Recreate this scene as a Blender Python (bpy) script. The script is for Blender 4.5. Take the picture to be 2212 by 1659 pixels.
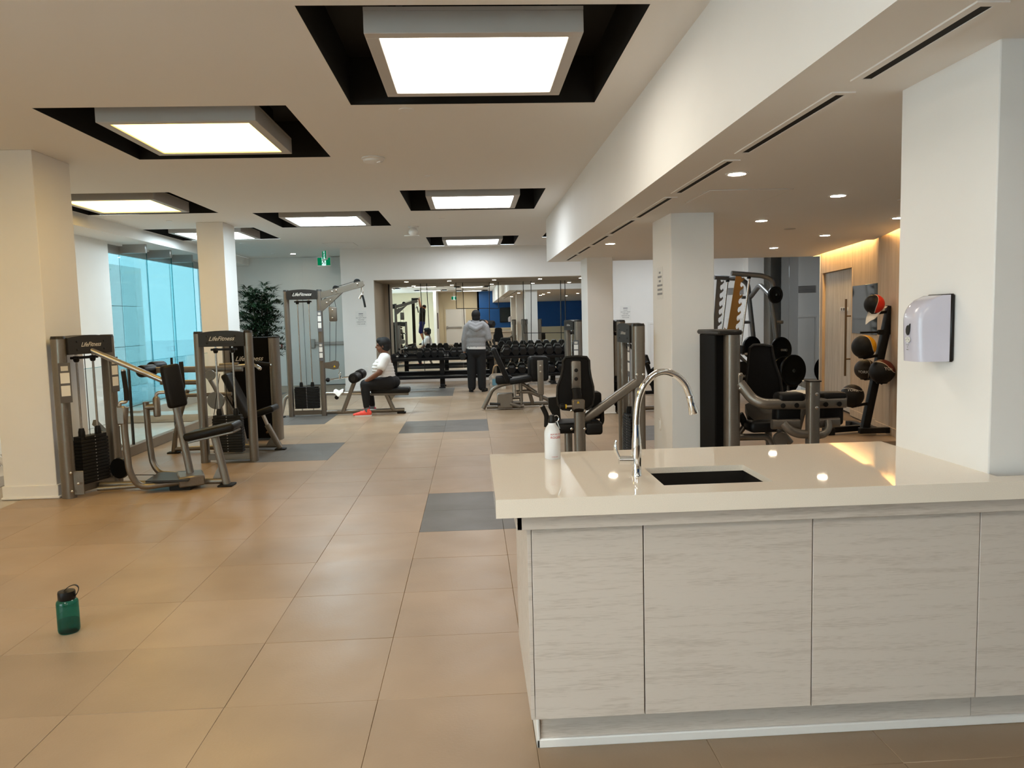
import bpy, bmesh, math, random
from mathutils import Vector, Matrix
random.seed(7)
for _o in list(bpy.data.objects):
    bpy.data.objects.remove(_o)
SC = bpy.context.scene
COL = SC.collection
V = Vector
# ------------------------------------------------------------------ camera
IW, IH = 2212.0, 1659.0
FPX, PITCH, YAW, ROLL = 1657.88, 0.0867522, -0.0500444, -0.0247913
CAM = V((0, 0, 1.55))
_cy, _sy, _cp, _sp = math.cos(YAW), math.sin(YAW), math.cos(PITCH), math.sin(PITCH)
_fw = V((-_sy * _cp, _cy * _cp, -_sp)); _rt0 = V((_cy, _sy, 0)); _up0 = _rt0.cross(_fw)
_rt = _rt0 * math.cos(ROLL) + _up0 * math.sin(ROLL)
_up = -_rt0 * math.sin(ROLL) + _up0 * math.cos(ROLL)
cam_d = bpy.data.cameras.new('camera'); cam = bpy.data.objects.new('camera', cam_d); COL.objects.link(cam)
cam_d.sensor_fit = 'HORIZONTAL'; cam_d.sensor_width = 36.0; cam_d.lens = 36.0 * FPX / IW
cam_d.clip_start = 0.05; cam_d.clip_end = 300
cam.matrix_world = Matrix(((_rt.x, _up.x, -_fw.x, CAM.x), (_rt.y, _up.y, -_fw.y, CAM.y), (_rt.z, _up.z, -_fw.z, CAM.z), (0, 0, 0, 1)))
SC.camera = cam
# ------------------------------------------------------------------ world, exposure
SC.view_settings.view_transform = 'Standard'; SC.view_settings.look = 'None'
SC.view_settings.gamma = 1.0; SC.view_settings.use_curve_mapping = False
SC.view_settings.exposure = 0.75
W = bpy.data.worlds.new('overcast_sky'); SC.world = W; W.use_nodes = True
_bg = W.node_tree.nodes['Background']; _bg.inputs[0].default_value = (0.78, 0.92, 1.0, 1); _bg.inputs[1].default_value = 5.0
SC.cycles.transparent_max_bounces = 32

def ray(x, y):
    return _fw + _rt * ((x - IW / 2) / FPX) - _up * ((y - IH / 2) / FPX)
def F(x, y, z=0.0):                       # photo direction met with a horizontal plane
    r = ray(x, y); return CAM + r * ((z - CAM.z) / r.z)
def D(x, y, Y):                           # ... with the plane at depth Y
    r = ray(x, y); return CAM + r * (Y / r.y)
def S(x, y, X):                           # ... with the plane at side distance X
    r = ray(x, y); return CAM + r * (X / r.x)
def PL(x, y, p, n):                       # ... with any plane
    r = ray(x, y); return CAM + r * ((V(p) - CAM).dot(V(n)) / r.dot(V(n)))

# ------------------------------------------------------------------ objects
def _off(parent):
    o = V((0, 0, 0)); p = parent
    while p is not None:
        o += p.location; p = p.parent
    return o
def tag(o, label=None, cat=None, group=None, kind=None):
    if label: o['label'] = label
    if cat: o['category'] = cat
    if group: o['group'] = group
    if kind: o['kind'] = kind
    return o
def empty(name, loc, label=None, cat=None, group=None, kind=None):
    o = bpy.data.objects.new(name, None); COL.objects.link(o); o.location = V(loc)
    o.empty_display_size = 0.1
    return tag(o, label, cat, group, kind)
def children(o): return [c for c in bpy.data.objects if c.parent == o]
def copy_tree(o, parent=None, loc=None, rotz=None, label=None, group=None):
    c = o.copy(); COL.objects.link(c); c.parent = parent
    if loc is not None: c.location = V(loc)
    if rotz is not None: c.rotation_euler = (0, 0, rotz)
    if label: c['label'] = label
    if group: c['group'] = group
    for ch in list(o.children): copy_tree(ch, c)
    return c

class MB:
    def __init__(s): s.v = []; s.f = []
    def add(s, vs, fs):
        b = len(s.v); s.v += [V(p) for p in vs]; s.f += [tuple(i + b for i in f) for f in fs]; return s
    def obox(s, c, a, b, d, ch=0.0):
        """oriented box: centre, three half vectors, chamfer in metres"""
        c, a, b, d = V(c), V(a), V(b), V(d)
        if ch <= 0:
            vs = [c + a * i + b * j + d * k for i in (-1, 1) for j in (-1, 1) for k in (-1, 1)]
            fs = [(0, 1, 3, 2), (4, 6, 7, 5), (0, 4, 5, 1), (2, 3, 7, 6), (0, 2, 6, 4), (1, 5, 7, 3)]
            if a.cross(b).dot(d) < 0: fs = [tuple(reversed(f)) for f in fs]
            return s.add(vs, fs)
        L = [x.length for x in (a, b, d)]; ch = min(ch, min(L) * 0.95)
        t = [1 - ch / l for l in L]; ax = (a, b, d); vs = []; idx = {}
        for i in (-1, 1):
            for j in (-1, 1):
                for k in (-1, 1):
                    for m in range(3):
                        w = [t[0] * i, t[1] * j, t[2] * k]; w[m] = (i, j, k)[m]
                        idx[(i, j, k, m)] = len(vs); vs.append(c + a * w[0] + b * w[1] + d * w[2])
        fs = []
        def q(l): fs.append(tuple(l))
        for m in range(3):
            o1, o2 = (m + 1) % 3, (m + 2) % 3
            for sg in (-1, 1):
                l = []
                for x, y in ((-1, -1), (1, -1), (1, 1), (-1, 1)):
                    w = [0, 0, 0]; w[m] = sg; w[o1] = x; w[o2] = y; l.append(idx[(*w, m)])
                q(l if sg > 0 else l[::-1])
            for s1 in (-1, 1):
                for s2 in (-1, 1):
                    w0 = [0, 0, 0]; w0[o1] = s1; w0[o2] = s2; w0[m] = -1; w1 = list(w0); w1[m] = 1
                    l = [idx[(*w0, o1)], idx[(*w1, o1)], idx[(*w1, o2)], idx[(*w0, o2)]]
                    q(l if s1 * s2 < 0 else l[::-1])
        for i in (-1, 1):
            for j in (-1, 1):
                for k in (-1, 1):
                    l = [idx[(i, j, k, 0)], idx[(i, j, k, 1)], idx[(i, j, k, 2)]]
                    q(l if i * j * k > 0 else l[::-1])
        if a.cross(b).dot(d) < 0: fs = [tuple(reversed(f)) for f in fs]
        return s.add(vs, fs)
    def box(s, x0, x1, y0, y1, z0, z1, ch=0.0):
        return s.obox(((x0 + x1) / 2, (y0 + y1) / 2, (z0 + z1) / 2), ((x1 - x0) / 2, 0, 0), (0, (y1 - y0) / 2, 0), (0, 0, (z1 - z0) / 2), ch)
    def beam(s, a, b, w, h, up=(0, 0, 1), ch=0.004, ext=0.0):
        a, b = V(a), V(b); d = (b - a); L = d.length; d = d / L; up = V(up)
        if abs(d.dot(up.normalized())) > 0.98: up = V((0, 1, 0))
        sd = d.cross(up).normalized(); u = sd.cross(d)
        return s.obox((a + b) / 2, d * (L / 2 + ext), sd * (w / 2), u * (h / 2), ch)
    def tube(s, pts, r, n=10, fil=0.0, seg=5, up=None, caps=True, sq=None):
        """sweep along a polyline; r a number, (rx, ry) or a list per point; fil rounds the corners"""
        P = [V(p) for p in pts]
        rr = r if isinstance(r, list) else [r] * len(P)
        if fil > 0 and len(P) > 2:
            Q = [P[0]]; RR = [rr[0]]
            for i in range(1, len(P) - 1):
                a, b, c = P[i - 1], P[i], P[i + 1]
                f = min(fil, (a - b).length * 0.48, (c - b).length * 0.48)
                p0 = b + (a - b).normalized() * f; p1 = b + (c - b).normalized() * f
                for k in range(seg + 1):
                    t = k / seg; Q.append(p0 * (1 - t) ** 2 + b * 2 * t * (1 - t) + p1 * t * t); RR.append(rr[i])
            Q.append(P[-1]); RR.append(rr[-1]); P, rr = Q, RR
        m = len(P); T = []
        for i in range(m):
            d = (P[min(i + 1, m - 1)] - P[max(i - 1, 0)])
            T.append(d.normalized() if d.length > 1e-9 else V((0, 0, 1)))
        u = V(up) if up is not None else (V((0, 0, 1)) if abs(T[0].z) < 0.9 else V((0, 1, 0)))
        u = (u - T[0] * u.dot(T[0])).normalized(); vs = []; fs = []
        for i in range(m):
            if i > 0:
                ax = T[i - 1].cross(T[i])
                if ax.length > 1e-7:
                    u = Matrix.Rotation(T[i - 1].angle(T[i]), 3, ax.normalized()) @ u
                u = (u - T[i] * u.dot(T[i])).normalized()
            w = T[i].cross(u)
            rx, ry = rr[i] if isinstance(rr[i], (tuple, list)) else (rr[i], rr[i])
            for k in range(n):
                a = 2 * math.pi * (k + 0.5) / n; ca, sa = math.cos(a), math.sin(a)
                if sq:
                    e = 2.0 / sq; ca = math.copysign(abs(ca) ** e, ca); sa = math.copysign(abs(sa) ** e, sa)
                vs.append(P[i] + w * (rx * ca) + u * (ry * sa))
        for i in range(m - 1):
            for k in range(n):
                k2 = (k + 1) % n
                fs.append((i * n + k, i * n + k2, (i + 1) * n + k2, (i + 1) * n + k))
        if caps:
            fs.append(tuple(reversed(range(n)))); fs.append(tuple(range((m - 1) * n, m * n)))
        return s.add(vs, fs)
    def cyl(s, a, b, r, n=14): return s.tube([a, b], r, n)
    def lathe(s, prof, c=(0, 0, 0), axis=(0, 0, 1), n=24):
        """profile of (radius, height) about an axis"""
        ax = V(axis).normalized(); u = ax.orthogonal().normalized(); w = ax.cross(u); c = V(c); vs = []; fs = []
        for r, h in prof:
            for k in range(n):
                a = 2 * math.pi * k / n; vs.append(c + ax * h + (u * math.cos(a) + w * math.sin(a)) * max(r, 1e-5))
        for i in range(len(prof) - 1):
            for k in range(n):
                k2 = (k + 1) % n; fs.append((i * n + k, i * n + k2, (i + 1) * n + k2, (i + 1) * n + k))
        fs.append(tuple(reversed(range(n)))); fs.append(tuple(range((len(prof) - 1) * n, len(prof) * n)))
        return s.add(vs, fs)
    def ball(s, c, r, n=16, m=10, ax=None):
        c = V(c); rx, ry, rz = r if isinstance(r, (tuple, list)) else (r, r, r); vs = []; fs = []
        M = ax if ax is not None else Matrix.Identity(3)
        for i in range(1, m):
            t = math.pi * i / m
            for k in range(n):
                a = 2 * math.pi * k / n
                vs.append(c + M @ V((rx * math.sin(t) * math.cos(a), ry * math.sin(t) * math.sin(a), rz * math.cos(t))))
        top = len(vs); vs.append(c + M @ V((0, 0, rz))); bot = len(vs); vs.append(c + M @ V((0, 0, -rz)))
        for i in range(m - 2):
            for k in range(n):
                k2 = (k + 1) % n; fs.append((i * n + k, (i + 1) * n + k, (i + 1) * n + k2, i * n + k2))
        for k in range(n):
            k2 = (k + 1) % n; fs.append((top, k, k2)); fs.append((bot, (m - 2) * n + k2, (m - 2) * n + k))
        return s.add(vs, fs)
    def prism(s, pts, w):
        """extrude the polygon pts (3D) by the vector w, centred on it"""
        w = V(w); P = [V(p) for p in pts]; n = len(P)
        nr = V((0, 0, 0))
        for i in range(n): nr += P[i].cross(P[(i + 1) % n])
        if nr.dot(w) < 0: P.reverse()
        vs = [p - w / 2 for p in P] + [p + w / 2 for p in P]
        fs = [tuple(reversed(range(n))), tuple(range(n, 2 * n))]
        for i in range(n):
            j = (i + 1) % n; fs.append((i, j, n + j, n + i))
        return s.add(vs, fs)
    def pad(s, c, a, b, d, r=0.02, seg=3):
        """upholstered block: box with rounded edges, half vectors a, b, d"""
        c, a, b, d = V(c), V(a), V(b), V(d)
        bm = bmesh.new(); bmesh.ops.create_cube(bm, size=2.0)
        L = (a.length, b.length, d.length)
        for v in bm.verts: v.co = V((v.co.x * L[0], v.co.y * L[1], v.co.z * L[2]))
        bmesh.ops.bevel(bm, geom=list(bm.edges), offset=min(r, min(L) * 0.95), segments=seg, profile=0.5, affect='EDGES')
        A, B, C_ = a.normalized(), b.normalized(), d.normalized(); fl = A.cross(B).dot(C_) < 0
        bm.verts.index_update()
        vs = [c + A * v.co.x + B * v.co.y + C_ * v.co.z for v in bm.verts]
        fs = [tuple(v.index for v in (reversed(f.verts) if fl else f.verts)) for f in bm.faces]
        bm.free(); return s.add(vs, fs)
    def build(s, name, mat, parent=None, sharp=38, label=None, cat=None, group=None, kind=None, loc=None, at=None):
        """one mesh object in world coordinates; loc: put its origin there"""
        off = _off(parent) + (V(loc) if loc is not None else V((0, 0, 0)))
        me = bpy.data.meshes.new(name)
        me.from_pydata([tuple(p - off) for p in s.v], [], s.f); me.update()
        me.polygons.foreach_set('use_smooth', [True] * len(me.polygons))
        me.set_sharp_from_angle(angle=math.radians(sharp))
        me.materials.append(M[mat] if isinstance(mat, str) else mat)
        o = bpy.data.objects.new(name, me); COL.objects.link(o); o.parent = parent
        if loc is not None: o.location = V(loc)
        return tag(o, label, cat, group, kind)

def text_mesh(body, size, shear=0.0, extrude=0.0, align='CENTER', spacing=1.0, bold=0.0):
    cu = bpy.data.curves.new('txt', 'FONT'); cu.body = body; cu.size = size; cu.shear = shear; cu.extrude = extrude
    cu.align_x = align; cu.align_y = 'CENTER'; cu.space_character = spacing; cu.offset = bold; cu.resolution_u = 3
    o = bpy.data.objects.new('txt', cu); COL.objects.link(o)
    bpy.context.view_layer.update()
    me = bpy.data.meshes.new_from_object(o.evaluated_get(bpy.context.evaluated_depsgraph_get()))
    vs = [v.co.copy() for v in me.vertices]; fs = [tuple(p.vertices) for p in me.polygons]
    bpy.data.objects.remove(o); bpy.data.curves.remove(cu); bpy.data.meshes.remove(me)
    return vs, fs
def lettering(name, body, size, c, right, up, mat, parent, shear=0.0, align='CENTER', spacing=1.0, bold=0.0, wrap=None, lift=0.0008):
    """flat printed letters; wrap=(axis point, radius) lays them round a vertical cylinder"""
    vs, fs = text_mesh(body, size, shear, 0.0, align, spacing, bold)
    r, u = V(right).normalized(), V(up).normalized(); n = r.cross(u); mb = MB(); c = V(c)
    if wrap:
        ax, R_ = V(wrap[0]), wrap[1]; d0 = (c - ax); a0 = math.atan2(d0.y, d0.x)
        mb.add([V((ax.x + (R_ + lift) * math.cos(a0 + p.x / R_), ax.y + (R_ + lift) * math.sin(a0 + p.x / R_), c.z + p.y)) for p in vs], fs)
    else:
        mb.add([c + r * p.x + u * p.y + n * lift for p in vs], fs)
    return mb.build(name, mat, parent)

# ------------------------------------------------------------------ materials
M = {}
def srgb(r, g, b):
    return tuple(((c / 255) / 12.92 if c / 255 <= 0.04045 else ((c / 255 + 0.055) / 1.055) ** 2.4) for c in (r, g, b)) + (1,)
def mat(name, col, rough=0.5, metal=0.0, noise=0.0, nscale=30, bump=0.0, bscale=60, spec=0.5, emit=None, es=0.0, coat=0.0, stretch=None, trans=0.0, ior=1.45, wear=None):
    m = bpy.data.materials.new(name); m.use_nodes = True; nt = m.node_tree; b = nt.nodes['Principled BSDF']
    b.inputs['Roughness'].default_value = rough; b.inputs['Metallic'].default_value = metal
    b.inputs['Specular IOR Level'].default_value = spec; b.inputs['Coat Weight'].default_value = coat
    b.inputs['Transmission Weight'].default_value = trans; b.inputs['IOR'].default_value = ior
    b.inputs['Base Color'].default_value = col
    if emit: b.inputs['Emission Color'].default_value = emit; b.inputs['Emission Strength'].default_value = es
    tc = nt.nodes.new('ShaderNodeTexCoord'); mp = nt.nodes.new('ShaderNodeMapping')
    nt.links.new(tc.outputs['Object'], mp.inputs[0])
    if stretch: mp.inputs['Scale'].default_value = stretch
    if noise:
        n = nt.nodes.new('ShaderNodeTexNoise'); n.inputs['Scale'].default_value = nscale; n.inputs['Detail'].default_value = 5
        nt.links.new(mp.outputs[0], n.inputs['Vector'])
        r = nt.nodes.new('ShaderNodeValToRGB')
        r.color_ramp.elements[0].position = 0.3; r.color_ramp.elements[1].position = 0.7
        r.color_ramp.elements[0].color = tuple(c * (1 - noise) for c in col[:3]) + (1,)
        r.color_ramp.elements[1].color = tuple(min(1, c * (1 + noise)) for c in col[:3]) + (1,)
        nt.links.new(n.outputs['Fac'], r.inputs[0]); nt.links.new(r.outputs[0], b.inputs['Base Color'])
    if bump:
        n2 = nt.nodes.new('ShaderNodeTexNoise'); n2.inputs['Scale'].default_value = bscale; n2.inputs['Detail'].default_value = 4
        nt.links.new(mp.outputs[0], n2.inputs['Vector'])
        bp = nt.nodes.new('ShaderNodeBump'); bp.inputs['Strength'].default_value = bump; bp.inputs['Distance'].default_value = 0.002
        nt.links.new(n2.outputs['Fac'], bp.inputs['Height']); nt.links.new(bp.outputs[0], b.inputs['Normal'])
    M[name] = m; return m
def clear_mat(name, tint, gloss=0.08, rough=0.0, gcol=(1, 1, 1, 1)):
    """thin glass: tinted see-through sheet with a mirror coat by Fresnel"""
    m = bpy.data.materials.new(name); m.use_nodes = True; nt = m.node_tree; nt.nodes.remove(nt.nodes['Principled BSDF'])
    t = nt.nodes.new('ShaderNodeBsdfTransparent'); t.inputs[0].default_value = tint
    g = nt.nodes.new('ShaderNodeBsdfGlossy'); g.inputs['Roughness'].default_value = rough; g.inputs[0].default_value = gcol
    lw = nt.nodes.new('ShaderNodeLayerWeight'); pw = nt.nodes.new('ShaderNodeMath'); pw.operation = 'POWER'; pw.inputs[1].default_value = 5.0
    nt.links.new(lw.outputs['Facing'], pw.inputs[0])
    mx = nt.nodes.new('ShaderNodeMixShader'); mu = nt.nodes.new('ShaderNodeMath'); mu.operation = 'MULTIPLY_ADD'; mu.inputs[1].default_value = 0.5 * gloss; mu.inputs[2].default_value = 0.035 * gloss
    nt.links.new(pw.outputs[0], mu.inputs[0]); nt.links.new(mu.outputs[0], mx.inputs[0])
    nt.links.new(t.outputs[0], mx.inputs[1]); nt.links.new(g.outputs[0], mx.inputs[2])
    nt.links.new(mx.outputs[0], nt.nodes['Material Output'].inputs[0]); M[name] = m; return m
def wood_mat(name, c0, c1, stretch, rough=0.5, scale=6.0, fine=0.35):
    m = bpy.data.materials.new(name); m.use_nodes = True; nt = m.node_tree; b = nt.nodes['Principled BSDF']; b.inputs['Roughness'].default_value = rough
    tc = nt.nodes.new('ShaderNodeTexCoord'); mp = nt.nodes.new('ShaderNodeMapping'); mp.inputs['Scale'].default_value = stretch
    oi = nt.nodes.new('ShaderNodeObjectInfo'); ad = nt.nodes.new('ShaderNodeVectorMath'); ad.operation = 'ADD'
    nt.links.new(tc.outputs['Object'], ad.inputs[0]); sc_ = nt.nodes.new('ShaderNodeMath'); sc_.operation = 'MULTIPLY'; sc_.inputs[1].default_value = 13.0
    nt.links.new(oi.outputs['Random'], sc_.inputs[0]); nt.links.new(sc_.outputs[0], ad.inputs[1]); nt.links.new(ad.outputs[0], mp.inputs[0])
    n1 = nt.nodes.new('ShaderNodeTexNoise'); n1.inputs['Scale'].default_value = scale; n1.inputs['Detail'].default_value = 8; n1.inputs['Distortion'].default_value = 0.6
    n2 = nt.nodes.new('ShaderNodeTexNoise'); n2.inputs['Scale'].default_value = scale * 9; n2.inputs['Detail'].default_value = 3
    nt.links.new(mp.outputs[0], n1.inputs['Vector']); nt.links.new(mp.outputs[0], n2.inputs['Vector'])
    mx = nt.nodes.new('ShaderNodeMath'); mx.operation = 'MULTIPLY_ADD'; mx.inputs[1].default_value = fine
    nt.links.new(n2.outputs['Fac'], mx.inputs[0]); nt.links.new(n1.outputs['Fac'], mx.inputs[2])
    r = nt.nodes.new('ShaderNodeValToRGB'); r.color_ramp.elements[0].position = 0.42 + fine * 0.3; r.color_ramp.elements[1].position = 0.72 + fine * 0.3
    r.color_ramp.elements[0].color = c0; r.color_ramp.elements[1].color = c1
    nt.links.new(mx.outputs[0], r.inputs[0]); nt.links.new(r.outputs[0], b.inputs['Base Color']); M[name] = m; return m
def glow(name, col, s):
    m = bpy.data.materials.new(name); m.use_nodes = True; nt = m.node_tree; nt.nodes.remove(nt.nodes['Principled BSDF'])
    e = nt.nodes.new('ShaderNodeEmission'); e.inputs[0].default_value = col; e.inputs[1].default_value = s
    nt.links.new(e.outputs[0], nt.nodes['Material Output'].inputs[0]); M[name] = m; return m

mat('paint_white', (0.86, 0.85, 0.83, 1), 0.6, noise=0.015, nscale=2, bump=0.03, bscale=180)
mat('paint_ceiling', (0.86, 0.84, 0.81, 1), 0.8, bump=0.03, bscale=120)
mat('trim_white', (0.85, 0.84, 0.82, 1), 0.4)
mat('cream', srgb(222, 208, 178), 0.6)
mat('blue_wall', srgb(22, 84, 150), 0.5)
mat('black_paint', (0.006, 0.006, 0.006, 1), 0.7)
mat('lamp_frame', (0.55, 0.52, 0.49, 1), 0.5)
mat('shroud_black', (0.003, 0.003, 0.003, 1), 0.65, spec=0.12)
glow('panel_white', (1.0, 0.92, 0.78, 1), 5.6)
glow('panel_rear', (1.0, 0.93, 0.80, 1), 8.5)
glow('panel_neutral', (0.92, 0.97, 1.0, 1), 7.0)
glow('panel_cool', (0.76, 0.93, 1.0, 1), 15.0)
glow('panel_warm', (1.0, 0.64, 0.16, 1), 5.0)
glow('spot_glow', (1.0, 0.86, 0.66, 1), 75.0)
glow('cove_glow', (1.0, 0.66, 0.28, 1), 40.0)
mat('slot_dark', (0.004, 0.004, 0.004, 1), 0.8)
mat('quartz', srgb(238, 229, 215), 0.025, noise=0.06, nscale=420, spec=0.5)
wood_mat('laminate', srgb(190, 180, 170), srgb(208, 199, 190), (0.9, 16, 16), 0.55, 2.6, 1.0)
wood_mat('oak_panel', srgb(184, 160, 133), srgb(204, 181, 153), (7, 7, 0.6), 0.5, 1.8, 0.3)
wood_mat('pale_door', srgb(184, 175, 162), srgb(208, 200, 188), (9, 9, 0.8), 0.55, 2.2, 0.4)
mat('steel', (0.225, 0.203, 0.176, 1), 0.38, 0.75, noise=0.04, nscale=60)
mat('steel_light', (0.5, 0.48, 0.45, 1), 0.3, 0.9)
mat('chrome', (0.78, 0.79, 0.8, 1), 0.05, 1.0)
mat('rod_chrome', (0.62, 0.61, 0.60, 1), 0.2, 1.0)
mat('brushed_steel', (0.42, 0.41, 0.40, 1), 0.35, 1.0)
mat('sink_dark', (0.03, 0.028, 0.026, 1), 0.35, 0.6)
mat('vinyl', (0.0055, 0.0055, 0.006, 1), 0.45, spec=0.3, bump=0.12, bscale=260)
mat('vinyl_grey', (0.026, 0.025, 0.023, 1), 0.55, spec=0.3, bump=0.12, bscale=260)
mat('plastic_black', (0.006, 0.006, 0.006, 1), 0.4, spec=0.35)
mat('cap_grey', (0.022, 0.021, 0.02, 1), 0.45, spec=0.4)
mat('stack_black', (0.007, 0.007, 0.007, 1), 0.55, spec=0.35)
mat('rubber', (0.012, 0.012, 0.012, 1), 0.7, spec=0.3, bump=0.1)
mat('black_steel', (0.007, 0.007, 0.0075, 1), 0.4, 0.2, spec=0.35)
mat('logo_white', (0.62, 0.60, 0.56, 1), 0.5)
mat('bolt', (0.6, 0.58, 0.54, 1), 0.25, 1.0)
mat('paper', (0.82, 0.82, 0.80, 1), 0.7)
mat('ink', (0.12, 0.12, 0.13, 1), 0.8)
mat('ink_grey', (0.3, 0.3, 0.32, 1), 0.8)
mat('mirror', (0.82, 0.85, 0.84, 1), 0.0, 1.0)
mat('mirror_dark', (0.095, 0.105, 0.108, 1), 0.0, 1.0)
mat('mirror_strip', (0.05, 0.05, 0.05, 1), 0.4, 0.8)
clear_mat('glass_clear', (0.95, 0.975, 0.975, 1), 1.0)
clear_mat('glass_edge', (0.25, 0.62, 0.66, 1), 1.0)
clear_mat('glass_window', (0.275, 0.36, 0.37, 1), 1.0)
clear_mat('glass_neutral', (0.94, 0.96, 0.96, 1), 1.0)
clear_mat('glass_fin', (0.84, 0.95, 0.96, 1), 1.0)
mat('floor_base', srgb(104, 88, 72), 0.7)
# ================================================================== floor
TX, TY, TP = 0.19, 3.05, 0.62
def tile_mat(name, col, rough, var):
    m = bpy.data.materials.new(name); m.use_nodes = True; nt = m.node_tree; b = nt.nodes['Principled BSDF']
    tc = nt.nodes.new('ShaderNodeTexCoord'); oi = nt.nodes.new('ShaderNodeObjectInfo')
    ad = nt.nodes.new('ShaderNodeVectorMath'); nt.links.new(tc.outputs['Object'], ad.inputs[0]); nt.links.new(oi.outputs['Location'], ad.inputs[1])
    n = nt.nodes.new('ShaderNodeTexNoise'); n.inputs['Scale'].default_value = 1.6; n.inputs['Detail'].default_value = 7
    nt.links.new(ad.outputs[0], n.inputs['Vector'])
    r = nt.nodes.new('ShaderNodeValToRGB'); r.color_ramp.elements[0].position = 0.3; r.color_ramp.elements[1].position = 0.72
    r.color_ramp.elements[0].color = tuple(c * (1 - var) for c in col[:3]) + (1,); r.color_ramp.elements[1].color = tuple(c * (1 + var) for c in col[:3]) + (1,)
    nt.links.new(n.outputs['Fac'], r.inputs[0])
    hs = nt.nodes.new('ShaderNodeHueSaturation'); mr = nt.nodes.new('ShaderNodeMapRange'); mr.inputs[3].default_value = 0.93; mr.inputs[4].default_value = 1.07
    nt.links.new(oi.outputs['Random'], mr.inputs[0]); nt.links.new(mr.outputs[0], hs.inputs['Value']); nt.links.new(r.outputs[0], hs.inputs['Color'])
    nt.links.new(hs.outputs[0], b.inputs['Base Color'])
    n2 = nt.nodes.new('ShaderNodeTexNoise'); n2.inputs['Scale'].default_value = 85; n2.inputs['Detail'].default_value = 3; nt.links.new(ad.outputs[0], n2.inputs['Vector'])
    n3 = nt.nodes.new('ShaderNodeTexNoise'); n3.inputs['Scale'].default_value = 3.0; n3.inputs['Detail'].default_value = 5; nt.links.new(ad.outputs[0], n3.inputs['Vector'])
    rr = nt.nodes.new('ShaderNodeMapRange'); rr.inputs[1].default_value = 0.3; rr.inputs[2].default_value = 0.7; rr.inputs[3].default_value = rough - 0.04; rr.inputs[4].default_value = rough + 0.05
    nt.links.new(n3.outputs['Fac'], rr.inputs[0]); nt.links.new(rr.outputs[0], b.inputs['Roughness'])
    bp = nt.nodes.new('ShaderNodeBump'); bp.inputs['Strength'].default_value = 0.35; bp.inputs['Distance'].default_value = 0.0015
    nt.links.new(n2.outputs['Fac'], bp.inputs['Height']); nt.links.new(bp.outputs[0], b.inputs['Normal'])
    M[name] = m
tile_mat('tile_tan', srgb(164, 141, 116), 0.37, 0.10)
tile_mat('tile_dark', srgb(92, 88, 84), 0.42, 0.08)
mb = MB(); mb.box(-6.6, 9.5, -9.5, 20, -0.16, -0.012)
floor = mb.build('floor', 'floor_base', kind='structure', label='large tan rubber tile gym floor with a few charcoal tiles', cat='floor')
def tile_proto(mt):
    a = MB(); a.obox((0, 0, -0.008), (TP / 2 - 0.0005, 0, 0), (0, TP / 2 - 0.0005, 0), (0, 0, 0.008), 0.0016)
    me = a.build('floor_tile', mt, None); mesh = me.data; bpy.data.objects.remove(me); return mesh
tile_meshes = (tile_proto('tile_tan'), tile_proto('tile_dark'))
dark_areas = [(-0.44, 0.81, 5.53, 6.77), (-1.05, 0.19, 10.49, 11.73), (-2.91, -1.67, 8.63, 9.87), (-3.55, -2.30, 11.73, 12.97), (2.05, 3.30, 9.25, 10.49), (-1.67, -0.43, 15.45, 17.00), (-5.4, -4.16, 15.45, 17.0), (3.3, 4.5, 6.8, 8.0)]
def proj(p):
    d = V(p) - CAM; z = d.dot(_fw)
    if z < 0.1: return None
    return (IW / 2 + FPX * d.dot(_rt) / z, IH / 2 - FPX * d.dot(_up) / z, z)
cells = []
for i in range(-11, 16):
    for j in range(-20, 28):
        cx, cy = TX + (i + 0.5) * TP, TY + (j + 0.5) * TP
        if cx > 7.6 or cx < -5.9 or cy > 18.95 or cx > 5.7 + 0.2 * (cy - 11.8) - 0.2: continue
        if cx < -4.15 and 6.9 < cy < 12.9: continue
        dk = any(a - 0.05 < cx < b + 0.05 and c - 0.05 < cy < d + 0.05 for a, b, c, d in dark_areas)
        q = proj((cx, cy, 0)); vis = q is not None and -150 < q[0] < 2360 and q[1] < 1800 and not (cx > 0.4 and cy < 5.2 and cy > 2.4 and cx < 2.6)
        cells.append((not vis, q[2] if q else 99, cx, cy, dk))
cells.sort(); rest = [MB(), MB()]
for k, (nv, _z, cx, cy, dk) in enumerate(cells):
    if k < 300 and not nv:
        o = bpy.data.objects.new('floor_tile', tile_meshes[dk]); COL.objects.link(o); o.parent = floor
        o.location = (cx, cy, random.uniform(-0.0007, 0.0007))
    else:
        rest[dk].obox((cx, cy, -0.008), (TP / 2 - 0.0005, 0, 0), (0, TP / 2 - 0.0005, 0), (0, 0, 0.008), 0.0016)
rest[0].build('floor_tiles', 'tile_tan', floor, kind='stuff'); rest[1].build('dark_floor_tiles', 'tile_dark', floor, kind='stuff')
# light stone floor beyond the glass rail
mat('pale_tile', srgb(196, 188, 178), 0.2, noise=0.04, nscale=3)
mb = MB(); mb.box(-6.0, -4.13, 6.4, 12.95, -0.012, -0.0045)
mb.build('floor_pale', 'pale_tile', kind='structure', label='pale polished floor beyond the glass rail', cat='floor')

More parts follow.
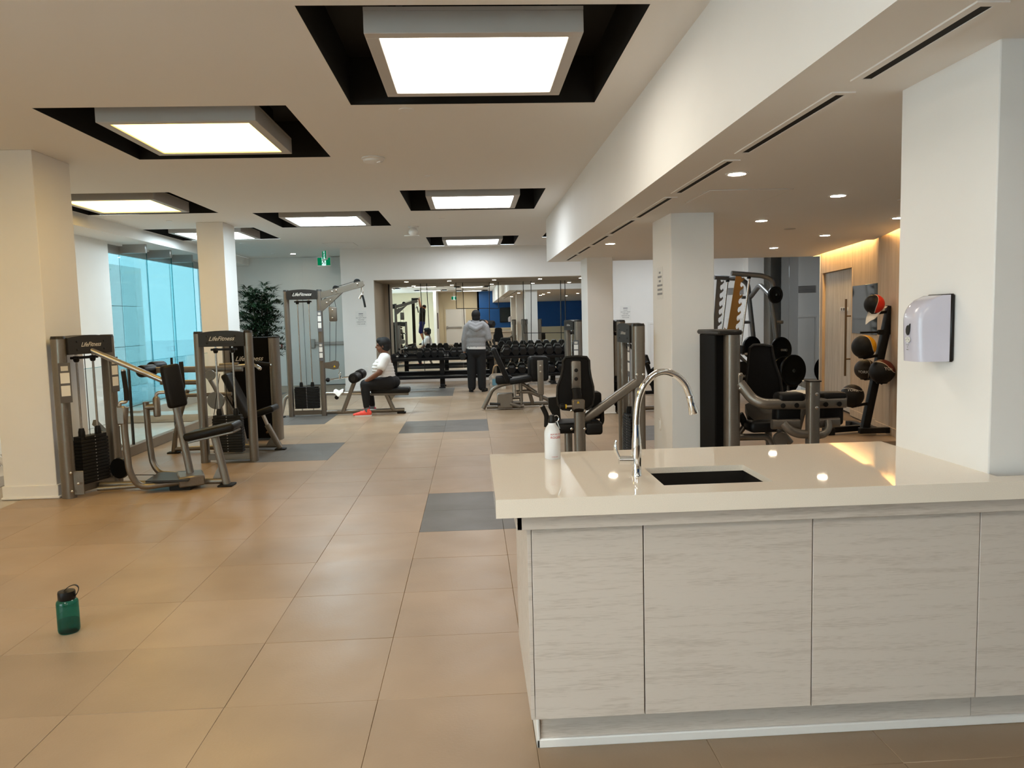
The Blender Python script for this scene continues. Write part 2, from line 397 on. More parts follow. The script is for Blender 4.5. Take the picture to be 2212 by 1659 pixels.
# ================================================================== ceiling
CZ, BZ = 3.13, 2.44
lamp_c = [(0.06, 4.94, 0), (-2.21, 6.73, 1), (-4.45, 10.38, 1), (0.06, 10.53, 3), (-2.20, 12.25, 2), (-4.45, 13.95, 2), (0.06, 15.98, 3),
          (0.06, -0.65, 4), (-2.21, 1.15, 4), (-4.45, 4.8, 1), (-4.45, -0.8, 4), (-2.21, -4.4, 4), (0.06, -6.2, 4), (2.35, 14.6, 3), (4.6, 15.4, 3)]  # added lamps, out of view, that brighten the rear and past-bulkhead zones
HS = 0.90
def holed(z, x0, x1, y0, y1, holes):
    xs = sorted({x0, x1, *[h[0] for h in holes], *[h[1] for h in holes]}); ys = sorted({y0, y1, *[h[2] for h in holes], *[h[3] for h in holes]})
    mb = MB()
    for a, b in zip(xs, xs[1:]):
        for c, d in zip(ys, ys[1:]):
            if any(h[0] - 1e-6 <= a and b <= h[1] + 1e-6 and h[2] - 1e-6 <= c and d <= h[3] + 1e-6 for h in holes): continue
            mb.add([(a, c, z), (a, d, z), (b, d, z), (b, c, z)], [(0, 1, 2, 3)])
    return mb
holes = [(x - HS, x + HS, y - HS, y + HS) for x, y, _ in lamp_c]
mb = holed(CZ, -5.36, 1.30, -9.5, 19.2, holes[:-2]); m2 = holed(CZ, 1.30, 9.5, 12.68, 19.2, holes[-2:]); mb.add(m2.v, m2.f); mb.box(-6.6, 9.5, -9.5, 19.4, CZ + 0.42, CZ + 0.5)
mb.box(-5.40, -5.362, -9.5, 19.2, 2.95, CZ + 0.05); mb.box(-6.6, -5.40, -9.5, 19.2, 2.95, 3.05)
ceiling = mb.build('ceiling', 'paint_ceiling', kind='structure', label='smooth painted main ceiling with square light recesses', cat='ceiling')
XW = lambda y: 5.68 + 0.2 * (y - 11.82)          # the skewed right wall
WN = V((-1, 0.2, 0)).normalized(); WD = V((-0.2, -1, 0)).normalized(); WP = V((5.68, 11.82, 0))
mb = MB()
ce = [(1.27, -9.5), (1.27, 12.72), (5.74, 12.72), (XW(12.3) - 0.12, 12.3), (XW(9.88) - 0.12, 9.88), (XW(9.88) - 0.02, 9.88), (XW(8.0) - 0.24, 8.0), (XW(8.0) + 3, 7.9), (9.5, -9.5)]
mb.prism([(x, y, BZ + 0.03) for x, y in ce], (0, 0, 0.06))
mb.box(1.27, 1.33, -9.5, 12.72, BZ + 0.06, CZ + 0.05); mb.box(1.33, 9.5, 12.66, 12.72, BZ + 0.06, CZ + 0.05)
mb.build('ceiling_dropped', 'paint_ceiling', kind='structure', label='lower ceiling on the right with a tall white edge and slot vents', cat='ceiling').data
# white face of the bulkhead
mb = MB(); mb.box(1.262, 1.27, -9.5, 12.728, BZ, CZ); mb.box(1.27, 7.0, 12.72, 12.728, BZ, CZ)
mb.build('trim_1', 'paint_white', kind='structure', label='white painted side of the dropped ceiling bulkhead', cat='bulkhead')

LAMP_LABEL = ['square white panel light in a black recess over the floor beside the counter', 'square yellow panel light in a black recess between the near column and the bulkhead', 'square yellow panel light over the glass railing, cut off by the near column',
    'square white panel light over the pair of charcoal tiles before the seated person', 'square white panel light over the tall cable machine', 'square white panel light split by the column at the end of the glass railing', 'square white panel light closest to the mirrored niche']
def ceiling_light(x, y, warm, k):
    grp = 'square ceiling lights'
    lab = LAMP_LABEL[k] if k < len(LAMP_LABEL) else 'added square white panel light hidden past the bulkhead over the smith machine area' if k >= len(lamp_c) - 2 else 'added square panel light over the unseen rear half of the gym'
    t = empty('ceiling_light', (x, y, CZ), lab, 'ceiling light', grp if k < 7 else 'added ceiling lights past the bulkhead' if k >= len(lamp_c) - 2 else 'added ceiling lights over the rear half')
    r = MB()                                       # black recess, open below
    h = HS
    for a in ((-1, 0), (1, 0), (0, -1), (0, 1)):
        if a[0]: r.box(x + a[0] * (h + 0.01) - 0.01, x + a[0] * (h + 0.01) + 0.01, y - h - 0.02, y + h + 0.02, CZ + 0.004, CZ + 0.36)
        else: r.box(x - h, x + h, y + a[1] * (h + 0.01) - 0.01, y + a[1] * (h + 0.01) + 0.01, CZ + 0.004, CZ + 0.36)
    r.box(x - h - 0.02, x + h + 0.02, y - h - 0.02, y + h + 0.02, CZ + 0.34, CZ + 0.36)
    r.build('recess_lining', 'black_paint', t)
    o, w, z0, z1 = 0.60, 0.075, CZ - 0.03, CZ + 0.09
    f = MB()
    f.box(x - o, x + o, y - o, y - o + w, z0, z1, 0.003); f.box(x - o, x + o, y + o - w, y + o, z0, z1, 0.003)
    f.box(x - o, x - o + w, y - o + w, y + o - w, z0, z1, 0.003); f.box(x + o - w, x + o, y - o + w, y + o - w, z0, z1, 0.003)
    f.box(x - o, x + o, y - o, y + o, z1, z1 + 0.02)
    f.build('frame', 'lamp_frame', t)
    for sx in (-1, 1):
        hng = MB(); hng.box(x + sx * 0.45 - 0.02, x + sx * 0.45 + 0.02, y - 0.5, y + 0.5, z1 + 0.02, CZ + 0.345)
        hng.build('hanger_rail', 'cap_grey', t)
    d = MB(); q = o - w + 0.004
    d.add([(x - q, y - q, z0 + 0.012), (x - q, y + q, z0 + 0.012), (x + q, y + q, z0 + 0.012), (x + q, y - q, z0 + 0.012)], [(0, 1, 2, 3)])
    d.build('diffuser', ('panel_white', 'panel_warm', 'panel_cool', 'panel_neutral', 'panel_rear')[warm], t)
for k, (x, y, w) in enumerate(lamp_c): ceiling_light(x, y, w, k)

# ================================================================== columns
def base_strip(mb, x0, x1, y0, y1):
    mb.box(x0 - 0.014, x1 + 0.014, y0 - 0.014, y1 + 0.014, 0, 0.125, 0.004); mb.box(x0 - 0.026, x1 + 0.026, y0 - 0.026, y1 + 0.026, 0, 0.022, 0.006)
for nm, x0, x1, y0, y1, zt, lab in (
        ('wall_column', -4.31, -3.84, 7.14, 7.78, CZ, 'square cream column beside the chest press machine'),
        ('wall_column', -4.22, -3.81, 12.28, 12.86, CZ, 'square cream column behind the middle weight tower by the glass rail'),
        ('wall_column', 1.80, 2.20, 11.90, 12.55, BZ + 0.01, 'square beige column at the far end of the bulkhead'),
        ('wall_column', 1.80, 2.19, 6.87, 7.57, BZ + 0.01, 'wide beige column with a paper notice on its side'),
        ('wall_column', 1.80, 2.9, 2.575, 3.17, BZ + 0.01, 'white column rising from the end of the counter with a soap dispenser')):
    mb = MB(); mb.box(x0, x1, y0, y1, 0 if y0 > 5 else 0.93, zt, 0.004)
    if y0 < 5: mb.box(x0 + 0.01, x1, 2.68, y1 - 0.01, 0, 0.93)
    c = mb.build(nm, 'paint_white', kind='structure', label=lab, cat='column')
    if y0 < 5: continue
    mb = MB(); base_strip(mb, x0, x1, y0, y1); mb.build('baseboard', 'trim_white', c)

# ================================================================== back walls
WB, MY = 17.2, 19.12                       # bulkhead wall plane, mirror plane
NX0, NX1, NZ = -2.14, D(1316, 700, WB).x, 2.44
mb = MB(); wx = D(747, 845, WB).x
mb.box(wx, NX0, WB, MY + 0.1, 0, CZ); mb.box(NX0, NX1, WB, MY + 0.1, NZ, CZ); mb.box(NX1, 8.0, WB, WB + 0.12, 0, CZ); mb.box(NX1, NX1 + 0.1, WB, MY + 0.1, 0, CZ)
mb.box(-6.6, wx, MY, MY + 0.12, 0, CZ + 0.02); mb.box(wx, NX1, MY, MY + 0.12, 0, CZ)
wall_back = mb.build('wall_back', 'paint_white', kind='structure', label='white back wall with a deep mirrored niche', cat='wall')
mb = MB()
for a, b, y in ((-6.0, -3.93, MY), (wx, NX0, WB), (NX1, 6.8, WB)):
    mb.box(a, b, y - 0.014, y, 0, 0.12, 0.003); mb.box(a, b, y - 0.026, y - 0.002, 0, 0.022, 0.004)
mb.box(NX0, NX1, MY - 0.03, MY - 0.01, 0, 0.13, 0.004)
mb.box(wx - 0.014, wx, WB, MY, 0, 0.12, 0.003)
mb.build('baseboard_back', 'trim_white', kind='structure', label='white baseboard along the back walls', cat='baseboard')
# beige lining of the niche
mat('niche_lining', srgb(172, 160, 142), 0.5)
mb = MB(); mb.box(NX0, NX0 + 0.012, WB + 0.004, MY, 0.0, NZ); mb.box(NX0, NX1, WB + 0.004, MY, NZ - 0.012, NZ)
mb.build('trim_2', 'niche_lining', kind='structure', label='taupe lining of the mirrored niche', cat='niche lining')
# wall mirror in panes
wm = empty('wall_mirror', (0.7, MY, 0.15), 'large wall mirror of tall panes behind the dumbbell racks', 'mirror')
xs = [NX0 + 0.012 + 0.13] + [D(x, 700, MY).x for x in (914, 999, 1057, 1130, 1211)] + [NX1 - 0.01]
for a, b in zip(xs, xs[1:]):
    p = MB(); p.box(a + 0.002, b - 0.002, MY - 0.012, MY - 0.004, 0.13, NZ - 0.014); p.build('mirror_pane', 'mirror', wm)
def strip(x0, y0, x1, y1, w=0.016):
    q = MB(); a, b = D(x0, y0, MY - 0.02), D(x1, y1, MY - 0.02); q.beam(a, b, 0.012, w, up=(0, 0, 1) if abs(a.z - b.z) < 0.3 else (1, 0, 0), ch=0.002, ext=w / 2); q.build('metal_strip', 'mirror_strip', wm)
for s_ in ((908, 607, 918, 805), (921, 606, 930, 756), (984.5, 605, 986, 666), (999, 604, 1004, 720), (1057, 603, 1058, 800), (1076, 603, 1077, 666), (986, 666.5, 1077, 666),
           (1130, 602, 1132, 719), (1147, 601, 1148, 800), (1211, 600, 1213, 800), (1220, 599, 1222, 719), (1132, 719.5, 1222, 718.5)): strip(*s_)
q = MB(); q.box(NX0 + 0.11, NX0 + 0.142, MY - 0.03, MY - 0.004, 0.0, NZ - 0.012); q.build('edge_frame', 'mirror_strip', wm)
q = MB(); q.box(NX0 + 0.012, NX0 + 0.11, MY - 0.02, MY - 0.001, 0.0, NZ - 0.012); q.build('side_filler', 'niche_lining', wm)

# exit door in the far left wall
dr = empty('door_1', (-3.4, MY, 0), 'white full height exit door with a steel push bar', 'door', kind='structure')
dx0, dx1 = D(654, 600, MY).x, wx
mb = MB(); mb.box(dx0 + 0.006, dx1 - 0.005, MY - 0.035, MY, 0.012, 2.3, 0.003); mb.build('door_leaf', 'trim_white', dr)
mb = MB(); mb.box(dx0 + 0.006, dx1 - 0.005, MY - 0.03, MY, 2.31, CZ - 0.01, 0.003); mb.build('over_panel', 'paint_white', dr)
bz_ = D(680, 742, MY).z
mb = MB(); mb.box(D(673, 740, MY).x, D(682, 740, MY).x, MY - 0.13, MY - 0.035, bz_ - 0.11, bz_ + 0.11, 0.01); mb.build('lock_case', 'brushed_steel', dr)
mb = MB(); mb.box(D(682, 740, MY).x, dx1 - 0.02, MY - 0.12, MY - 0.07, bz_ - 0.035, bz_ + 0.035, 0.008); mb.build('push_bar', 'brushed_steel', dr)
mb = MB(); mb.box(dx0, dx1, MY - 0.05, MY + 0.01, 0, 0.012); mb.build('threshold', 'cap_grey', dr)

# ================================================================== left wall, window, rail
LX = -5.92
wy0, wy1 = S(244, 700, LX).y, 18.3
mb = MB(); mb.box(LX - 0.3, LX, 1.0, wy0, 0, 3.0); mb.box(LX - 0.3, LX, wy1, MY, 0, 3.0)
mb.box(LX - 0.3, LX, -9.5, -7.0, 0, 3.0); mb.box(LX - 0.3, LX, -7.0, 1.0, 0, 0.12); mb.box(LX - 0.3, LX, wy0, wy1, 2.92, 3.0); mb.box(LX - 0.3, LX, -7, 1.0, 2.92, 3.0)
mb.build('wall_left', 'paint_white', kind='structure', label='white left wall between tall windows', cat='wall')
mb = MB(); mb.box(LX - 0.3, -4.2, wy0 - 0.45, wy0 + 0.1, 0, 0.115, 0.004); mb.box(LX - 0.3, LX + 0.35, wy0, MY, 0, 0.15, 0.004)
mat('sill_stone', srgb(176, 168, 156), 0.3)
mb.build('trim_3', 'sill_stone', kind='structure', label='low stone sill under the tall window', cat='window sill')
def glazing(name, label, ya, yb, fins, n, gl='glass_window'):
    w = empty(name, (LX, (ya + yb) / 2, 0.15), label, 'window', kind='structure')
    ys_ = [ya + (yb - ya) * i / n for i in range(n + 1)] if not fins else [ya] + fins + [yb]
    for a, b in zip(ys_, ys_[1:]):
        p = MB(); p.box(LX - 0.09, LX - 0.078, a + 0.006, b - 0.006, 0.15, 2.92); p.build('window_pane', gl, w)
    for y in ys_[1:-1]:
        p = MB(); p.box(LX - 0.078, LX + 0.38, y - 0.008, y + 0.008, 0.15, 2.80); p.build('glass_fin', 'glass_fin', w)
        p = MB(); p.box(LX + 0.375, LX + 0.382, y - 0.009, y + 0.009, 0.15, 2.80); p.build('fin_edge', 'glass_edge', w)
        p = MB(); p.box(LX - 0.07, LX + 0.38, y - 0.035, y + 0.035, 2.80, 2.97, 0.006); p.build('fin_bracket', 'brushed_steel', w)
    p = MB(); p.box(LX - 0.11, LX - 0.05, ya, yb, 2.78, 2.95, 0.004); p.build('head_rail', 'brushed_steel', w)
    p = MB(); p.box(LX - 0.11, LX - 0.05, ya, yb, 0.12, 0.17, 0.004); p.build('sill_rail', 'brushed_steel', w)
    return w
glazing('window_1', 'tall cyan tinted window wall with glass fins', wy0, wy1, [S(x, 530, LX).y for x in (266, 323, 372)] , 4)
glazing('window_2', 'tall window wall beside the entrance side of the gym', -7.0, 1.0, None, 6, 'glass_neutral')
# what stands outside
mat('stone_panel', srgb(226, 226, 222), 0.8, noise=0.10, nscale=26)
mat('pavement', srgb(232, 236, 238), 0.6)
mb = MB(); mb.box(-90, -6.3, -60, 90, -0.3, -0.12); mb.build('ground_outside', 'pavement', kind='structure', label='pale pavement outside the windows', cat='pavement')
bl = empty('neighbour_building', (-11, 24, -0.12), 'grey stone clad building seen through the window', 'building')
bx = -9.6
yy0, yy1 = 10.0, S(312, 700, bx).y
for i in range(3):
    z0 = -0.12 + i * 1.12
    for j in range(3):
        a = yy0 + (yy1 - yy0) * j / 3; b = yy0 + (yy1 - yy0) * (j + 1) / 3
        p = MB(); p.box(bx - 0.3, bx, a + 0.006, b - 0.006, z0 + 0.006, z0 + 1.114, 0.006); p.build('stone_slab', 'stone_panel', bl)
# glass rail
gr = empty('glass_railing', (-4.14, 10, 0), 'frameless glass railing on a low taupe curb', 'railing')
mat('curb_taupe', srgb(128, 114, 98), 0.5)
mb = MB(); mb.box(-4.20, -4.11, 7.85, 12.27, 0, 0.12, 0.004); mb.build('curb', 'curb_taupe', gr)
gz = S(330, 778, -4.15).z
gy = [7.9, S(278, 790, -4.15).y, S(372, 790, -4.15).y, 12.26]
for a, b in zip(gy, gy[1:]):
    p = MB(); p.box(-4.162, -4.146, a + 0.012, b - 0.012, 0.10, gz); p.build('glass_panel', 'glass_clear', gr)
    p = MB(); p.box(-4.163, -4.145, a + 0.012, b - 0.012, gz, gz + 0.004); p.build('glass_edge', 'glass_edge', gr)
for y in gy[1:3]:
    p = MB(); p.box(-4.168, -4.140, y - 0.010, y + 0.010, 0.12, gz); p.build('joint_seal', 'plastic_black', gr)
# steel bar leaning beyond the glass
a, b = D(205, 915, 10.6), V((S(262, 990, -4.45).x, 10.6, 0.0)); a = S(204, 912, -4.5); b = S(262, 984, -4.5)
mb = MB(); mb.beam(a, V((b.x, b.y, max(b.z, 0.02))), 0.05, 0.07, ch=0.006)
mb.build('leaning_bar', 'steel', label='grey steel bar slanting down behind the glass railing', cat='bar')

# ================================================================== right wall (skewed): oak panels, door, screen, dark mirror
def wp(y, z, off=0.0): return V((XW(y), y, z)) + WN * off
def wpx(x, y): return PL(x, y, WP, WN)
def wbox(mb, ya, yb, z0, z1, o0, o1, ch=0.003):
    a, b = wp(ya, 0), wp(yb, 0); c = (a + b) / 2 + WN * ((o0 + o1) / 2) + V((0, 0, (z0 + z1) / 2))
    mb.obox(c, (b - a) / 2, WN * abs(o1 - o0) / 2, (0, 0, abs(z1 - z0) / 2), ch)
yA, yB = wpx(1771, 700).y, wpx(1840, 700).y           # door panel bay
yC = wpx(1898, 700).y
wr = MB(); wbox(wr, yA, 17.4, 0, CZ, -0.2, -0.02, 0); wbox(wr, 7.0, yA, 0, BZ + 0.3, -0.4, -0.1, 0)
p = MB()
wall_right = wr.build('wall_right', 'paint_white', kind='structure', label='skewed right wall clad in oak panels and dark mirror', cat='wall')
def wpanel(name, ya, yb, z0, z1, o0, o1, m, parent=wall_right, ch=0.003):
    q = MB(); wbox(q, ya, yb, z0, z1, o0, o1, ch); return q.build(name, m, parent)
dz1 = wpx(1800, 586).z
yD0, yD1 = wpx(1776, 700).y, wpx(1838, 700).y
wpanel('oak_panel', yB + 0.004, yA, dz1, BZ + 0.22, -0.08, 0.0, 'oak_panel')
wpanel('oak_jamb', yA - (yA - yD0), yA, 0.0, dz1, -0.08, 0.0, 'oak_panel')
wpanel('oak_jamb', yB + 0.004, yD1, 0.0, dz1, -0.08, 0.0, 'oak_panel')
wpanel('oak_panel', yC, yB - 0.004, 0.0, BZ + 0.22, -0.08, 0.0, 'oak_panel')
wpanel('oak_panel', 7.6, yC - 0.10, 0.0, BZ + 0.22, 0.0, 0.05, 'oak_panel')
wpanel('oak_panel', 7.0, 7.59, 0.0, BZ + 0.22, 0.0, 0.05, 'oak_panel')
wpanel('oak_skirting', yC, yB, 0.0, 0.10, 0.0, 0.012, 'oak_panel'); wpanel('oak_skirting', 7.6, yC - 0.10, 0.0, 0.10, 0.05, 0.062, 'oak_panel')
# ceiling pocket above the cove
mb = MB(); wbox(mb, 7.0, 12.75, BZ + 0.22, BZ + 0.26, -0.2, 0.6, 0); wbox(mb, 7.0, 12.75, BZ + 0.06, BZ + 0.26, 0.5, 0.6, 0)
mb.build('trim_4', 'paint_ceiling', kind='structure', label='cove pocket above the oak wall', cat='cove')
for a, b, o in ((yC + 0.1, yA - 0.1, 0.06), (7.6, yC - 0.05, 0.18)):
    t = MB(); wbox(t, a, b, BZ + 0.19, BZ + 0.20, o, o + 0.05, 0)
    t.build('cove_strip_light', 'cove_glow', None, label='warm strip light hidden above the tall oak panel' if o > 0.1 else 'warm strip light hidden above the oak door panel', cat='strip light', loc=wp((a + b) / 2, BZ + 0.19, o))
d2 = empty('door_2', wp((yD0 + yD1) / 2, 0), 'pale wood door with a long vertical pull bar', 'door', kind='structure')
wpanel('door_leaf', yD1 + 0.0, yD0 - 0.0, 0.01, dz1 - 0.004, -0.07, -0.045, 'pale_door', d2)
hb = wpx(1830, 812); ht = wpx(1831, 646)
mb = MB(); mb.cyl(V((hb.x, hb.y, hb.z)) + WN * 0.03, V((hb.x, hb.y, ht.z)) + WN * 0.03, 0.016, 10)
for z in (hb.z + 0.25, ht.z - 0.25): mb.cyl(V((hb.x, hb.y, z)) + WN * 0.03, V((hb.x, hb.y, z)) - WN * 0.05, 0.011, 8)
mat('bronze', srgb(110, 88, 66), 0.35, 0.8); mb.build('pull_bar', 'bronze', d2)
sa = wpx(1809, 664); sb = wpx(1826, 672)
wpanel('name_plate', sb.y, sa.y, sb.z, sa.z, -0.045, -0.038, 'paper', d2, 0.001)
for k_, (u0, u1) in enumerate(((-.40, -.22), (-.14, .30))):
    yc0 = (sa.y + sb.y) / 2; hl_ = sa.y - sb.y; wpanel('faded_print', yc0 - u1 * hl_, yc0 - u0 * hl_, (sa.z + sb.z) / 2 - 0.022, (sa.z + sb.z) / 2 + 0.018, -0.038, -0.0372, 'ink', d2, 0)
sa, sb = wpx(1844, 618), wpx(1897, 724)
tv = empty('glass_board', wp((sa.y + sb.y) / 2, sb.z, 0), 'dark glossy glass panel on the oak wall behind the ball rack', 'panel')
mat('glossy_dark', (0.010, 0.016, 0.018, 1), 0.05, spec=0.6)
wpanel('glass_face', sb.y, sa.y, sb.z, sa.z, 0.006, 0.016, 'glossy_dark', tv); wpanel('back_plate', sb.y + 0.02, sa.y - 0.02, sb.z + 0.02, sa.z - 0.02, 0.0, 0.006, 'plastic_black', tv)
# dark mirror
dm = empty('dark_mirror', wp(15, 0.1), 'smoky dark wall mirror beside the oak door', 'mirror')
yM = [yA + 0.03, wpx(1703, 700).y, 17.1]
for a, b in zip(yM, yM[1:]): wpanel('mirror_pane', a + 0.003, b - 0.003, 0.12, CZ - 0.02, -0.02, -0.008, 'mirror_dark', dm)
wpanel('edge_trim', yA, yA + 0.03, 0, CZ - 0.02, -0.02, 0.004, 'trim_white', dm)
wpanel('mirror_base', yM[0], yM[-1], 0, 0.12, -0.02, 0.0, 'trim_white', dm)

# ================================================================== behind the camera (seen in the mirror)
RY = -8.0
mb = MB(); mb.box(-6.6, 0.35, RY - 0.1, RY, 0, CZ + 0.02)
mb.build('wall_rear', 'cream', kind='structure', label='cream rear wall seen in the mirror', cat='wall')
mb = MB(); mb.box(0.35, 9.5, RY + 0.4, RY + 0.5, 0, CZ + 0.02); mb.box(0.35, 0.45, RY - 0.1, RY + 0.5, 0, CZ)
mb.build('wall_rear_blue', 'blue_wall', kind='structure', label='deep blue rear wall seen in the mirror', cat='wall')
mb = MB(); mb.box(9.4, 9.5, -9.5, 9, 0, CZ); mb.box(6.2, 9.5, 7.9, 8.0, 0, BZ + 0.3); mb.build('wall_right_near', 'paint_white', kind='structure', label='white side wall out past the counter', cat='wall')
mb = MB(); mb.box(0.46, 9.4, RY + 0.5, RY + 0.56, 0, 0.95); mb.build('wall_wainscot', 'cream', kind='structure', label='cream lower wall panel under the blue wall', cat='wall panel')
d3 = empty('door_3', (-0.95, RY, 0), 'cream exit door with a push bar seen in the mirror', 'door', kind='structure')
mb = MB(); mb.box(-1.55, -0.35, RY, RY + 0.04, 0.01, 2.12, 0.004); mb.build('door_leaf', 'trim_white', d3)
mb = MB(); mb.box(-1.63, -1.55, RY, RY + 0.06, 0, 2.2); mb.box(-0.35, -0.27, RY, RY + 0.06, 0, 2.2); mb.box(-1.55, -0.35, RY, RY + 0.06, 2.12, 2.2); mb.build('door_frame', 'cream', d3)
mb = MB(); mb.box(-1.5, -0.6, RY + 0.06, RY + 0.11, 1.0, 1.07); mb.box(-1.52, -1.42, RY + 0.04, RY + 0.12, 0.95, 1.12, 0.01); mb.build('push_bar', 'brushed_steel', d3)
mb = MB(); mb.box(-2.1, -1.95, RY, -4.6, 0, CZ); mb.build('wall_stub', 'paint_white', kind='structure', label='white wall stub beside the rear exit door', cat='wall')
# ================================================================== counter with sink
KZ = 0.96; KY0, KY1, KX0 = 2.45, 3.29, 0.06
ct = empty('counter_top', (0.9, 2.9, KZ - 0.06), 'thick beige quartz counter top with an undermount sink cut out', 'counter top')
sx0, sx1, sy0, sy1 = 0.645, 1.03, 2.575, 2.88
mb = MB(); xs_ = [KX0, sx0, sx1, 1.80]; ys_ = [KY0, sy0, sy1, KY1]
for i in range(3):
    for j in range(3):
        if i == 1 and j == 1: continue
        z0, z1 = KZ - 0.022, KZ
        a, b, c, d = xs_[i], xs_[i + 1], ys_[j], ys_[j + 1]
        mb.add([(a, c, z1), (b, c, z1), (b, d, z1), (a, d, z1)], [(0, 1, 2, 3)])
        mb.add([(a, c, z0), (b, c, z0), (b, d, z0), (a, d, z0)], [(3, 2, 1, 0)])
mb.add([(1.80, KY0, KZ), (3.2, KY0, KZ), (3.2, 2.53, KZ), (1.80, 2.53, KZ)], [(0, 1, 2, 3)])
mb.add([(1.80, KY0, KZ - 0.022), (3.2, KY0, KZ - 0.022), (3.2, 2.53, KZ - 0.022), (1.80, 2.53, KZ - 0.022)], [(3, 2, 1, 0)])
zb = KZ - 0.062
mb.add([(KX0, KY0, zb), (3.2, KY0, zb), (3.2, KY0, KZ), (KX0, KY0, KZ)], [(0, 1, 2, 3)])
mb.add([(KX0, KY0, zb), (KX0, KY0, KZ), (KX0, KY1, KZ), (KX0, KY1, zb)], [(0, 1, 2, 3)])
mb.add([(KX0, KY1, zb), (KX0, KY1, KZ), (1.80, KY1, KZ), (1.80, KY1, zb)], [(0, 1, 2, 3)])
mb.add([(KX0, KY0, zb), (KX0, KY1, zb), (KX0 + .06, KY1, zb), (KX0 + .06, KY0 + .06, zb), (3.2, KY0 + .06, zb), (3.2, KY0, zb)], [(0, 1, 2, 3, 4, 5)])
R_ = 0.0
for a, b in (((sx0, sy0), (sx1, sy0)), ((sx1, sy0), (sx1, sy1)), ((sx1, sy1), (sx0, sy1)), ((sx0, sy1), (sx0, sy0))):
    mb.add([(a[0], a[1], KZ), (a[0], a[1], KZ - 0.022), (b[0], b[1], KZ - 0.022), (b[0], b[1], KZ)], [(0, 1, 2, 3)])
mb.build('slab', 'quartz', ct, sharp=20)
sk = empty('sink', ((sx0 + sx1) / 2, (sy0 + sy1) / 2, KZ - 0.22), 'dark rectangular steel sink sunk in the counter', 'sink')
mb = MB(); e = 0.006; a, b, c, d = sx0 - e, sx1 + e, sy0 - e, sy1 + e; zt, zl = KZ - 0.0225, KZ - 0.20
P8 = [(a, c, zt), (b, c, zt), (b, d, zt), (a, d, zt), (a + .02, c + .02, zl), (b - .02, c + .02, zl), (b - .02, d - .02, zl), (a + .02, d - .02, zl)]
mb.add(P8, [(4, 5, 6, 7), (0, 4, 7, 3), (1, 2, 6, 5), (0, 1, 5, 4), (3, 7, 6, 2)]); mb.build('basin', 'sink_dark', sk)
mb = MB(); mb.lathe([(0.04, 0), (0.04, 0.004), (0.03, 0.004), (0.028, 0.001)], ((a + b) / 2, (c + d) / 2, zl), n=20); mb.build('drain', 'brushed_steel', sk)

cb = empty('cabinet_unit', (1.2, 2.9, 0), 'pale wood grain counter cabinet with flat doors', 'cabinet')
CY = 2.53
mb = MB(); mb.box(0.13, 3.2, 2.50, 2.52, KZ - 0.118, KZ - 0.062, 0.002); mb.box(0.128, 0.148, 2.50, KY1 - 0.04, KZ - 0.118, KZ - 0.062, 0.002)
mb.build('top_rail', 'laminate', cb)
mb = MB(); mb.box(0.19, 3.2, CY + 0.03, KY1 - 0.07, 0.166, 0.735, 0); mb.build('carcass', 'slot_dark', cb)
mb = MB(); mb.box(0.19, 3.2, CY + 0.021, CY + 0.028, 0.166, KZ - 0.065, 0); mb.build('gap_shade', 'slot_dark', cb)  # thin dark sheet: shade in the door gaps put into its colour
mb = MB(); mb.box(0.17, 1.79, KY1 - 0.068, KY1 - 0.05, 0.165, KZ - 0.064, 0.001); mb.build('back_panel', 'laminate', cb)
dxs = [0.178, D(1391, 1300, CY).x, D(1754.5, 1300, CY).x, D(2113, 1300, CY).x, 2.34, 2.95]
for a, b in zip(dxs, dxs[1:]):
    p = MB(); p.box(a + 0.002, b - 0.002, CY, CY + 0.02, 0.165, KZ - 0.122, 0.0012); p.build('cabinet_door', 'laminate', cb)
mb = MB(); mb.box(0.165, 0.178, CY, KY1 - 0.04, 0.165, KZ - 0.064, 0.001); mb.build('side_panel', 'laminate', cb)
ky = 2.645
for a, b in ((0.205, D(2096, 1530, ky).x), (D(2096, 1530, ky).x + 0.002, 3.2)):
    p = MB(); p.box(a, b, ky, ky + 0.015, 0.03, 0.17); p.build('kick_board', 'laminate', cb)
mb = MB(); mb.box(0.2, 3.2, ky + 0.015, KY1 - 0.06, 0.0, 0.165); mb.build('plinth', 'trim_white', cb)
mb = MB(); mb.box(0.19, 3.2, ky - 0.012, ky + 0.003, 0, 0.034, 0.004); mb.box(0.19, 0.203, ky - 0.012, KY1 - 0.05, 0, 0.165, 0.004); mb.build('base_strip', 'trim_white', cb)
mb = MB(); mb.box(D(1815, 1128, 2.5).x, D(1857, 1128, 2.5).x, CY - 0.004, CY + 0.01, KZ - 0.124, KZ - 0.1195); mb.build('finger_pull', 'slot_dark', cb)

# faucet
fb = F(1377, 1029, KZ); fy = fb.y + 0.01
fc = empty('faucet', (fb.x, fy, KZ), 'chrome gooseneck pull-down kitchen faucet beside the sink', 'faucet')
pf = lambda x, y: D(x, y, fy)
x0 = fb.x; z = lambda yy: pf(1377, yy).z
mb = MB(); mb.lathe([(0.0185, 0), (0.0185, 0.004), (0.0165, 0.008), (0.0172, 0.05), (0.019, 0.09), (0.0175, 0.13), (0.0145, 0.16), (0.0125, 0.19)], (x0, fy, KZ), n=28)
mb.build('body', 'chrome', fc)
pts = [V((x0, fy, KZ + 0.185)), pf(1375, 925), pf(1375, 890), pf(1379, 862), pf(1390, 838), pf(1408, 818), pf(1430, 807), pf(1450, 806), pf(1470, 813), pf(1483, 826), pf(1490, 842), pf(1494, 856)]
pts = [V((x0, fy, KZ + 0.185)), pf(1375, 900), pf(1378, 870), pf(1385, 845), pf(1397, 825), pf(1414, 809), pf(1433, 803), pf(1452, 807), pf(1469, 818), pf(1481, 833), pf(1488, 850), pf(1490, 856)]
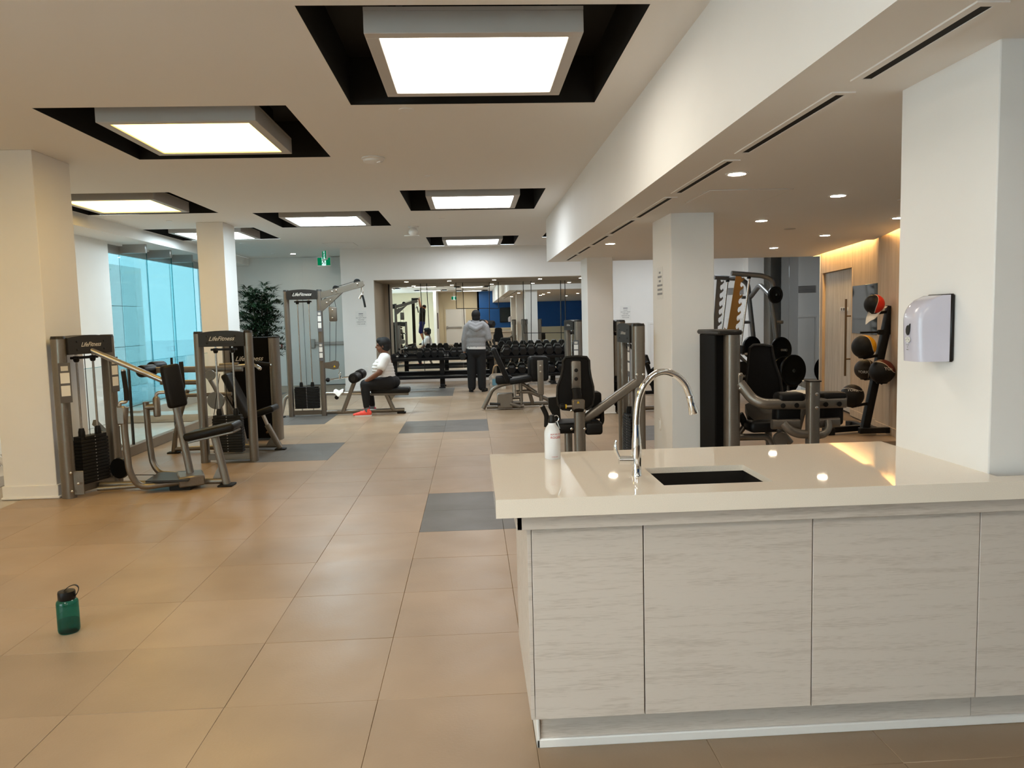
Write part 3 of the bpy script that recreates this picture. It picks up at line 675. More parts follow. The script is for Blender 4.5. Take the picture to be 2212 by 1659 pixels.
def smooth(P, k=3):
    out = []
    for i in range(len(P) - 1):
        a, b, c, d = P[max(i - 1, 0)], P[i], P[i + 1], P[min(i + 2, len(P) - 1)]
        for j in range(k):
            t = j / k; out.append(0.5 * ((2 * b) + (c - a) * t + (2 * a - 5 * b + 4 * c - d) * t * t + (3 * b - a - 3 * c + d) * t ** 3))
    out.append(P[-1]); return out
mb = MB(); mb.tube(smooth(pts), 0.0125, 18); mb.build('spout', 'chrome', fc)
a, b = pf(1490, 855), pf(1499, 894); dr_ = (b - a).normalized()
mb = MB(); mb.lathe([(0.0128, 0), (0.0138, 0.004), (0.013, 0.012), (0.0135, 0.03), (0.0185, (b - a).length - 0.004), (0.017, (b - a).length)], a, dr_, 22); mb.build('spray_head', 'chrome', fc)
a, b = pf(1367, 994), pf(1337, 994)
mb = MB(); mb.tube([a, b], [0.0165, 0.0155], 18); mb.build('handle_hub', 'chrome', fc)
mb = MB(); mb.tube(smooth([pf(1338, 990), pf(1331, 975), pf(1328, 962), pf(1331, 951)]), [(0.006, 0.010)] * 7 + [(0.0045, 0.007)] * 3, 10); mb.build('lever', 'chrome', fc)
# white bottle
bb = F(1195, 992, KZ); by = bb.y + 0.02
bo = empty('drink_bottle', (bb.x, by, KZ), 'white aluminium drink bottle with red lettering on the counter', 'bottle')
r = 0.0335; hb_ = D(1195, 913, by).z - KZ
mb = MB(); mb.lathe([(r - .003, 0), (r, .004), (r, hb_ * .70), (r * .96, hb_ * .77), (r * .80, hb_ * .86), (r * .54, hb_ * .94), (r * .48, hb_ * .97), (r * .48, hb_)], (bb.x, by, KZ), n=32)
mat('enamel_white', (0.78, 0.78, 0.79, 1), 0.18); mb.build('body', 'enamel_white', bo)
mb = MB(); mb.lathe([(r * .46, 0), (r * .48, .002), (r * .48, .012), (r * .40, .017), (r * .40, .026), (r * .3, .032), (r * .1, .034)], (bb.x, by, KZ + hb_), n=24); mb.build('cap', 'plastic_black', bo)
mb = MB()
cp = V((bb.x + 0.017, by - 0.006, KZ + hb_ + 0.018))
mb.tube([cp + V((0.011 * math.cos(t), 0, 0.013 * math.sin(t))) for t in [2 * math.pi * i / 16 for i in range(17)]], 0.0014, 6); mb.build('ring', 'chrome', bo)
mb = MB(); mb.tube([cp + V((0.004, 0, -0.012)), cp + V((0.010, -0.002, -0.03)), cp + V((0.014, -0.004, -0.042))], 0.002, 6); mb.build('carabiner', 'bolt', bo)
mat('red_print', srgb(196, 40, 44), 0.4)
vx = (V((0, 0, 0)) - V((bb.x, by, 0))).normalized(); ax = (bb.x, by, 0)
cl = V((bb.x, by, 0)) + vx * r
def onb(body, size, zz, ang, m):
    c = V((bb.x + r * math.cos(ang), by + r * math.sin(ang), zz)); lettering('print', body, size, c, (1, 0, 0), (0, 0, 1), m, bo, align='LEFT', wrap=(ax, r))
a0 = math.atan2(vx.y, vx.x)
onb('ROGERS', 0.0135, D(1195, 943, by).z, a0 - 0.22, 'red_print'); onb('#LA VIE CHEZ', 0.0085, D(1195, 936, by).z, a0 - 0.22, 'red_print')
onb('O ROGERS', 0.0056, D(1195, 984, by).z, a0 - 0.1, 'red_print')
# soap dispenser on the column side (X = 1.80)
p0, p1 = S(1962, 780, 1.80), S(2064, 640, 1.80)
yd0, yd1, zd0, zd1 = 2.785, 2.935, S(2062, 782, 1.80).z, S(2064, 634, 1.80).z
ds = empty('soap_dispenser', (1.80, 2.86, zd0), 'white plastic soap dispenser on the column above the counter', 'dispenser')
mb = MB(); mb.box(1.782, 1.80, yd0 - 0.004, yd1 + 0.004, zd0, zd1, 0.006); mb.build('back_plate', 'plastic_black', ds)
mat('dispenser_white', srgb(206, 204, 218), 0.15)
yf = D(1962, 700, yd1).x
prof = []; nz = 14; dep = 0.118; mb = MB(); vs = []; fs = []; ny = 12
for i in range(nz + 1):
    t = i / nz; zz = zd0 + 0.002 + (zd1 - zd0 - 0.006) * t
    dd = dep * (1 - 0.06 * (1 - t) ** 2) * (1 if t < 0.62 else math.sqrt(max(0.0, 1 - ((t - 0.62) / 0.385) ** 2)) * 0.92 + 0.08)
    for j in range(ny + 1):
        u = -1 + 2 * j / ny; e = (1 - abs(u) ** 5) ** 0.5
        hw = (yd1 - yd0) / 2
        vs.append((1.784 - 0.012 - (dd - 0.012) * e, (yd0 + yd1) / 2 + hw * u, zz))
for i in range(nz):
    for j in range(ny):
        a = i * (ny + 1) + j; fs.append((a, a + ny + 1, a + ny + 2, a + 1))
b0 = len(vs); 
for i in range(nz + 1):
    for yv in (yd0, yd1): vs.append((1.783, yv, vs[i * (ny + 1)][2]))
for i in range(nz):
    fs.append((i * (ny + 1), b0 + 2 * i, b0 + 2 * i + 2, (i + 1) * (ny + 1))); fs.append((i * (ny + 1) + ny, (i + 1) * (ny + 1) + ny, b0 + 2 * i + 3, b0 + 2 * i + 1))
fs.append(tuple(range(ny + 1)) + (b0 + 1, b0)); fs.append(tuple(reversed(range(nz * (ny + 1), (nz + 1) * (ny + 1)))) + (b0 + 2 * nz, b0 + 2 * nz + 1))
mb.add(vs, fs); cov = mb.build('cover', 'dispenser_white', ds, sharp=50)
fx = 1.784 - dep - 0.0012; yc_ = (yd0 + yd1) / 2
zc = S(1975, 712, 1.68).z
mb = MB(); dro = [V((fx, yc_ - u * 0.013, zc + w * 0.017)) for u, w in ((1.0, 1.35), (0.55, 1.0), (-0.1, 1.0), (-0.65, 0.75), (-1.0, 0.1), (-0.95, -0.6), (-0.55, -1.1), (0.0, -1.25), (0.45, -0.95), (0.8, -0.3), (0.95, 0.5))]
mb.prism(dro, (0.004, 0, 0)); mb.build('window_drop', 'cap_grey', cov)
mb = MB(); mb.prism([V((fx - 0.0006, yc_ + 0.016 * math.cos(2 * math.pi * i / 20), zc - 0.038 + 0.012 * math.sin(2 * math.pi * i / 20))) for i in range(20)], (0.002, 0, 0)); mb.build('sticker', 'paper', cov)
lettering('print', 'OT-70', 0.010, (fx - 0.002, yc_, zc - 0.039), (0, -1, 0), (0, 0, 1), 'ink', cov)
for dz, w_, t_ in ((-0.030, .018, .0014), (-0.0335, .012, .001), (-0.046, .02, .0016), (-0.058, .016, .003), (-0.066, .005, .006), (-0.076, .012, .004)):
    mb = MB(); mb.box(fx - 0.002, fx - 0.0015, yc_ - w_ / 2, yc_ + w_ / 2, zc + dz - t_ / 2, zc + dz + t_ / 2); mb.build('faded_print', 'ink_grey', cov)
# teal bottle on the floor
tb = F(140, 1372); tb.y += 0.045
tl = empty('water_bottle', tb, 'teal translucent water bottle with black loop cap on the floor', 'bottle')
hh = D(140, 1293, tb.y).z; r = 0.5 * (D(162, 1340, tb.y).x - D(117, 1340, tb.y).x) 
clear_mat('teal_plastic', (0.11, 0.53, 0.55, 1), 1.0); clear_mat('teal_water', (0.35, 0.75, 0.75, 1), 0.6)
mb = MB(); mb.lathe([(r * .86, 0), (r * .96, .006), (r, .018), (r, hh * .88), (r * .95, hh * .94), (r * .74, hh)], tb, n=32); mb.build('body', 'teal_plastic', tl)
mb = MB(); mb.lathe([(r * .9, .006), (r * .95, .02), (r * .95, hh * .36)], tb, n=28); mb.build('water', 'teal_water', tl)
mb = MB(); mb.lathe([(r * .74, hh - .004), (r * .80, hh), (r * .80, hh + .032), (r * .76, hh + .040), (r * .3, hh + .042)], tb, n=28); cpo = mb.build('cap', 'plastic_black', tl)
mb = MB(); mb.tube(smooth([tb + V((-0.005, -0.01, hh + .045)), tb + V((.02, -.008, hh + .065)), tb + V((.048, -.005, hh + .072)), tb + V((.062, 0, hh + .055)), tb + V((.055, 0, hh + .03)), tb + V((.042, 0, hh + .012))]), (0.009, 0.0022), 8, up=(0, 0, 1)); mb.build('loop', 'plastic_black', cpo)
mat('yellow_print', srgb(190, 180, 50), 0.5)
lettering('print', 'D', 0.022, (tb.x - r * .85, tb.y - r * .5, hh * .72), (1, 0, 0), (0, 0, 1), 'yellow_print', tl, wrap=((tb.x, tb.y, 0), r))
# ================================================================== ceiling fittings
def disc(name, x, y, z, prof, m, label, cat, group=None, n=20, glow_r=None):
    t = empty(name, (x, y, z), label, cat, group)
    mb = MB(); mb.lathe([(r, -h) for r, h in prof], (x, y, z), n=n); mb.build('body', m, t)
    if glow_r:
        mb = MB(); mb.lathe([(glow_r, -prof[-1][1] - 0.001), (glow_r * 0.5, -prof[-1][1] - 0.0012)], (x, y, z), n=n); mb.build('lens', 'spot_glow', t)
    return t
for x, y in ((1.74, 4.98), (2.90, 5.99), (2.88, 7.54), (4.26, 7.52), (4.27, 9.14), (4.30, 10.79), (1.76, 9.66), (2.9, 9.4), (4.2, 4.2), (2.9, -3.0)):
    disc('downlight', x, y, BZ, [(0.075, -0.0), (0.075, 0.004), (0.058, 0.006)], 'trim_white', 'small round recessed downlight glowing in the lower right ceiling', 'downlight', 'round downlights in the lower ceiling', glow_r=0.055)
for px_ in (866, 968, 1069, 1167, 1250):
    p = F(px_, 602, NZ - 0.012)
    disc('niche_downlight', p.x, 18.0, NZ - 0.012, [(0.06, 0), (0.06, 0.004), (0.05, 0.005)], 'trim_white', 'tiny round downlight in the soffit over the wall mirror', 'downlight', 'downlights over the mirror', glow_r=0.045)
p = F(633, 548, CZ); disc('corner_downlight', p.x, p.y, CZ, [(0.075, 0), (0.075, 0.004), (0.058, 0.006)], 'trim_white', 'single lit downlight in the ceiling before the exit door', 'downlight', glow_r=0.055)
for px_, py_ in ((878, 237), (924, 380), (955, 472), (733, 491), (590, 548), (365, 477), (523, 526)):
    p = F(px_, py_, CZ); disc('sprinkler_cover', p.x, p.y, CZ, [(0.06 if py_ == 237 else 0.045, 0), (0.06 if py_ == 237 else 0.045, 0.006), (0.03, 0.009)], 'trim_white', 'flat white sprinkler cover plate on the main ceiling', 'sprinkler', 'sprinkler cover plates')
p = F(1706, 494, BZ); disc('sprinkler_cover', p.x, p.y, BZ, [(0.06, 0), (0.06, 0.006), (0.03, 0.009)], 'lamp_frame', 'grey sprinkler cover plate in the lower ceiling', 'sprinkler')
p = F(806, 341, CZ); t = disc('smoke_detector', p.x, p.y, CZ, [(0.11, 0), (0.115, 0.012), (0.10, 0.02), (0.095, 0.04), (0.06, 0.05), (0.02, 0.052)], 'trim_white', 'round white smoke detector on the ceiling', 'smoke detector', n=28)
mb = MB(); mb.lathe([(0.026, -0.03), (0.026, -0.055), (0.015, -0.06)], (p.x + 0.06, p.y - 0.03, CZ), n=14); mb.build('sensor_dome', 'trim_white', t)
p = F(893, 489, CZ); t = empty('security_camera', (p.x, p.y, CZ), 'white ceiling security camera with a round head and base plate', 'camera')
mb = MB(); mb.lathe([(0.09, 0), (0.09, -0.02), (0.05, -0.03), (0.05, -0.06)], (p.x, p.y, CZ), n=20); mb.build('base', 'trim_white', t)
mb = MB(); mb.ball((p.x, p.y - 0.02, CZ - 0.10), (0.085, 0.085, 0.065)); mb.build('head', 'trim_white', t)
mb = MB(); mb.box(p.x - 0.16, p.x + 0.1, p.y - 0.05, p.y + 0.05, CZ - 0.165, CZ - 0.15, 0.005); mb.build('lower_plate', 'trim_white', t)
# slot diffusers
sl = [(2.26, 3.02), (3.17, 4.35), (4.53, 5.74), (5.92, 7.14), (7.27, 8.51), (8.65, 9.80), (9.95, 11.1), (11.2, 12.4), (0.9, 2.1)]
for a, b in sl:
    t = empty('slot_vent', (1.55, (a + b) / 2, BZ), 'long narrow slot vent in the lower ceiling beside the bulkhead', 'vent', 'slot vents along the bulkhead')
    mb = MB(); mb.box(1.505, 1.535, a, b, BZ - 0.006, BZ); mb.box(1.575, 1.605, a, b, BZ - 0.006, BZ); mb.box(1.535, 1.575, a, a + 0.03, BZ - 0.006, BZ); mb.box(1.535, 1.575, b - 0.03, b, BZ - 0.006, BZ); mb.build('frame', 'paint_ceiling', t)
    mb = MB(); mb.box(1.535, 1.575, a + 0.03, b - 0.03, BZ - 0.003, BZ); mb.build('slot', 'slot_dark', t)
# access hatches
def hatch(x0, x1, y0, y1, z, label):
    t = empty('access_hatch', ((x0 + x1) / 2, (y0 + y1) / 2, z), label, 'hatch')
    mb = MB(); mb.box(x0, x1, y0, y1, z - 0.006, z, 0.002); mb.build('panel', 'paint_ceiling', t)
    mb = MB(); e = 0.008
    mb.box(x0 - e, x1 + e, y0 - e, y0, z - 0.003, z); mb.box(x0 - e, x1 + e, y1, y1 + e, z - 0.003, z); mb.box(x0 - e, x0, y0, y1, z - 0.003, z); mb.box(x1, x1 + e, y0, y1, z - 0.003, z); mb.build('gap_line', 'lamp_frame', t)
hatch(1.76, 2.38, 5.62, 6.24, BZ, 'square access hatch in the lower ceiling in front of the beige column')
hatch(3.55, 4.1, 5.75, 6.3, BZ, 'square access hatch in the lower ceiling past the second downlight')
hatch(-2.95, -2.35, 15.8, 16.5, CZ, 'square access hatch in the main ceiling by the exit sign')
# exit signs
glow('sign_green', (0.0, 0.2, 0.075, 1), 0.55); glow('sign_white', (0.62, 0.95, 0.85, 1), 0.7)
def exit_sign(c, r, w, h, label, stem):
    c, r = V(c), V(r).normalized(); up = V((0, 0, 1)); n = r.cross(up)
    t = empty('exit_sign', c + V((0, 0, -h / 2)), label, 'exit sign')
    mb = MB(); mb.obox(c, r * (w / 2), n * 0.02, up * (h / 2), 0.004); mb.build('housing', 'trim_white', t)
    f = c + n * 0.0205
    for s0 in (-1, 1):
        mb = MB(); mb.obox(f + r * (s0 * w * 0.30), r * (w * 0.155), n * 0.001, up * (h * 0.37)); mb.build('green_panel', 'sign_green', t)
    mb = MB(); mb.obox(f, r * (w * 0.145), n * 0.001, up * (h * 0.40)); mb.build('white_panel', 'sign_white', t)
    mb = MB(); k = h * 0.34; g = f + n * 0.002
    P = lambda x, y: g + r * (x * k) + up * (y * k)
    mb.ball(P(0.25, 0.78), k * 0.15, 8, 6)
    for a, b, ww in ((P(0.15, 0.6), P(-0.1, -0.05), 0.30), (P(0.12, 0.5), P(0.5, 0.25), 0.14), (P(0.12, 0.5), P(-0.35, 0.4), 0.14), (P(-0.35, 0.4), P(-0.5, 0.1), 0.14), (P(-0.1, 0), P(0.3, -0.25), 0.17), (P(0.3, -0.25), P(0.2, -0.8), 0.17), (P(-0.1, 0), P(-0.25, -0.5), 0.17), (P(-0.25, -0.5), P(-0.7, -0.6), 0.17)):
        mb.beam(a, b, k * ww, 0.002, up=n, ch=0)
    mat('sign_ink', (0.0, 0.12, 0.05, 1), 0.6) if 'sign_ink' not in M else 0
    mb.build('running_figure', 'sign_ink', t)
    if stem: mb = MB(); mb.box(c.x - 0.03, c.x + 0.03, c.y - 0.03, c.y + 0.03, c.z + h / 2, CZ); mb.build('stem', 'trim_white', t)
    return t
a = D(700, 565, 18.7); exit_sign(a, (1, 0, 0), 0.33, 0.24, 'green running man exit sign facing the room by the exit door', False)
mb = MB(); mb.box(a.x - 0.02, a.x + 0.02, a.y - 0.02, a.y + 0.02, a.z + 0.11, CZ); mb.build('stem', 'trim_white', children(bpy.data.objects['exit_sign'])[0].parent)
a = D(702, 550, 17.6); exit_sign(a, (0.5, -1, 0), 0.33, 0.24, 'exit sign turned sideways under the ceiling hatch', True)
exit_sign((-1.0, RY + 0.9, 2.75), (-1, 0, 0), 0.33, 0.24, 'green exit sign over the rear door seen in the mirror', True)
# paper notices
def notice(c, r, w, h, lines, label):
    c, r = V(c), V(r).normalized(); up = V((0, 0, 1)); n = r.cross(up)
    t = empty('paper_notice', c + V((0, 0, -h / 2)), label, 'notice')
    mb = MB(); mb.obox(c + n * 0.002, r * (w / 2), n * 0.0012, up * (h / 2)); mb.build('sheet', 'paper', t)
    k = len(lines)
    for i, l in enumerate(lines):
        if isinstance(l, float):
            zc_ = c + n * 0.0035 + up * (h * (0.40 - 0.80 * (i + 0.5) / k)); q = MB(); q.obox(zc_, r * (w * l / 2), n * 0.0004, up * (h * 0.032)); q.build('faded_text', 'ink_grey', t); continue
        lettering('text', l, h * 0.095, c + n * 0.0035 + up * (h * (0.40 - 0.80 * (i + 0.5) / k)), r, up, 'ink_grey' if i == 0 else 'ink', t)
L6 = [0.4, 'PLEASE', 'DO NOT DROP', 'THE FREE', 'WEIGHTS ON', 'THE FLOOR']
a = D(780, 689, WB); notice((a.x, WB, a.z), (1, 0, 0), 0.24, 0.34, L6, 'faint paper notice on the white wall beside the mirror niche')
a = D(1351, 676, WB); notice((a.x, WB, a.z), (1, 0, 0), 0.25, 0.32, L6, 'paper notice on the white wall behind the weight towers')
a = S(1426, 612, 1.80); notice((1.80, a.y, a.z), (0, -1, 0), 0.22, 0.30, [0.28, 0.66, 0.34, 0.9, 0.8, 0.85], 'paper notice on the side of the wide beige column')
# small wall fittings
def plate(name, c, r, w, h, m, label, cat, d=0.012, detail=None):
    c, r = V(c), V(r).normalized(); n = r.cross(V((0, 0, 1)))
    t = empty(name, c - V((0, 0, h / 2)), label, cat)
    mb = MB(); mb.obox(c + n * d / 2, r * (w / 2), n * (d / 2), (0, 0, h / 2), 0.003); mb.build('plate', m, t)
    if detail: mb = MB(); mb.obox(c + n * (d + 0.002), r * (w * 0.25), n * 0.003, (0, 0, h * 0.3), 0.001); mb.build('insert', detail, t)
mat('alarm_red', srgb(150, 36, 40), 0.4)
a = D(606, 747, MY); plate('fire_alarm_pull', (a.x, MY, a.z), (1, 0, 0), 0.10, 0.13, 'alarm_red', 'red fire alarm pull station on the wall by the exit door', 'fire alarm', 0.05, 'paper')
a = D(616, 747, MY); plate('wall_switch', (a.x, MY, a.z), (1, 0, 0), 0.06, 0.13, 'brushed_steel', 'small steel plate beside the red fire alarm', 'switch', 0.02)
a = D(792, 798, WB); plate('power_outlet', (a.x, WB, a.z), (1, 0, 0), 0.08, 0.12, 'trim_white', 'white power outlet on the wall left of the mirror niche', 'outlet', 0.008, 'paper')
a = S(1426, 916, 1.80); plate('power_outlet', (1.80, a.y, a.z), (0, -1, 0), 0.075, 0.12, 'trim_white', 'white outlet low on the beige column behind the faucet', 'outlet', 0.008, 'paper')
# panelled white doors and grille at the back right
def framed(name, x0, x1, z0, z1, label, cat, kind=None):
    t = empty(name, ((x0 + x1) / 2, WB, z0), label, cat, kind=kind); w = 0.05
    mb = MB(); mb.box(x0, x1, WB - 0.012, WB, z0, z1, 0.002); mb.build('leaf', 'trim_white', t)
    mb = MB(); mb.box(x0 - w, x0, WB - 0.022, WB, z0, z1, 0.003); mb.box(x1, x1 + w, WB - 0.022, WB, z0, z1, 0.003); mb.box(x0 - w, x1 + w, WB - 0.022, WB, z1, z1 + w, 0.003); mb.build('casing', 'trim_white', t)
    return t
a, b = D(1404, 700, WB), D(1404, 850, WB); framed('door_4', a.x, a.x + 0.9, 0.02, a.z, 'white panelled door behind the wide beige column', 'door', 'structure')
a, b = D(1572, 690, WB), D(1616, 690, WB); framed('door_5', a.x, b.x, 0.02, a.z, 'white panelled door behind the smith machine', 'door', 'structure')
a, b = D(1570, 622, WB), D(1608, 636, WB); t = empty('air_grille', ((a.x + b.x) / 2, WB, b.z), 'grey air return grille on the white wall behind the smith machine', 'grille')
mb = MB(); mb.box(a.x, b.x, WB - 0.012, WB, b.z, a.z, 0.002); mb.build('frame', 'lamp_frame', t)
for i in range(6):
    mb = MB(); zz = b.z + (a.z - b.z) * (i + 0.5) / 6; mb.box(a.x + 0.02, b.x - 0.02, WB - 0.02, WB - 0.008, zz - 0.004, zz + 0.006); mb.build('slat', 'ink', t)
a = D(1632, 640, 16.9); mb = MB(); mb.box(D(1616, 640, 16.9).x, D(1650, 640, 16.9).x, 16.9, WB, 0, CZ); mb.build('wall_pier', 'paint_white', kind='structure', label='pale pier between the white wall and the dark mirror', cat='pier')
a, b = D(1548, 592, WB), D(1556, 640, WB)
# mirror-only fittings on the rear wall
t = empty('television', (2.4, RY + 0.52, 1.2), 'black wall television on the blue rear wall seen in the mirror', 'television')
mb = MB(); mb.box(1.7, 3.1, RY + 0.53, RY + 0.575, 1.3, 2.1, 0.006); mb.build('screen', 'glossy_dark', t)
mb = MB(); mb.box(1.66, 3.14, RY + 0.505, RY + 0.56, 1.26, 2.14, 0.006); mb.build('bezel', 'plastic_black', t)
t = empty('wall_picture', (-1.95, -6.0, 1.0), 'narrow red and dark picture on the wall stub seen in the mirror', 'picture')
mb = MB(); mb.box(-1.95, -1.92, -6.3, -5.6, 1.0, 1.9); mb.build('frame', 'plastic_black', t)
mb = MB(); mb.box(-1.925, -1.915, -6.2, -5.95, 1.05, 1.85); mb.build('print', 'alarm_red', t)
# ================================================================== strength machines
def bolt(mb, p, n, r=0.009, h=0.008): mb.lathe([(r, 0), (r, h * .6), (r * .6, h)], p, n, 8)
def tower(t, A, B, h, pw=0.046, pd=0.062, stack=(0.30, 0.42), face=1, logo=0.24, cap_h=0.165, rods=0.5, shroud=False, stack_z=0.10, capdepth=0.075):
    """weight tower between floor points A and B, face normal = face * (B-A) x z"""
    A, B = V((A[0], A[1], 0)), V((B[0], B[1], 0)); u = (B - A).normalized(); n = u.cross(V((0, 0, 1))) * face; up = V((0, 0, 1)); L = (B - A).length; C0 = (A + B) / 2
    for P in (A, B):
        m = MB(); m.tube([P, P + up * (h - 0.02)], (pw, pd) if abs(u.x) >= 0 else pw, 20, up=n, sq=2.6); m.build('post', 'steel', t)
    # arched cap
    m = MB(); pts = []; hw = L / 2 - pw * 0.55
    for i in range(9):
        s_ = -1 + i / 4; pts.append(C0 + u * (hw * s_) + up * (h - 0.012 + 0.022 * (1 - s_ * s_)))
    pts += [C0 + u * hw + up * (h - cap_h), C0 - u * hw + up * (h - cap_h)]
    m.prism(pts, n * (capdepth * 2 + 0.012)); cap = m.build('cap', 'cap_grey', t)
    m = MB()
    for P in (A, B): m.tube([P + up * (h - 0.02), P + up * (h + 0.004)], [(pw * 1.02, pd * 1.02), (pw * .9, pd * .9)], 20, up=n, sq=2.6); 
    m.v and MB()
    for k, P in enumerate((A, B)):
        q = MB(); q.tube([P + up * (h - 0.02), P + up * (h + 0.006)], [(pw * 1.02, pd * 1.02), (pw * .9, pd * .9)], 20, up=n, sq=2.6); q.build('post_cap', 'cap_grey', t)
    for sx in (-1, 1):
        for sz in (0.3, 0.75):
            q = MB(); bolt(q, C0 + u * (sx * hw * 0.62) + up * (h - cap_h * sz) + n * (capdepth + 0.004), n, 0.011, 0.006); q.build('bolt', 'plastic_black', cap)
    if logo: lettering('logo', 'LifeFitness', logo * 0.22, C0 + up * (h - cap_h * 0.48) + n * (capdepth + 0.007), u * face, up, 'logo_white', cap, shear=0.45, bold=0.0008)
    m = MB(); m.obox(C0 + up * 0.06, u * (L / 2), n * 0.03, up * 0.035, 0.004); m.build('foot_bar', 'steel', t)
    m = MB(); m.obox(C0 + up * (h - cap_h - 0.035), u * (L * 0.26), n * 0.022, up * 0.012, 0.004); m.build('rod_bracket', 'plastic_black', t)
    sw, sh = stack; z0 = stack_z
    for s_ in (-1, 1):
        P = C0 + u * (s_ * L * 0.17)
        q = MB(); q.cyl(P + up * 0.08, P + up * (h - cap_h), 0.0105, 10); q.build('guide_rod', 'rod_chrome', t)
        q = MB(); q.lathe([(0.026, 0), (0.026, -0.04), (0.018, -0.055)], P + up * (h - cap_h - 0.02), n=12); q.build('rod_stop', 'plastic_black', t)
        q = MB(); q.lathe([(0.03, 0), (0.03, 0.04), (0.022, 0.075)], P + up * (z0 + sh), n=12); q.build('bushing', 'plastic_black', t)
    q = MB(); q.cyl(C0 + up * (z0 + sh), C0 + up * (h - cap_h), 0.0035, 6); q.build('cable', 'plastic_black', t)
    q = MB(); k = 14; th = sh / k
    for i in range(k):
        w_ = sw if i < k - 1 else sw * 0.7
        q.obox(C0 + up * (z0 + th * (i + 0.5)), u * (w_ / 2), n * 0.055, up * (th / 2 - 0.0022), 0.003)
    q.obox(C0 + up * (z0 + sh / 2), u * (sw / 2 - 0.01), n * 0.045, up * (sh / 2))
    st = q.build('weight_stack', 'stack_black', t, kind='stuff')
    q = MB()
    for i in range(k): q.obox(C0 + up * (z0 + th * (i + 0.5)) + n * 0.0555, u * 0.005, n * 0.001, up * 0.005)
    q.build('number_dots', 'ink_grey', st, kind='stuff')
    return u, n
def placard(t, c, r, w, h, n=2):
    c, r = V(c), V(r).normalized(); up = V((0, 0, 1)); nn = r.cross(up)
    m = MB(); m.obox(c, r * (w / 2), nn * 0.002, up * (h / 2)); p = m.build('instruction_plate', 'ink', t)
    for i in range(n):
        q = MB(); q.obox(c + up * (h * (0.12 - 0.32 * i)) + nn * 0.0025, r * (w * 0.38), nn * 0.001, up * (h * 0.13)); q.build('picture', 'paper', p)
    q = MB(); q.obox(c + up * (h * 0.36) + nn * 0.0025, r * (w * 0.3), nn * 0.001, up * (h * 0.06)); q.build('picture', 'logo_white', p)
def shoe(t, p, w=0.11, d=0.07):
    m = MB(); m.box(p.x - w / 2, p.x + w / 2, p.y - d / 2, p.y + d / 2, 0, 0.018, 0.006); m.build('rubber_foot', 'rubber', t)
def T(t, name, pts, r, mt='steel', fil=0.05, n=12, up=None, sq=None):
    m = MB(); m.tube(pts, r, n, fil=fil, up=up, sq=sq); return m.build(name, mt, t)
def roller(t, c, ax, L, r=0.065):
    c, ax = V(c), V(ax).normalized(); m = MB(); m.lathe([(r * .7, -L / 2), (r * .95, -L / 2 + 0.01), (r, -L / 2 + 0.025), (r, L / 2 - 0.025), (r * .95, L / 2 - 0.01), (r * .7, L / 2)], c, ax, 20); o = m.build('roller_pad', 'vinyl', t)
    m = MB(); m.lathe([(r * .45, -L / 2 - 0.006), (r * .45, L / 2 + 0.006)], c, ax, 16); m.build('end_disc', 'cap_grey', o)

# ---------------- A: chest machine beside the near column
zA = lambda x, y, Y: D(x / 3.456, 680 + y / 3.456, Y)
fA = lambda x, y, z=0: F(x / 3.456, 680 + y / 3.456, z)
pa = F(147, 1077); pa.y += 0.03; pb = V((pa.x + 0.17, pa.y + 0.56, 0))
hA = D(120, 728, pa.y).z
ta = empty('strength_machine', ((-3.1), 7.35, 0), 'grey weight machine with a slanted top tube and chest pad beside the near column', 'exercise machine')
uA, nA = tower(ta, pa, pb, hA, pw=0.052, pd=0.062, stack=(0.33, 0.44), face=1, logo=0.26)
cA = (pa + pb) / 2; YM = cA.y + 0.02
placard(ta, pa + V((0, 0, hA * 0.72)) + nA * 0.05 - uA * 0.02 + V((0.028, -0.03, 0)), uA + nA * 0.5, 0.10, 0.36)
placard(ta, pb + V((0, 0, hA * 0.74)) + nA * 0.066, uA, 0.10, 0.34)
T(ta, 'top_tube', [cA + nA * 0.02 + V((0, 0, D(172, 752, YM).z)), zA(1230, 497, YM - 0.05)], 0.026, 'steel_light', 0)
# weight machine base
T(ta, 'base_tube', [V((cA.x + 0.05, YM, 0.05)), V((fA(1650, 1290).x, YM, 0.05))], 0.03, 'steel', 0)
T(ta, 'base_tube', [V((cA.x + 0.1, YM - 0.16, 0.045)), V((fA(1350, 1290).x - 0.1, YM - 0.06, 0.05))], 0.02, 'steel', 0)
# foot plate
m = MB(); m.prism([fA(1085, 1247, .11), fA(1185, 1183, .11), fA(1478, 1165, .11), fA(1405, 1238, .11)], (0, 0, 0.018)); m.build('foot_plate', 'cap_grey', ta)
m = MB(); c = fA(1432, 1215, .09); m.obox((c.x, YM - 0.02, 0.085), (0.10, 0.06, 0), (-0.06, 0.14, 0), (0, 0, 0.05), 0.012); m.build('pivot_housing', 'steel', ta)
m = MB(); m.obox((c.x - 0.06, YM - 0.02, 0.03), (0.10, 0, 0), (0, 0.13, 0), (0, 0, 0.03), 0.004); m.build('under_frame', 'rubber', ta)
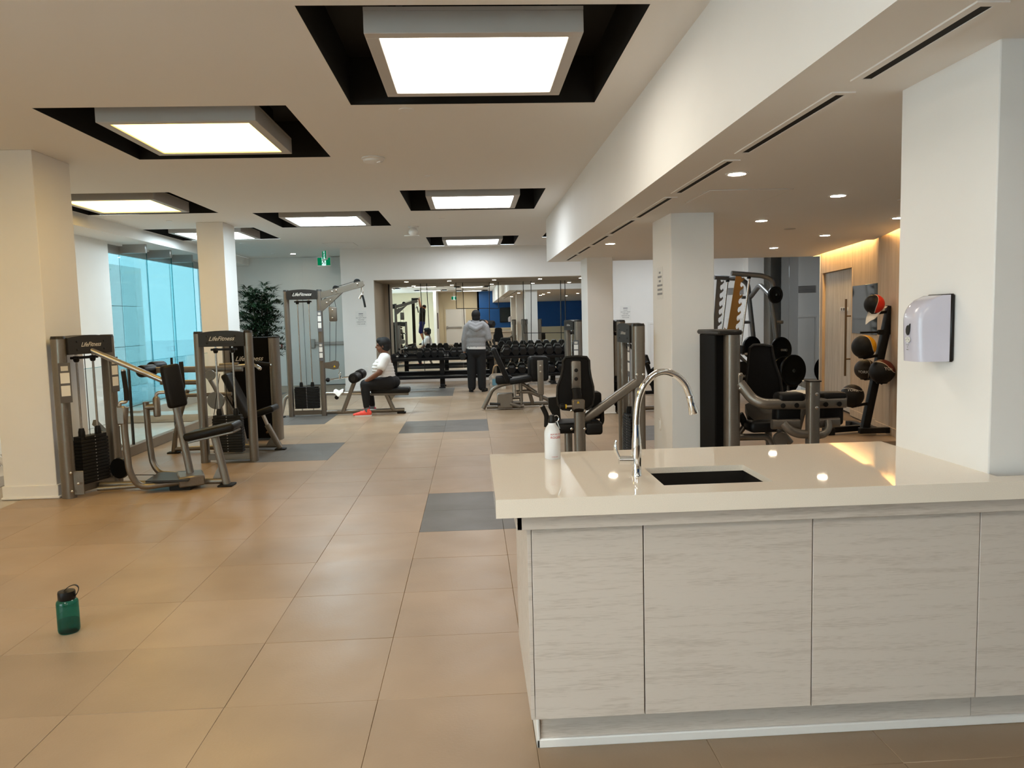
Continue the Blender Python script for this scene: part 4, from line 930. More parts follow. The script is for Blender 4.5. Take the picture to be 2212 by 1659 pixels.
# press arms
fy_, ry_ = YM - 0.30, YM + 0.26
T(ta, 'press_arm', [zA(935, 690, fy_), zA(926, 830, fy_), zA(946, 1010, fy_), zA(966, 1180, fy_), zA(1040, 1290, fy_ + .04), V((c.x - 0.05, YM - 0.12, 0.075))], 0.03, 'steel', 0.18, 12)
T(ta, 'press_arm', [zA(1088, 650, ry_), zA(1112, 930, ry_), zA(1140, 1110, ry_), V((zA(1200, 1185, ry_).x, ry_ - 0.03, 0.1)), V((c.x - 0.02, YM + 0.1, 0.085))], 0.03, 'steel', 0.16, 12)
m = MB(); m.obox(zA(910, 750, fy_), (0.038, 0, 0), (0, 0.035, 0), (0, 0, 0.085), 0.012); m.build('grip_pivot', 'steel', ta)
m = MB(); m.lathe([(0.02, 0), (0.02, -0.035), (0.012, -0.04)], zA(900, 800, fy_)); m.build('pivot_nut', 'bolt', ta)
T(ta, 'grip_tube', [zA(893, 700, fy_), zA(893, 650, fy_), zA(945, 655, fy_), zA(942, 560, fy_)], 0.016, 'steel_light', 0.06)
T(ta, 'grip', [zA(946, 640, fy_), zA(940, 560, fy_), zA(920, 420, fy_)], 0.021, 'rubber', 0.03)
T(ta, 'grip_end', [zA(920, 420, fy_), zA(919, 408, fy_)], 0.019, 'steel_light', 0)
T(ta, 'grip_bracket', [zA(1090, 690, ry_), zA(1165, 685, ry_)], 0.032, 'steel', 0)
m = MB(); m.lathe([(0.026, -0.10), (0.034, -0.09), (0.034, 0.08), (0.02, 0.1)], zA(1170, 685, ry_), n=16); m.build('grip_pivot', 'steel', ta)
T(ta, 'grip_tube', [zA(1165, 640, ry_), zA(1165, 582, ry_), zA(1240, 578, ry_), zA(1350, 565, ry_)], 0.016, 'steel_light', 0.07)
T(ta, 'grip', [zA(1345, 567, ry_), zA(1368, 540, ry_), zA(1362, 480, ry_), zA(1351, 350, ry_)], 0.021, 'rubber', 0.05)
# chest pad, its post, the seat
a, b = zA(1262, 372, YM - 0.06), zA(1330, 690, YM - 0.06); ax = (b - a); nn = V((0.72, -0.62, 0.1)).normalized(); nn = (nn - ax.normalized() * nn.dot(ax.normalized())).normalized(); sd = ax.normalized().cross(nn)
m = MB(); m.pad((a + b) / 2, ax / 2, sd * 0.088, nn * 0.045, 0.03); m.build('chest_pad', 'vinyl', ta)
T(ta, 'pad_post', [zA(1305, 640, YM + .02), zA(1425, 1200, YM + .02)], (0.03, 0.036), 'steel', 0, 12, sq=4)
a, b = zA(1410, 920, YM), zA(1780, 835, YM); ax = b - a
m = MB(); upv = V((0, -1, 0)).cross(ax).normalized(); upv = upv if upv.z > 0 else -upv
m.pad((a + b) / 2 + upv * 0.02, ax / 2, V((0, 0.15, 0)), upv * 0.036, 0.026); m.build('seat_pad', 'vinyl', ta)
m = MB(); m.obox((a + b) / 2 - upv * 0.03, ax * 0.46, V((0, 0.12, 0)), upv * 0.012, 0.006); m.build('seat_plate', 'steel', ta)
T(ta, 'seat_post', [(a + b) / 2 - upv * 0.03, V((fA(1680, 1285).x, YM, 0.015))], (0.034, 0.034), 'steel', 0, 12, sq=4)
shoe(ta, V((fA(1680, 1285).x, YM, 0)), 0.14, 0.16)
sx_ = fA(1600, 1285).x
m = MB(); m.prism([V((sx_ - 0.03, YM, 0.06)), V((sx_ + 0.07, YM, 0.06)), V((sx_ + 0.035, YM, 0.19))], (0, 0.012, 0)); m.build('gusset', 'steel', ta)
# pulleys and guard at the tower base
m = MB(); m.obox(pa + V((0.09, -0.015, 0.14)), (0.055, 0.0, 0), (0, 0.006, 0), (0, 0, 0.11), 0.003); m.build('pulley_guard', 'steel', ta)
m = MB(); m.lathe([(0.10, -0.02), (0.105, 0), (0.10, 0.02)], V((pb.x + 0.07, YM + 0.2, 0.17)), (0.3, 1, 0), 24); m.build('pulley', 'plastic_black', ta)
T(ta, 'cable', [V((pb.x + 0.12, YM + 0.2, 0.1)), V((c.x - 0.05, YM + 0.08, 0.1))], 0.004, 'plastic_black', 0, 6)
for p_ in ((0.0, 0.24), (0.0, 0.07), (0.06, 0.14)):
    m = MB(); bolt(m, pa + V((0.055 + p_[0], -0.055, p_[1])), (0.2, -1, 0), 0.012); m.build('bolt', 'bolt', ta)

# ---------------- B: tower that faces the camera
YB = 8.75
hB = D(485, 716, YB).z
pa, pb = V((F(444, 999).x, YB, 0)), V((F(549, 996).x, YB, 0))
tb_ = empty('strength_machine', ((pa.x + pb.x) / 2, YB + 0.4, 0), 'grey weight tower machine with roller pads beside the glass railing', 'exercise machine')
tower(tb_, pa, pb, hB, pw=0.046, pd=0.06, stack=(0.32, 0.42), face=1, logo=0.30, stack_z=0.11)
Yb = 9.35
T(tb_, 'main_beam', [zA(1140, 413, Yb), zA(1810, 400, Yb)], (0.032, 0.036), 'steel', 0, 12, sq=4)
T(tb_, 'cross_beam', [zA(1200, 505, Yb + .1), zA(1500, 503, Yb + .1)], 0.03, 'steel', 0)
T(tb_, 'lower_beam', [zA(1380, 602, Yb - .05), zA(1730, 590, Yb - .05)], 0.022, 'steel', 0)
T(tb_, 'upright', [zA(1500, 380, Yb), zA(1510, 700, Yb), V((zA(1540, 1000, Yb).x, Yb, 0.02))], (0.035, 0.04), 'steel', 0, 12, sq=4)
T(tb_, 'strut', [zA(1540, 440, Yb), zA(1620, 570, Yb), zA(1660, 760, Yb)], 0.024, 'steel', 0.08)
for q_ in ((1097, 418, Yb - 0.08), (1172, 390, Yb + 0.22)):
    roller(tb_, zA(*q_), (0.25, 1, 0.0), 0.24, 0.072)
m = MB(); m.lathe([(0.10, -0.012), (0.105, 0), (0.10, 0.012)], zA(1612, 640, Yb - 0.12), (0, 1, 0), 28); m.build('cam_cover', 'steel', tb_)
m = MB(); m.lathe([(0.06, -0.012), (0.064, 0), (0.06, 0.012)], zA(1570, 450, Yb - 0.1), (0, 1, 0), 24); m.build('cam_cover', 'steel', tb_)
T(tb_, 'rear_leg', [zA(1310, 880, Yb + .1), V((F(376, 979).x, F(376, 979).y, 0.02))], 0.03, 'steel', 0)
e_ = F(376, 979); shoe(tb_, e_, 0.14, 0.1)
T(tb_, 'base_tube', [V((e_.x + .02, e_.y, 0.05)), V((pa.x + .05, e_.y + .05, 0.05))], 0.028, 'steel', 0)
T(tb_, 'leg_link', [zA(1310, 880, Yb + .1), zA(1400, 560, Yb + .1)], 0.026, 'steel', 0)
T(tb_, 'cable', [zA(1640, 440, Yb - .2), zA(1590, 800, Yb - .2)], 0.004, 'plastic_black', 0, 6)

# ---------------- C: shrouded tower behind it
YC = 10.3
hC = D(540, 729, YC).z
tc_ = empty('strength_machine', (D(560, 900, YC).x, YC - 0.4, 0), 'weight machine with a black shrouded tower before the exit door', 'exercise machine')
xa, xb = D(498, 800, YC).x, D(578, 800, YC).x
m = MB(); m.box(xa, xb + 0.03, YC - 0.045, YC + 0.25, 0.03, hC, 0.012); sh_ = m.build('shroud', 'shroud_black', tc_)
lettering('logo', 'LifeFitness', 0.085, (D(537, 775, YC - .05).x, YC - 0.046, D(537, 775, YC - .05).z), (1, 0, 0), (0, 0, 1), 'logo_white', sh_, shear=0.45, bold=0.001)
for x_ in (xa - 0.03, D(592, 800, YC).x):
    m = MB(); m.tube([V((x_, YC + 0.05, 0)), V((x_, YC + 0.05, hC - 0.015))], (0.065, 0.11), 20, up=(0, 1, 0), sq=3.0); m.build('post', 'steel', tc_)
    m = MB(); m.tube([V((x_, YC + 0.05, hC - 0.015)), V((x_, YC + 0.05, hC + 0.005))], (0.066, 0.112), 20, up=(0, 1, 0), sq=3.0); m.build('post_cap', 'cap_grey', tc_)
Yc = 9.75
a, b = zA(1690, 440, Yc), zA(1858, 760, Yc); ax = b - a; nn = V((ax.z, 0, -ax.x)).normalized(); nn = nn if nn.x > 0 else -nn
m = MB(); m.pad((a + b) / 2, ax / 2, V((0, 0.14, 0)), nn * 0.045, 0.03); m.build('back_pad', 'vinyl_grey', tc_)
a, b = zA(1925, 735, Yc - .15), zA(2062, 690, Yc - .15); ax = b - a; nn = V((-ax.z, 0, ax.x)).normalized()
m = MB(); m.pad((a + b) / 2, ax / 2, V((0, 0.16, 0)), nn * 0.04, 0.028); m.build('seat_pad', 'vinyl', tc_)
ft = F(605, 972)
T(tc_, 'seat_slide', [zA(1965, 750, ft.y + .03), zA(2000, 830, ft.y + .03)], 0.022, 'steel_light', 0)
T(tc_, 'seat_leg', [zA(1995, 820, ft.y + .03), V((ft.x, ft.y + .03, 0.02))], (0.032, 0.032), 'steel', 0, 12, sq=4); shoe(tc_, V((ft.x, ft.y + .03, 0)), 0.13, 0.1)
T(tc_, 'base_tube', [V((ft.x, ft.y + .04, 0.05)), V((ft.x - 0.45, ft.y + .1, 0.05))], 0.026, 'steel', 0)
m = MB(); e0 = V((ft.x - 0.05, ft.y + .03, 0.05)); m.prism([e0 + V((-0.13, 0, 0)), e0, e0 + V((-0.05, 0, 0.12))], (0, 0.012, 0)); m.build('gusset', 'steel', tc_)
m = MB(); bolt(m, zA(1995, 878, ft.y - .01), (0, -1, 0), 0.014); m.build('pull_pin', 'bronze', tc_)
T(tc_, 'grip', [zA(1905, 355, Yc - .2), zA(1960, 365, Yc - .2), zA(2018, 372, Yc - .2)], 0.022, 'rubber', 0.03); T(tc_, 'grip_end', [zA(2016, 371, Yc - .2), zA(2028, 373, Yc - .2)], 0.018, 'chrome', 0)
T(tc_, 'grip_arm', [zA(1760, 385, Yc - .1), zA(1900, 372, Yc - .15), zA(1938, 398, Yc - .2)], 0.022, 'steel_light', 0.05); m = MB(); m.ball(zA(1938, 400, Yc - .2), 0.026, 12, 8); m.build('grip_knob', 'chrome', tc_)
T(tc_, 'press_arm', [zA(1640, 380, Yc - .1), zA(1780, 372, Yc - .1)], 0.03, 'steel', 0)
T(tc_, 'seat_frame', [zA(1680, 610, Yc), zA(1800, 800, Yc), V((zA(1840, 1000, Yc).x, Yc, 0.03))], 0.024, 'steel', 0.06)

# ---------------- D: lat pulldown and low row
zD = lambda x, y, Y=12.8: D(560 + x / 3.95, 520 + y / 3.95, Y)
YD = 12.8; hD = zD(378, 422).z
pa, pb = V((zD(280, 1500).x, YD, 0)), V((zD(558, 1495).x, YD, 0))
td = empty('strength_machine', (zD(700, 1500).x, YD, 0), 'tall cable machine with an overhead arm and low bench under a seated person', 'exercise machine')
tower(td, pa, pb, hD, pw=0.044, pd=0.055, stack=(0.40, 0.36), face=1, logo=0.33, cap_h=zD(0, 425).z - zD(0, 505).z, stack_z=0.13)
P = lambda *a: zD(*a)
xr = pb.x + 0.03
m = MB(); arm = [P(540, 438), P(700, 395), P(835, 352), P(885, 345), P(897, 378), P(880, 395), P(800, 415), P(700, 445), P(545, 492)]
for i in (0, -1): arm[i].x = xr
m.prism(arm, (0, 0.075, 0)); m.build('overhead_arm', 'steel', td)
g = [P(540, 512), P(600, 482), P(712, 442), P(620, 530), P(545, 606)]; g[0].x = g[-1].x = xr
m = MB(); m.prism(g, (0, 0.088, 0)); m.build('arm_gusset', 'steel', td)
for x_, y_ in ((655, 408), (835, 352), (572, 517)):
    m = MB(); m.lathe([(0.05, -0.014), (0.055, -0.01), (0.048, 0), (0.055, 0.01), (0.05, 0.014)], P(x_, y_), (0, 1, 0), 22); m.build('pulley', 'plastic_black', td)
for x_, y_ in ((580, 530), (610, 510), (660, 425), (625, 436), (840, 370)):
    m = MB(); bolt(m, P(x_, y_) + V((0, -0.045, 0)), (0, -1, 0), 0.013); m.build('bolt', 'bolt', td)
T(td, 'cable', [P(655, 395), P(835, 340)], 0.004, 'plastic_black', 0, 6)
T(td, 'cable', [P(640, 500), P(655, 570)], 0.004, 'plastic_black', 0, 6)
T(td, 'cable', [P(602, 690), P(602, 1030)], 0.004, 'plastic_black', 0, 6); T(td, 'cable', [P(656, 690), P(652, 1020)], 0.004, 'plastic_black', 0, 6); T(td, 'cable', [P(600, 560), P(596, 500)], 0.004, 'plastic_black', 0, 6)
m = MB(); m.pad(P(629, 626), P(663, 626) - P(629, 626), V((0, 0.03, 0)), V((0, 0, P(0, 562).z - P(0, 626).z)), 0.02, 2); m.build('pulley_block', 'steel', td)
for y_ in (592, 660): m = MB(); bolt(m, P(627, y_) + V((0, -0.032, 0)), (0, -1, 0), 0.014); m.build('bolt', 'bolt', td)
m = MB(); g = [P(555, 1040), P(600, 1034), P(650, 1020), P(675, 1030), P(682, 1060), P(672, 1092), P(640, 1098), P(555, 1085)]; m.prism(g, (0, 0.07, 0)); m.build('low_pulley_plate', 'steel', td)
mat('warn_yellow', srgb(220, 180, 30), 0.5)
c = P(645, 1070) + V((0, -0.037, 0)); m = MB(); m.prism([c + V((-0.02, 0, -0.016)), c + V((0.02, 0, -0.016)), c + V((0, 0, 0.02))], (0, 0.002, 0)); m.build('warning_sticker', 'warn_yellow', td)
T(td, 'cable', [P(682, 1085), P(685, 1120)], 0.006, 'bolt', 0, 6)
m = MB(); c = P(686, 1134); m.tube([c + V((0.02 * math.cos(2 * math.pi * i / 12), 0, 0.022 * math.sin(2 * math.pi * i / 12))) for i in range(13)], 0.006, 6); m.build('ring', 'chrome', td)
T(td, 'row_bar', [P(590, 1188), P(690, 1172), P(775, 1160)], 0.014, 'chrome', 0); m = MB(); m.ball(P(586, 1188), 0.036, 14, 10); m.build('bar_ball', 'rubber', td)
m = MB(); m.lathe([(0.018, -0.03), (0.024, 0), (0.018, 0.03)], P(688, 1163)); m.build('bar_swivel', 'chrome', td)
# carabiner and hanging grip
m = MB(); m.tube([P(872, 400), P(866, 440), P(876, 460), P(888, 440), P(880, 400)], 0.006, 6, fil=0.02); m.build('carabiner', 'chrome', td)
T(td, 'grip_tube', [P(856, 495), P(870, 462), P(882, 460)], 0.018, 'steel_light', 0.02); T(td, 'hanging_grip', [P(880, 465), P(893, 510), P(904, 568)], 0.017, 'rubber', 0.05)
# bench
T(td, 'rail', [P(560, 1305), P(1000, 1300)], 0.03, 'steel_light', 0)
a, b = P(958, 1276), P(1288, 1270); m = MB(); m.pad((a + b) / 2, (b - a) / 2, V((0, 0.15, 0)), V((0, 0, 0.045)), 0.03); m.build('seat_pad', 'vinyl', td)
m = MB(); m.obox((a + b) / 2 + V((-0.02, 0, -0.065)), (b - a) * 0.49, (0, 0.05, 0), (0, 0, 0.022), 0.006); m.build('seat_beam', 'steel', td)
T(td, 'front_strut', [V((P(715, 1465).x, YD, 0.05)), P(810, 1210)], (0.034, 0.045), 'steel', 0, 12, sq=4)
T(td, 'rear_strut', [P(1085, 1310), V((P(1150, 1455).x, YD, 0.05))], (0.034, 0.045), 'steel', 0, 12, sq=4)
m = MB(); m.prism([P(1110, 1312), P(1165, 1312), P(1125, 1365)], (0, 0.012, 0)); m.build('gusset', 'steel', td)
T(td, 'base_tube', [V((P(575, 1480).x, YD, 0.055)), V((P(1240, 1468).x, YD, 0.055))], 0.036, 'steel', 0)
m = MB(); e_ = P(1215, 1470); m.box(e_.x - 0.07, e_.x + 0.07, YD - 0.05, YD + 0.05, 0, 0.03, 0.005); m.build('rubber_foot', 'rubber', td)
T(td, 'rear_leg', [P(258, 1320), P(222, 1340), P(205, 1430), V((P(195, 1510).x, YD - .05, 0.02))], 0.028, 'steel_light', 0.08); shoe(td, V((P(197, 1510).x, YD - .05, 0)), 0.12, 0.12)
roller(td, P(818, 1168, 12.72), (0.12, 1, 0.05), 0.26, 0.085); roller(td, P(862, 1140, 13.05), (0.12, 1, 0.05), 0.24, 0.085)
T(td, 'roller_rod', [P(815, 1175, 12.65), P(870, 1135, 13.1)], 0.018, 'steel', 0)
m = MB(); m.lathe([(0.032, -0.02), (0.036, 0), (0.032, 0.02)], P(665, 1335) + V((0, -0.04, 0)), (0, 1, 0), 16); m.build('rail_knob', 'plastic_black', td)
placard(td, V((pb.x, YD - 0.06, P(0, 700).z)), (1, 0, 0), 0.07, 0.34); placard(td, V((pb.x, YD - 0.06, P(0, 960).z)), (1, 0, 0), 0.07, 0.3)
# white towel on the rail
mat('towel_white', (0.8, 0.78, 0.74, 1), 0.9, bump=0.3, bscale=120)
tw = MB(); vs = []; fs = []; nx_, ny_ = 10, 6; a, b = P(640, 1290), P(722, 1285)
for i in range(nx_ + 1):
    for j in range(ny_ + 1):
        u_, v_ = i / nx_, j / ny_ - 0.5; x_ = a.x + (b.x - a.x) * u_; zt_ = a.z + 0.036 + 0.012 * math.sin(u_ * 9) - (abs(v_) * 2) ** 2 * 0.07 * (0.6 + 0.7 * math.sin(u_ * 3.1))
        vs.append((x_, YD + v_ * 0.2, zt_))
for i in range(nx_):
    for j in range(ny_): k = i * (ny_ + 1) + j; fs.append((k, k + ny_ + 1, k + ny_ + 2, k + 1))
n0 = len(vs); vs += [(p[0], p[1], p[2] - 0.006) for p in vs]; fs += [tuple(reversed([q + n0 for q in f])) for f in fs]
tw.add(vs, fs); tw.build('towel', 'towel_white', label='small white towel lying on the rail of the cable machine', cat='towel', loc=(a.x, YD, a.z))

# ---------------- E: hip machine in the middle distance
zE = lambda x, y, Y=13.0: D(1020 + x / 4.61, 640 + y / 4.61, Y)
e0 = F(1044, 887); YE = e0.y + 0.1
te = empty('strength_machine', (zE(450, 1100, YE).x, YE, 0), 'hip machine with a reclined black seat facing the dumbbell racks', 'exercise machine')
Q = lambda x, y, dy=0: zE(x, y, YE + dy)
T(te, 'frame_tube', [V((e0.x, YE, 0.02)), Q(150, 1040), Q(200, 925), Q(275, 885), Q(400, 858)], 0.036, 'steel', 0.25)
T(te, 'base_tube', [V((e0.x + .06, YE, 0.05)), V((Q(515, 1120).x, YE, 0.05))], 0.036, 'steel', 0)
T(te, 'base_tube', [V((e0.x + .3, YE + .3, 0.05)), V((Q(860, 1100).x, YE + .3, 0.05))], 0.034, 'steel', 0)
a, b = Q(205, 515), Q(360, 850); ax = b - a; nn = V((-ax.z, 0, ax.x)).normalized(); nn = nn if nn.x > 0 else -nn
m = MB(); m.pad((a + b) / 2, ax / 2, V((0, 0.20, 0)), nn * 0.045, 0.035); m.build('back_pad', 'vinyl', te)
a, b = Q(365, 845), Q(590, 810); ax = b - a; nn = V((0, -1, 0)).cross(ax).normalized(); nn = nn if nn.z > 0 else -nn
m = MB(); m.pad((a + b) / 2, ax / 2, V((0, 0.22, 0)), nn * 0.05, 0.035); m.build('seat_pad', 'vinyl', te)
m = MB(); a = Q(315, 830); m.pad(a, (0.14, 0, 0), (0, 0.08, 0), (0, 0, 0.07), 0.035); m.build('leg_pad', 'vinyl', te)
m = MB(); a = Q(325, 1035); m.obox(a, (0.13, 0, 0), (0, 0.10, 0), (0, 0, 0.125), 0.01); m.build('gear_box', 'steel', te)
T(te, 'rocker_tube', [Q(380, 1010), Q(500, 1005)], 0.03, 'steel', 0); T(te, 'rocker_tube', [Q(380, 1060), Q(500, 1055)], 0.03, 'steel', 0)
T(te, 'foot_lever', [Q(175, 1070, -.1), Q(280, 1075, -.1)], 0.022, 'cap_grey', 0); T(te, 'foot_lever', [Q(380, 1065, -.1), Q(480, 1100, -.1)], 0.03, 'steel', 0)
T(te, 'seat_post', [Q(415, 870), V((Q(420, 1000).x, YE, 0.2))], 0.03, 'steel_light', 0); T(te, 'seat_post', [Q(480, 860), V((Q(490, 1090).x, YE, 0.06))], 0.034, 'steel', 0)
T(te, 'arm_tube', [Q(440, 955), Q(560, 945), Q(650, 980), Q(790, 1045)], 0.034, 'steel', 0.12)
T(te, 'strut', [Q(545, 870, .2), V((Q(615, 1085).x, YE + .25, 0.05))], (0.034, 0.03), 'steel', 0, 12, sq=4); T(te, 'strut', [Q(500, 870), Q(640, 960)], 0.03, 'steel', 0.05)
m = MB(); a = Q(655, 720); m.pad(a, (0.165, 0.03, 0), (-0.02, 0.11, 0), (0, 0, 0.215), 0.06, 4); m.build('thigh_pad', 'vinyl', te)
m = MB(); a = Q(680, 810, -.15); m.pad(a, (0.052, 0, 0), (0, 0.012, 0), (0, 0, 0.29), 0.04, 3); m.build('pad_plate', 'steel', te)
T(te, 'pad_stem', [Q(680, 900, -.12), Q(688, 1040, -.1)], 0.034, 'steel', 0)
for y_ in (692, 752): m = MB(); bolt(m, Q(680, y_, -.165), (0, -1, 0), 0.016); m.build('bolt', 'bolt', te)
hE = Q(1020, 240).z; pa, pb = V((Q(1048, 500).x, YE - 0.12, 0)), V((Q(1000, 500).x - 0.02, YE + 0.42, 0))
tower(te, pa, pb, hE, pw=0.06, pd=0.066, stack=(0.3, 0.4), face=-1, logo=0.2)
placard(te, V((pa.x - 0.05, YE - 0.19, Q(0, 550).z)), (1, 0, 0), 0.09, 0.3)

# ---------------- G: tower by the far column
YG = F(1343, 894).y
pa, pb = V((D(1343, 880, YG).x, YG, 0)), V((D(1330, 870, YG + .5).x - 0.03, YG + .5, 0))
tg = empty('strength_machine', pa, 'weight tower standing before the far beige column', 'exercise machine')
tower(tg, pa, pb, D(1343, 692, YG).z, pw=0.062, pd=0.066, stack=(0.3, 0.4), face=-1, logo=0.2)
placard(tg, V((pa.x + 0.03, YG - 0.075, D(1350, 770, YG).z)), (1, 0, 0), 0.07, 0.26)
T(tg, 'base_tube', [V((pa.x + 0.0, YG + .25, 0.05)), V((pa.x + 0.9, YG + .25, 0.05))], 0.034, 'steel', 0)
T(tg, 'seat_post', [V((pa.x + 0.75, YG + .25, 0.05)), V((pa.x + 0.75, YG + .25, 0.45))], 0.034, 'steel', 0)
m = MB(); m.pad((pa.x + 0.75, YG + .25, 0.5), (0.16, 0, 0), (0, 0.16, 0), (0, 0, 0.05), 0.03); m.build('seat_pad', 'vinyl', tg)

# ---------------- F: leg machine behind the counter
YF = 7.7
Q = lambda x, y, dy=0: zE(x, y, YF + dy)
tf = empty('strength_machine', (Q(1060, 1500).x, YF, 0), 'leg machine with a tall contoured seat back behind the counter', 'exercise machine')
out = [(905, 640), (930, 607), (1030, 598), (1140, 605), (1165, 640), (1168, 720), (1180, 800), (1205, 900), (1212, 1000), (1200, 1080), (1150, 1125), (1030, 1135), (900, 1125), (855, 1080), (845, 1000), (850, 900), (885, 800), (902, 720)]
m = MB(); m.prism([Q(x, y, 0.06) for x, y in out], (0, 0.09, 0)); pdz = m.build('back_pad', 'vinyl', tf)
cx_ = sum(Q(x, y, 0.06).x for x, y in out) / len(out)
m = MB(); m.tube([Q(x, y, 0.0) for x, y in out] + [Q(*out[0], 0.0)], 0.012, 6, caps=False); m.build('piping', 'cap_grey', pdz)
m = MB(); m.pad(Q(1034, 790, -.02), Q(1084, 790, -.02) - Q(1034, 790, -.02), (0, 0.03, 0), (0, 0, (Q(0, 640).z - Q(0, 940).z) / 2), 0.02, 2); m.build('back_bracket', 'steel', tf)
for y_ in (737, 823): m = MB(); bolt(m, Q(1035, y_, -.052), (0, -1, 0), 0.02, 0.006); m.build('bolt_hole', 'plastic_black', tf)
T(tf, 'adjust_tube', [Q(1036, 930, -.05), Q(1060, 1140, -.18)], (0.05, 0.04), 'black_steel', 0, 14, sq=4)
m = MB(); m.obox(Q(1055, 1075, -.16), (0.062, 0, 0), (0, 0.05, 0), (0, 0, 0.052), 0.012); m.build('adjust_collar', 'steel', tf)
c = Q(1056, 1057, -.215); m = MB(); m.prism([c + V((-0.014, 0, -0.01)), c + V((0.014, 0, -0.01)), c + V((0, 0, 0.014))], (0, 0.002, 0)); m.build('warning_sticker', 'warn_yellow', tf)
T(tf, 'pull_pin', [Q(1000, 1095, -.16), Q(935, 1097, -.16)], 0.014, 'steel_light', 0); m = MB(); m.lathe([(0.026, -0.03), (0.03, 0), (0.026, 0.02)], Q(905, 1097, -.16), (1, 0, 0), 14); m.build('pin_knob', 'plastic_black', tf); T(tf, 'pin_ring', [Q(940, 1097, -.16), Q(925, 1097, -.16)], 0.022, 'warn_yellow', 0)
pb_ = Q(1060, 1500)
T(tf, 'seat_column', [V((pb_.x, YF - .1, 0.0)), V((pb_.x, YF - .1, Q(0, 1120, -.1).z))], (0.055, 0.055), 'steel', 0, 14, sq=4)
T(tf, 'rear_column', [V((Q(975, 1400).x, YF + .15, 0.0)), V((Q(975, 1400).x, YF + .15, Q(0, 1270, .15).z))], (0.04, 0.045), 'steel', 0, 14, sq=4)
T(tf, 'diagonal_beam', [Q(1110, 1235, -.02), Q(1640, 850, -.02)], (0.05, 0.045), 'steel', 0, 14, sq=4)
m = MB(); m.pad(Q(960, 1290, .12), (0.42 * 0.5, 0, 0), (0, 0.2, 0), (0, 0, 0.055), 0.04); m.build('seat_pad', 'vinyl', tf)
m = MB(); m.pad(Q(1195, 1300, .0), (0.088, 0, 0), (0, 0.14, 0), (0, 0, 0.065), 0.03); m.build('thigh_roll', 'vinyl', tf)
m = MB(); m.prism([Q(755, 1010, .25), Q(860, 1000, .25), Q(880, 1230, .3), Q(820, 1220, .3), Q(760, 1110, .25)], (0, 0.06, 0)); m.build('side_pad', 'vinyl_grey', tf)
m = MB(); m.pad(Q(1225, 1080, .2), (0.055, 0, 0), (0, 0.10, 0), (0, 0, 0.14), 0.03); m.build('hip_pad', 'vinyl', tf)
T(tf, 'hand_grip', [Q(697, 1095), Q(720, 1140), Q(742, 1190), Q(740, 1300)], 0.026, 'rubber', 0.06); T(tf, 'grip_end', [Q(690, 1082), Q(698, 1098)], 0.024, 'chrome', 0)
T(tf, 'hand_grip', [Q(1290, 1130, .1), Q(1295, 1260, .1), Q(1230, 1310, .1), Q(1130, 1310, .1)], 0.024, 'rubber', 0.07)
for x_, y_ in ((990, 1320), (1122, 1320), (1122, 1140), (990, 1140)): m = MB(); bolt(m, Q(x_, y_, -.16), (0, -1, 0), 0.014); m.build('bolt', 'bolt', tf)
T(tf, 'base_tube', [V((pb_.x - .3, YF - .05, 0.045)), V((pb_.x + 1.2, YF - .05, 0.045))], 0.04, 'steel', 0)
YT = YF + 0.05; pa, pb = V((D(1379, 800, YT - .05).x, YT - 0.05, 0)), V((D(1368, 800, YT + .48).x - 0.1, YT + 0.48, 0))
tower(tf, pa, pb, D(1379, 700, YT).z, pw=0.058, pd=0.066, stack=(0.3, 0.4), face=-1, logo=0.2, cap_h=0.19)
for x_ in (-0.03, 0.035): m = MB(); bolt(m, V((pa.x + x_, pa.y - 0.068, D(1379, 807, YT).z)), (0, -1, 0), 0.013); m.build('bolt', 'bolt', tf)
placard(tf, V((pa.x - 0.062, YT + 0.12, D(1357, 780, YT).z)), (0, -1, 0), 0.12, 0.34)

# ---------------- H: leg extension on the right
zH = lambda x, y, Y: D(1500 + x / 3.77, 540 + y / 3.77, Y)
YH = 6.3
Q = lambda x, y, dy=0: zH(x, y, YH + dy)
th = empty('strength_machine', (Q(700, 1500).x, YH, 0), 'leg machine with a black seat and wide tubular arms beside the medicine balls', 'exercise machine')
pc = Q(287, 1100); hH = Q(270, 690).z
m = MB(); m.tube([V((pc.x, YH - .05, 0)), V((pc.x, YH - .05, hH))], (0.062, 0.07), 22, up=(0, 1, 0), sq=2.8); m.build('post', 'steel', th)
m = MB(); m.tube([V((pc.x, YH + .42, 0)), V((pc.x, YH + .42, hH))], (0.062, 0.07), 22, up=(0, 1, 0), sq=2.8); m.build('post', 'steel', th)
m = MB(); m.box(pc.x - 0.13, pc.x - 0.05, YH - 0.02, YH + 0.42, 0.03, hH + 0.005, 0.01); m.build('shroud', 'shroud_black', th)
m = MB(); m.box(pc.x - 0.135, pc.x + 0.068, YH - 0.125, YH + 0.48, hH, hH + 0.04, 0.012); m.build('cap', 'cap_grey', th)
m = MB(); m.box(pc.x + 0.03, pc.x + 0.068, YH - 0.128, YH - 0.11, Q(0, 1140).z, Q(0, 1000).z, 0.006); m.build('hinge_plate', 'steel', th)
for y_ in (1012, 1125): m = MB(); bolt(m, V((pc.x + 0.048, YH - 0.13, Q(0, y_).z)), (0, -1, 0), 0.014); m.build('bolt', 'bolt', th)
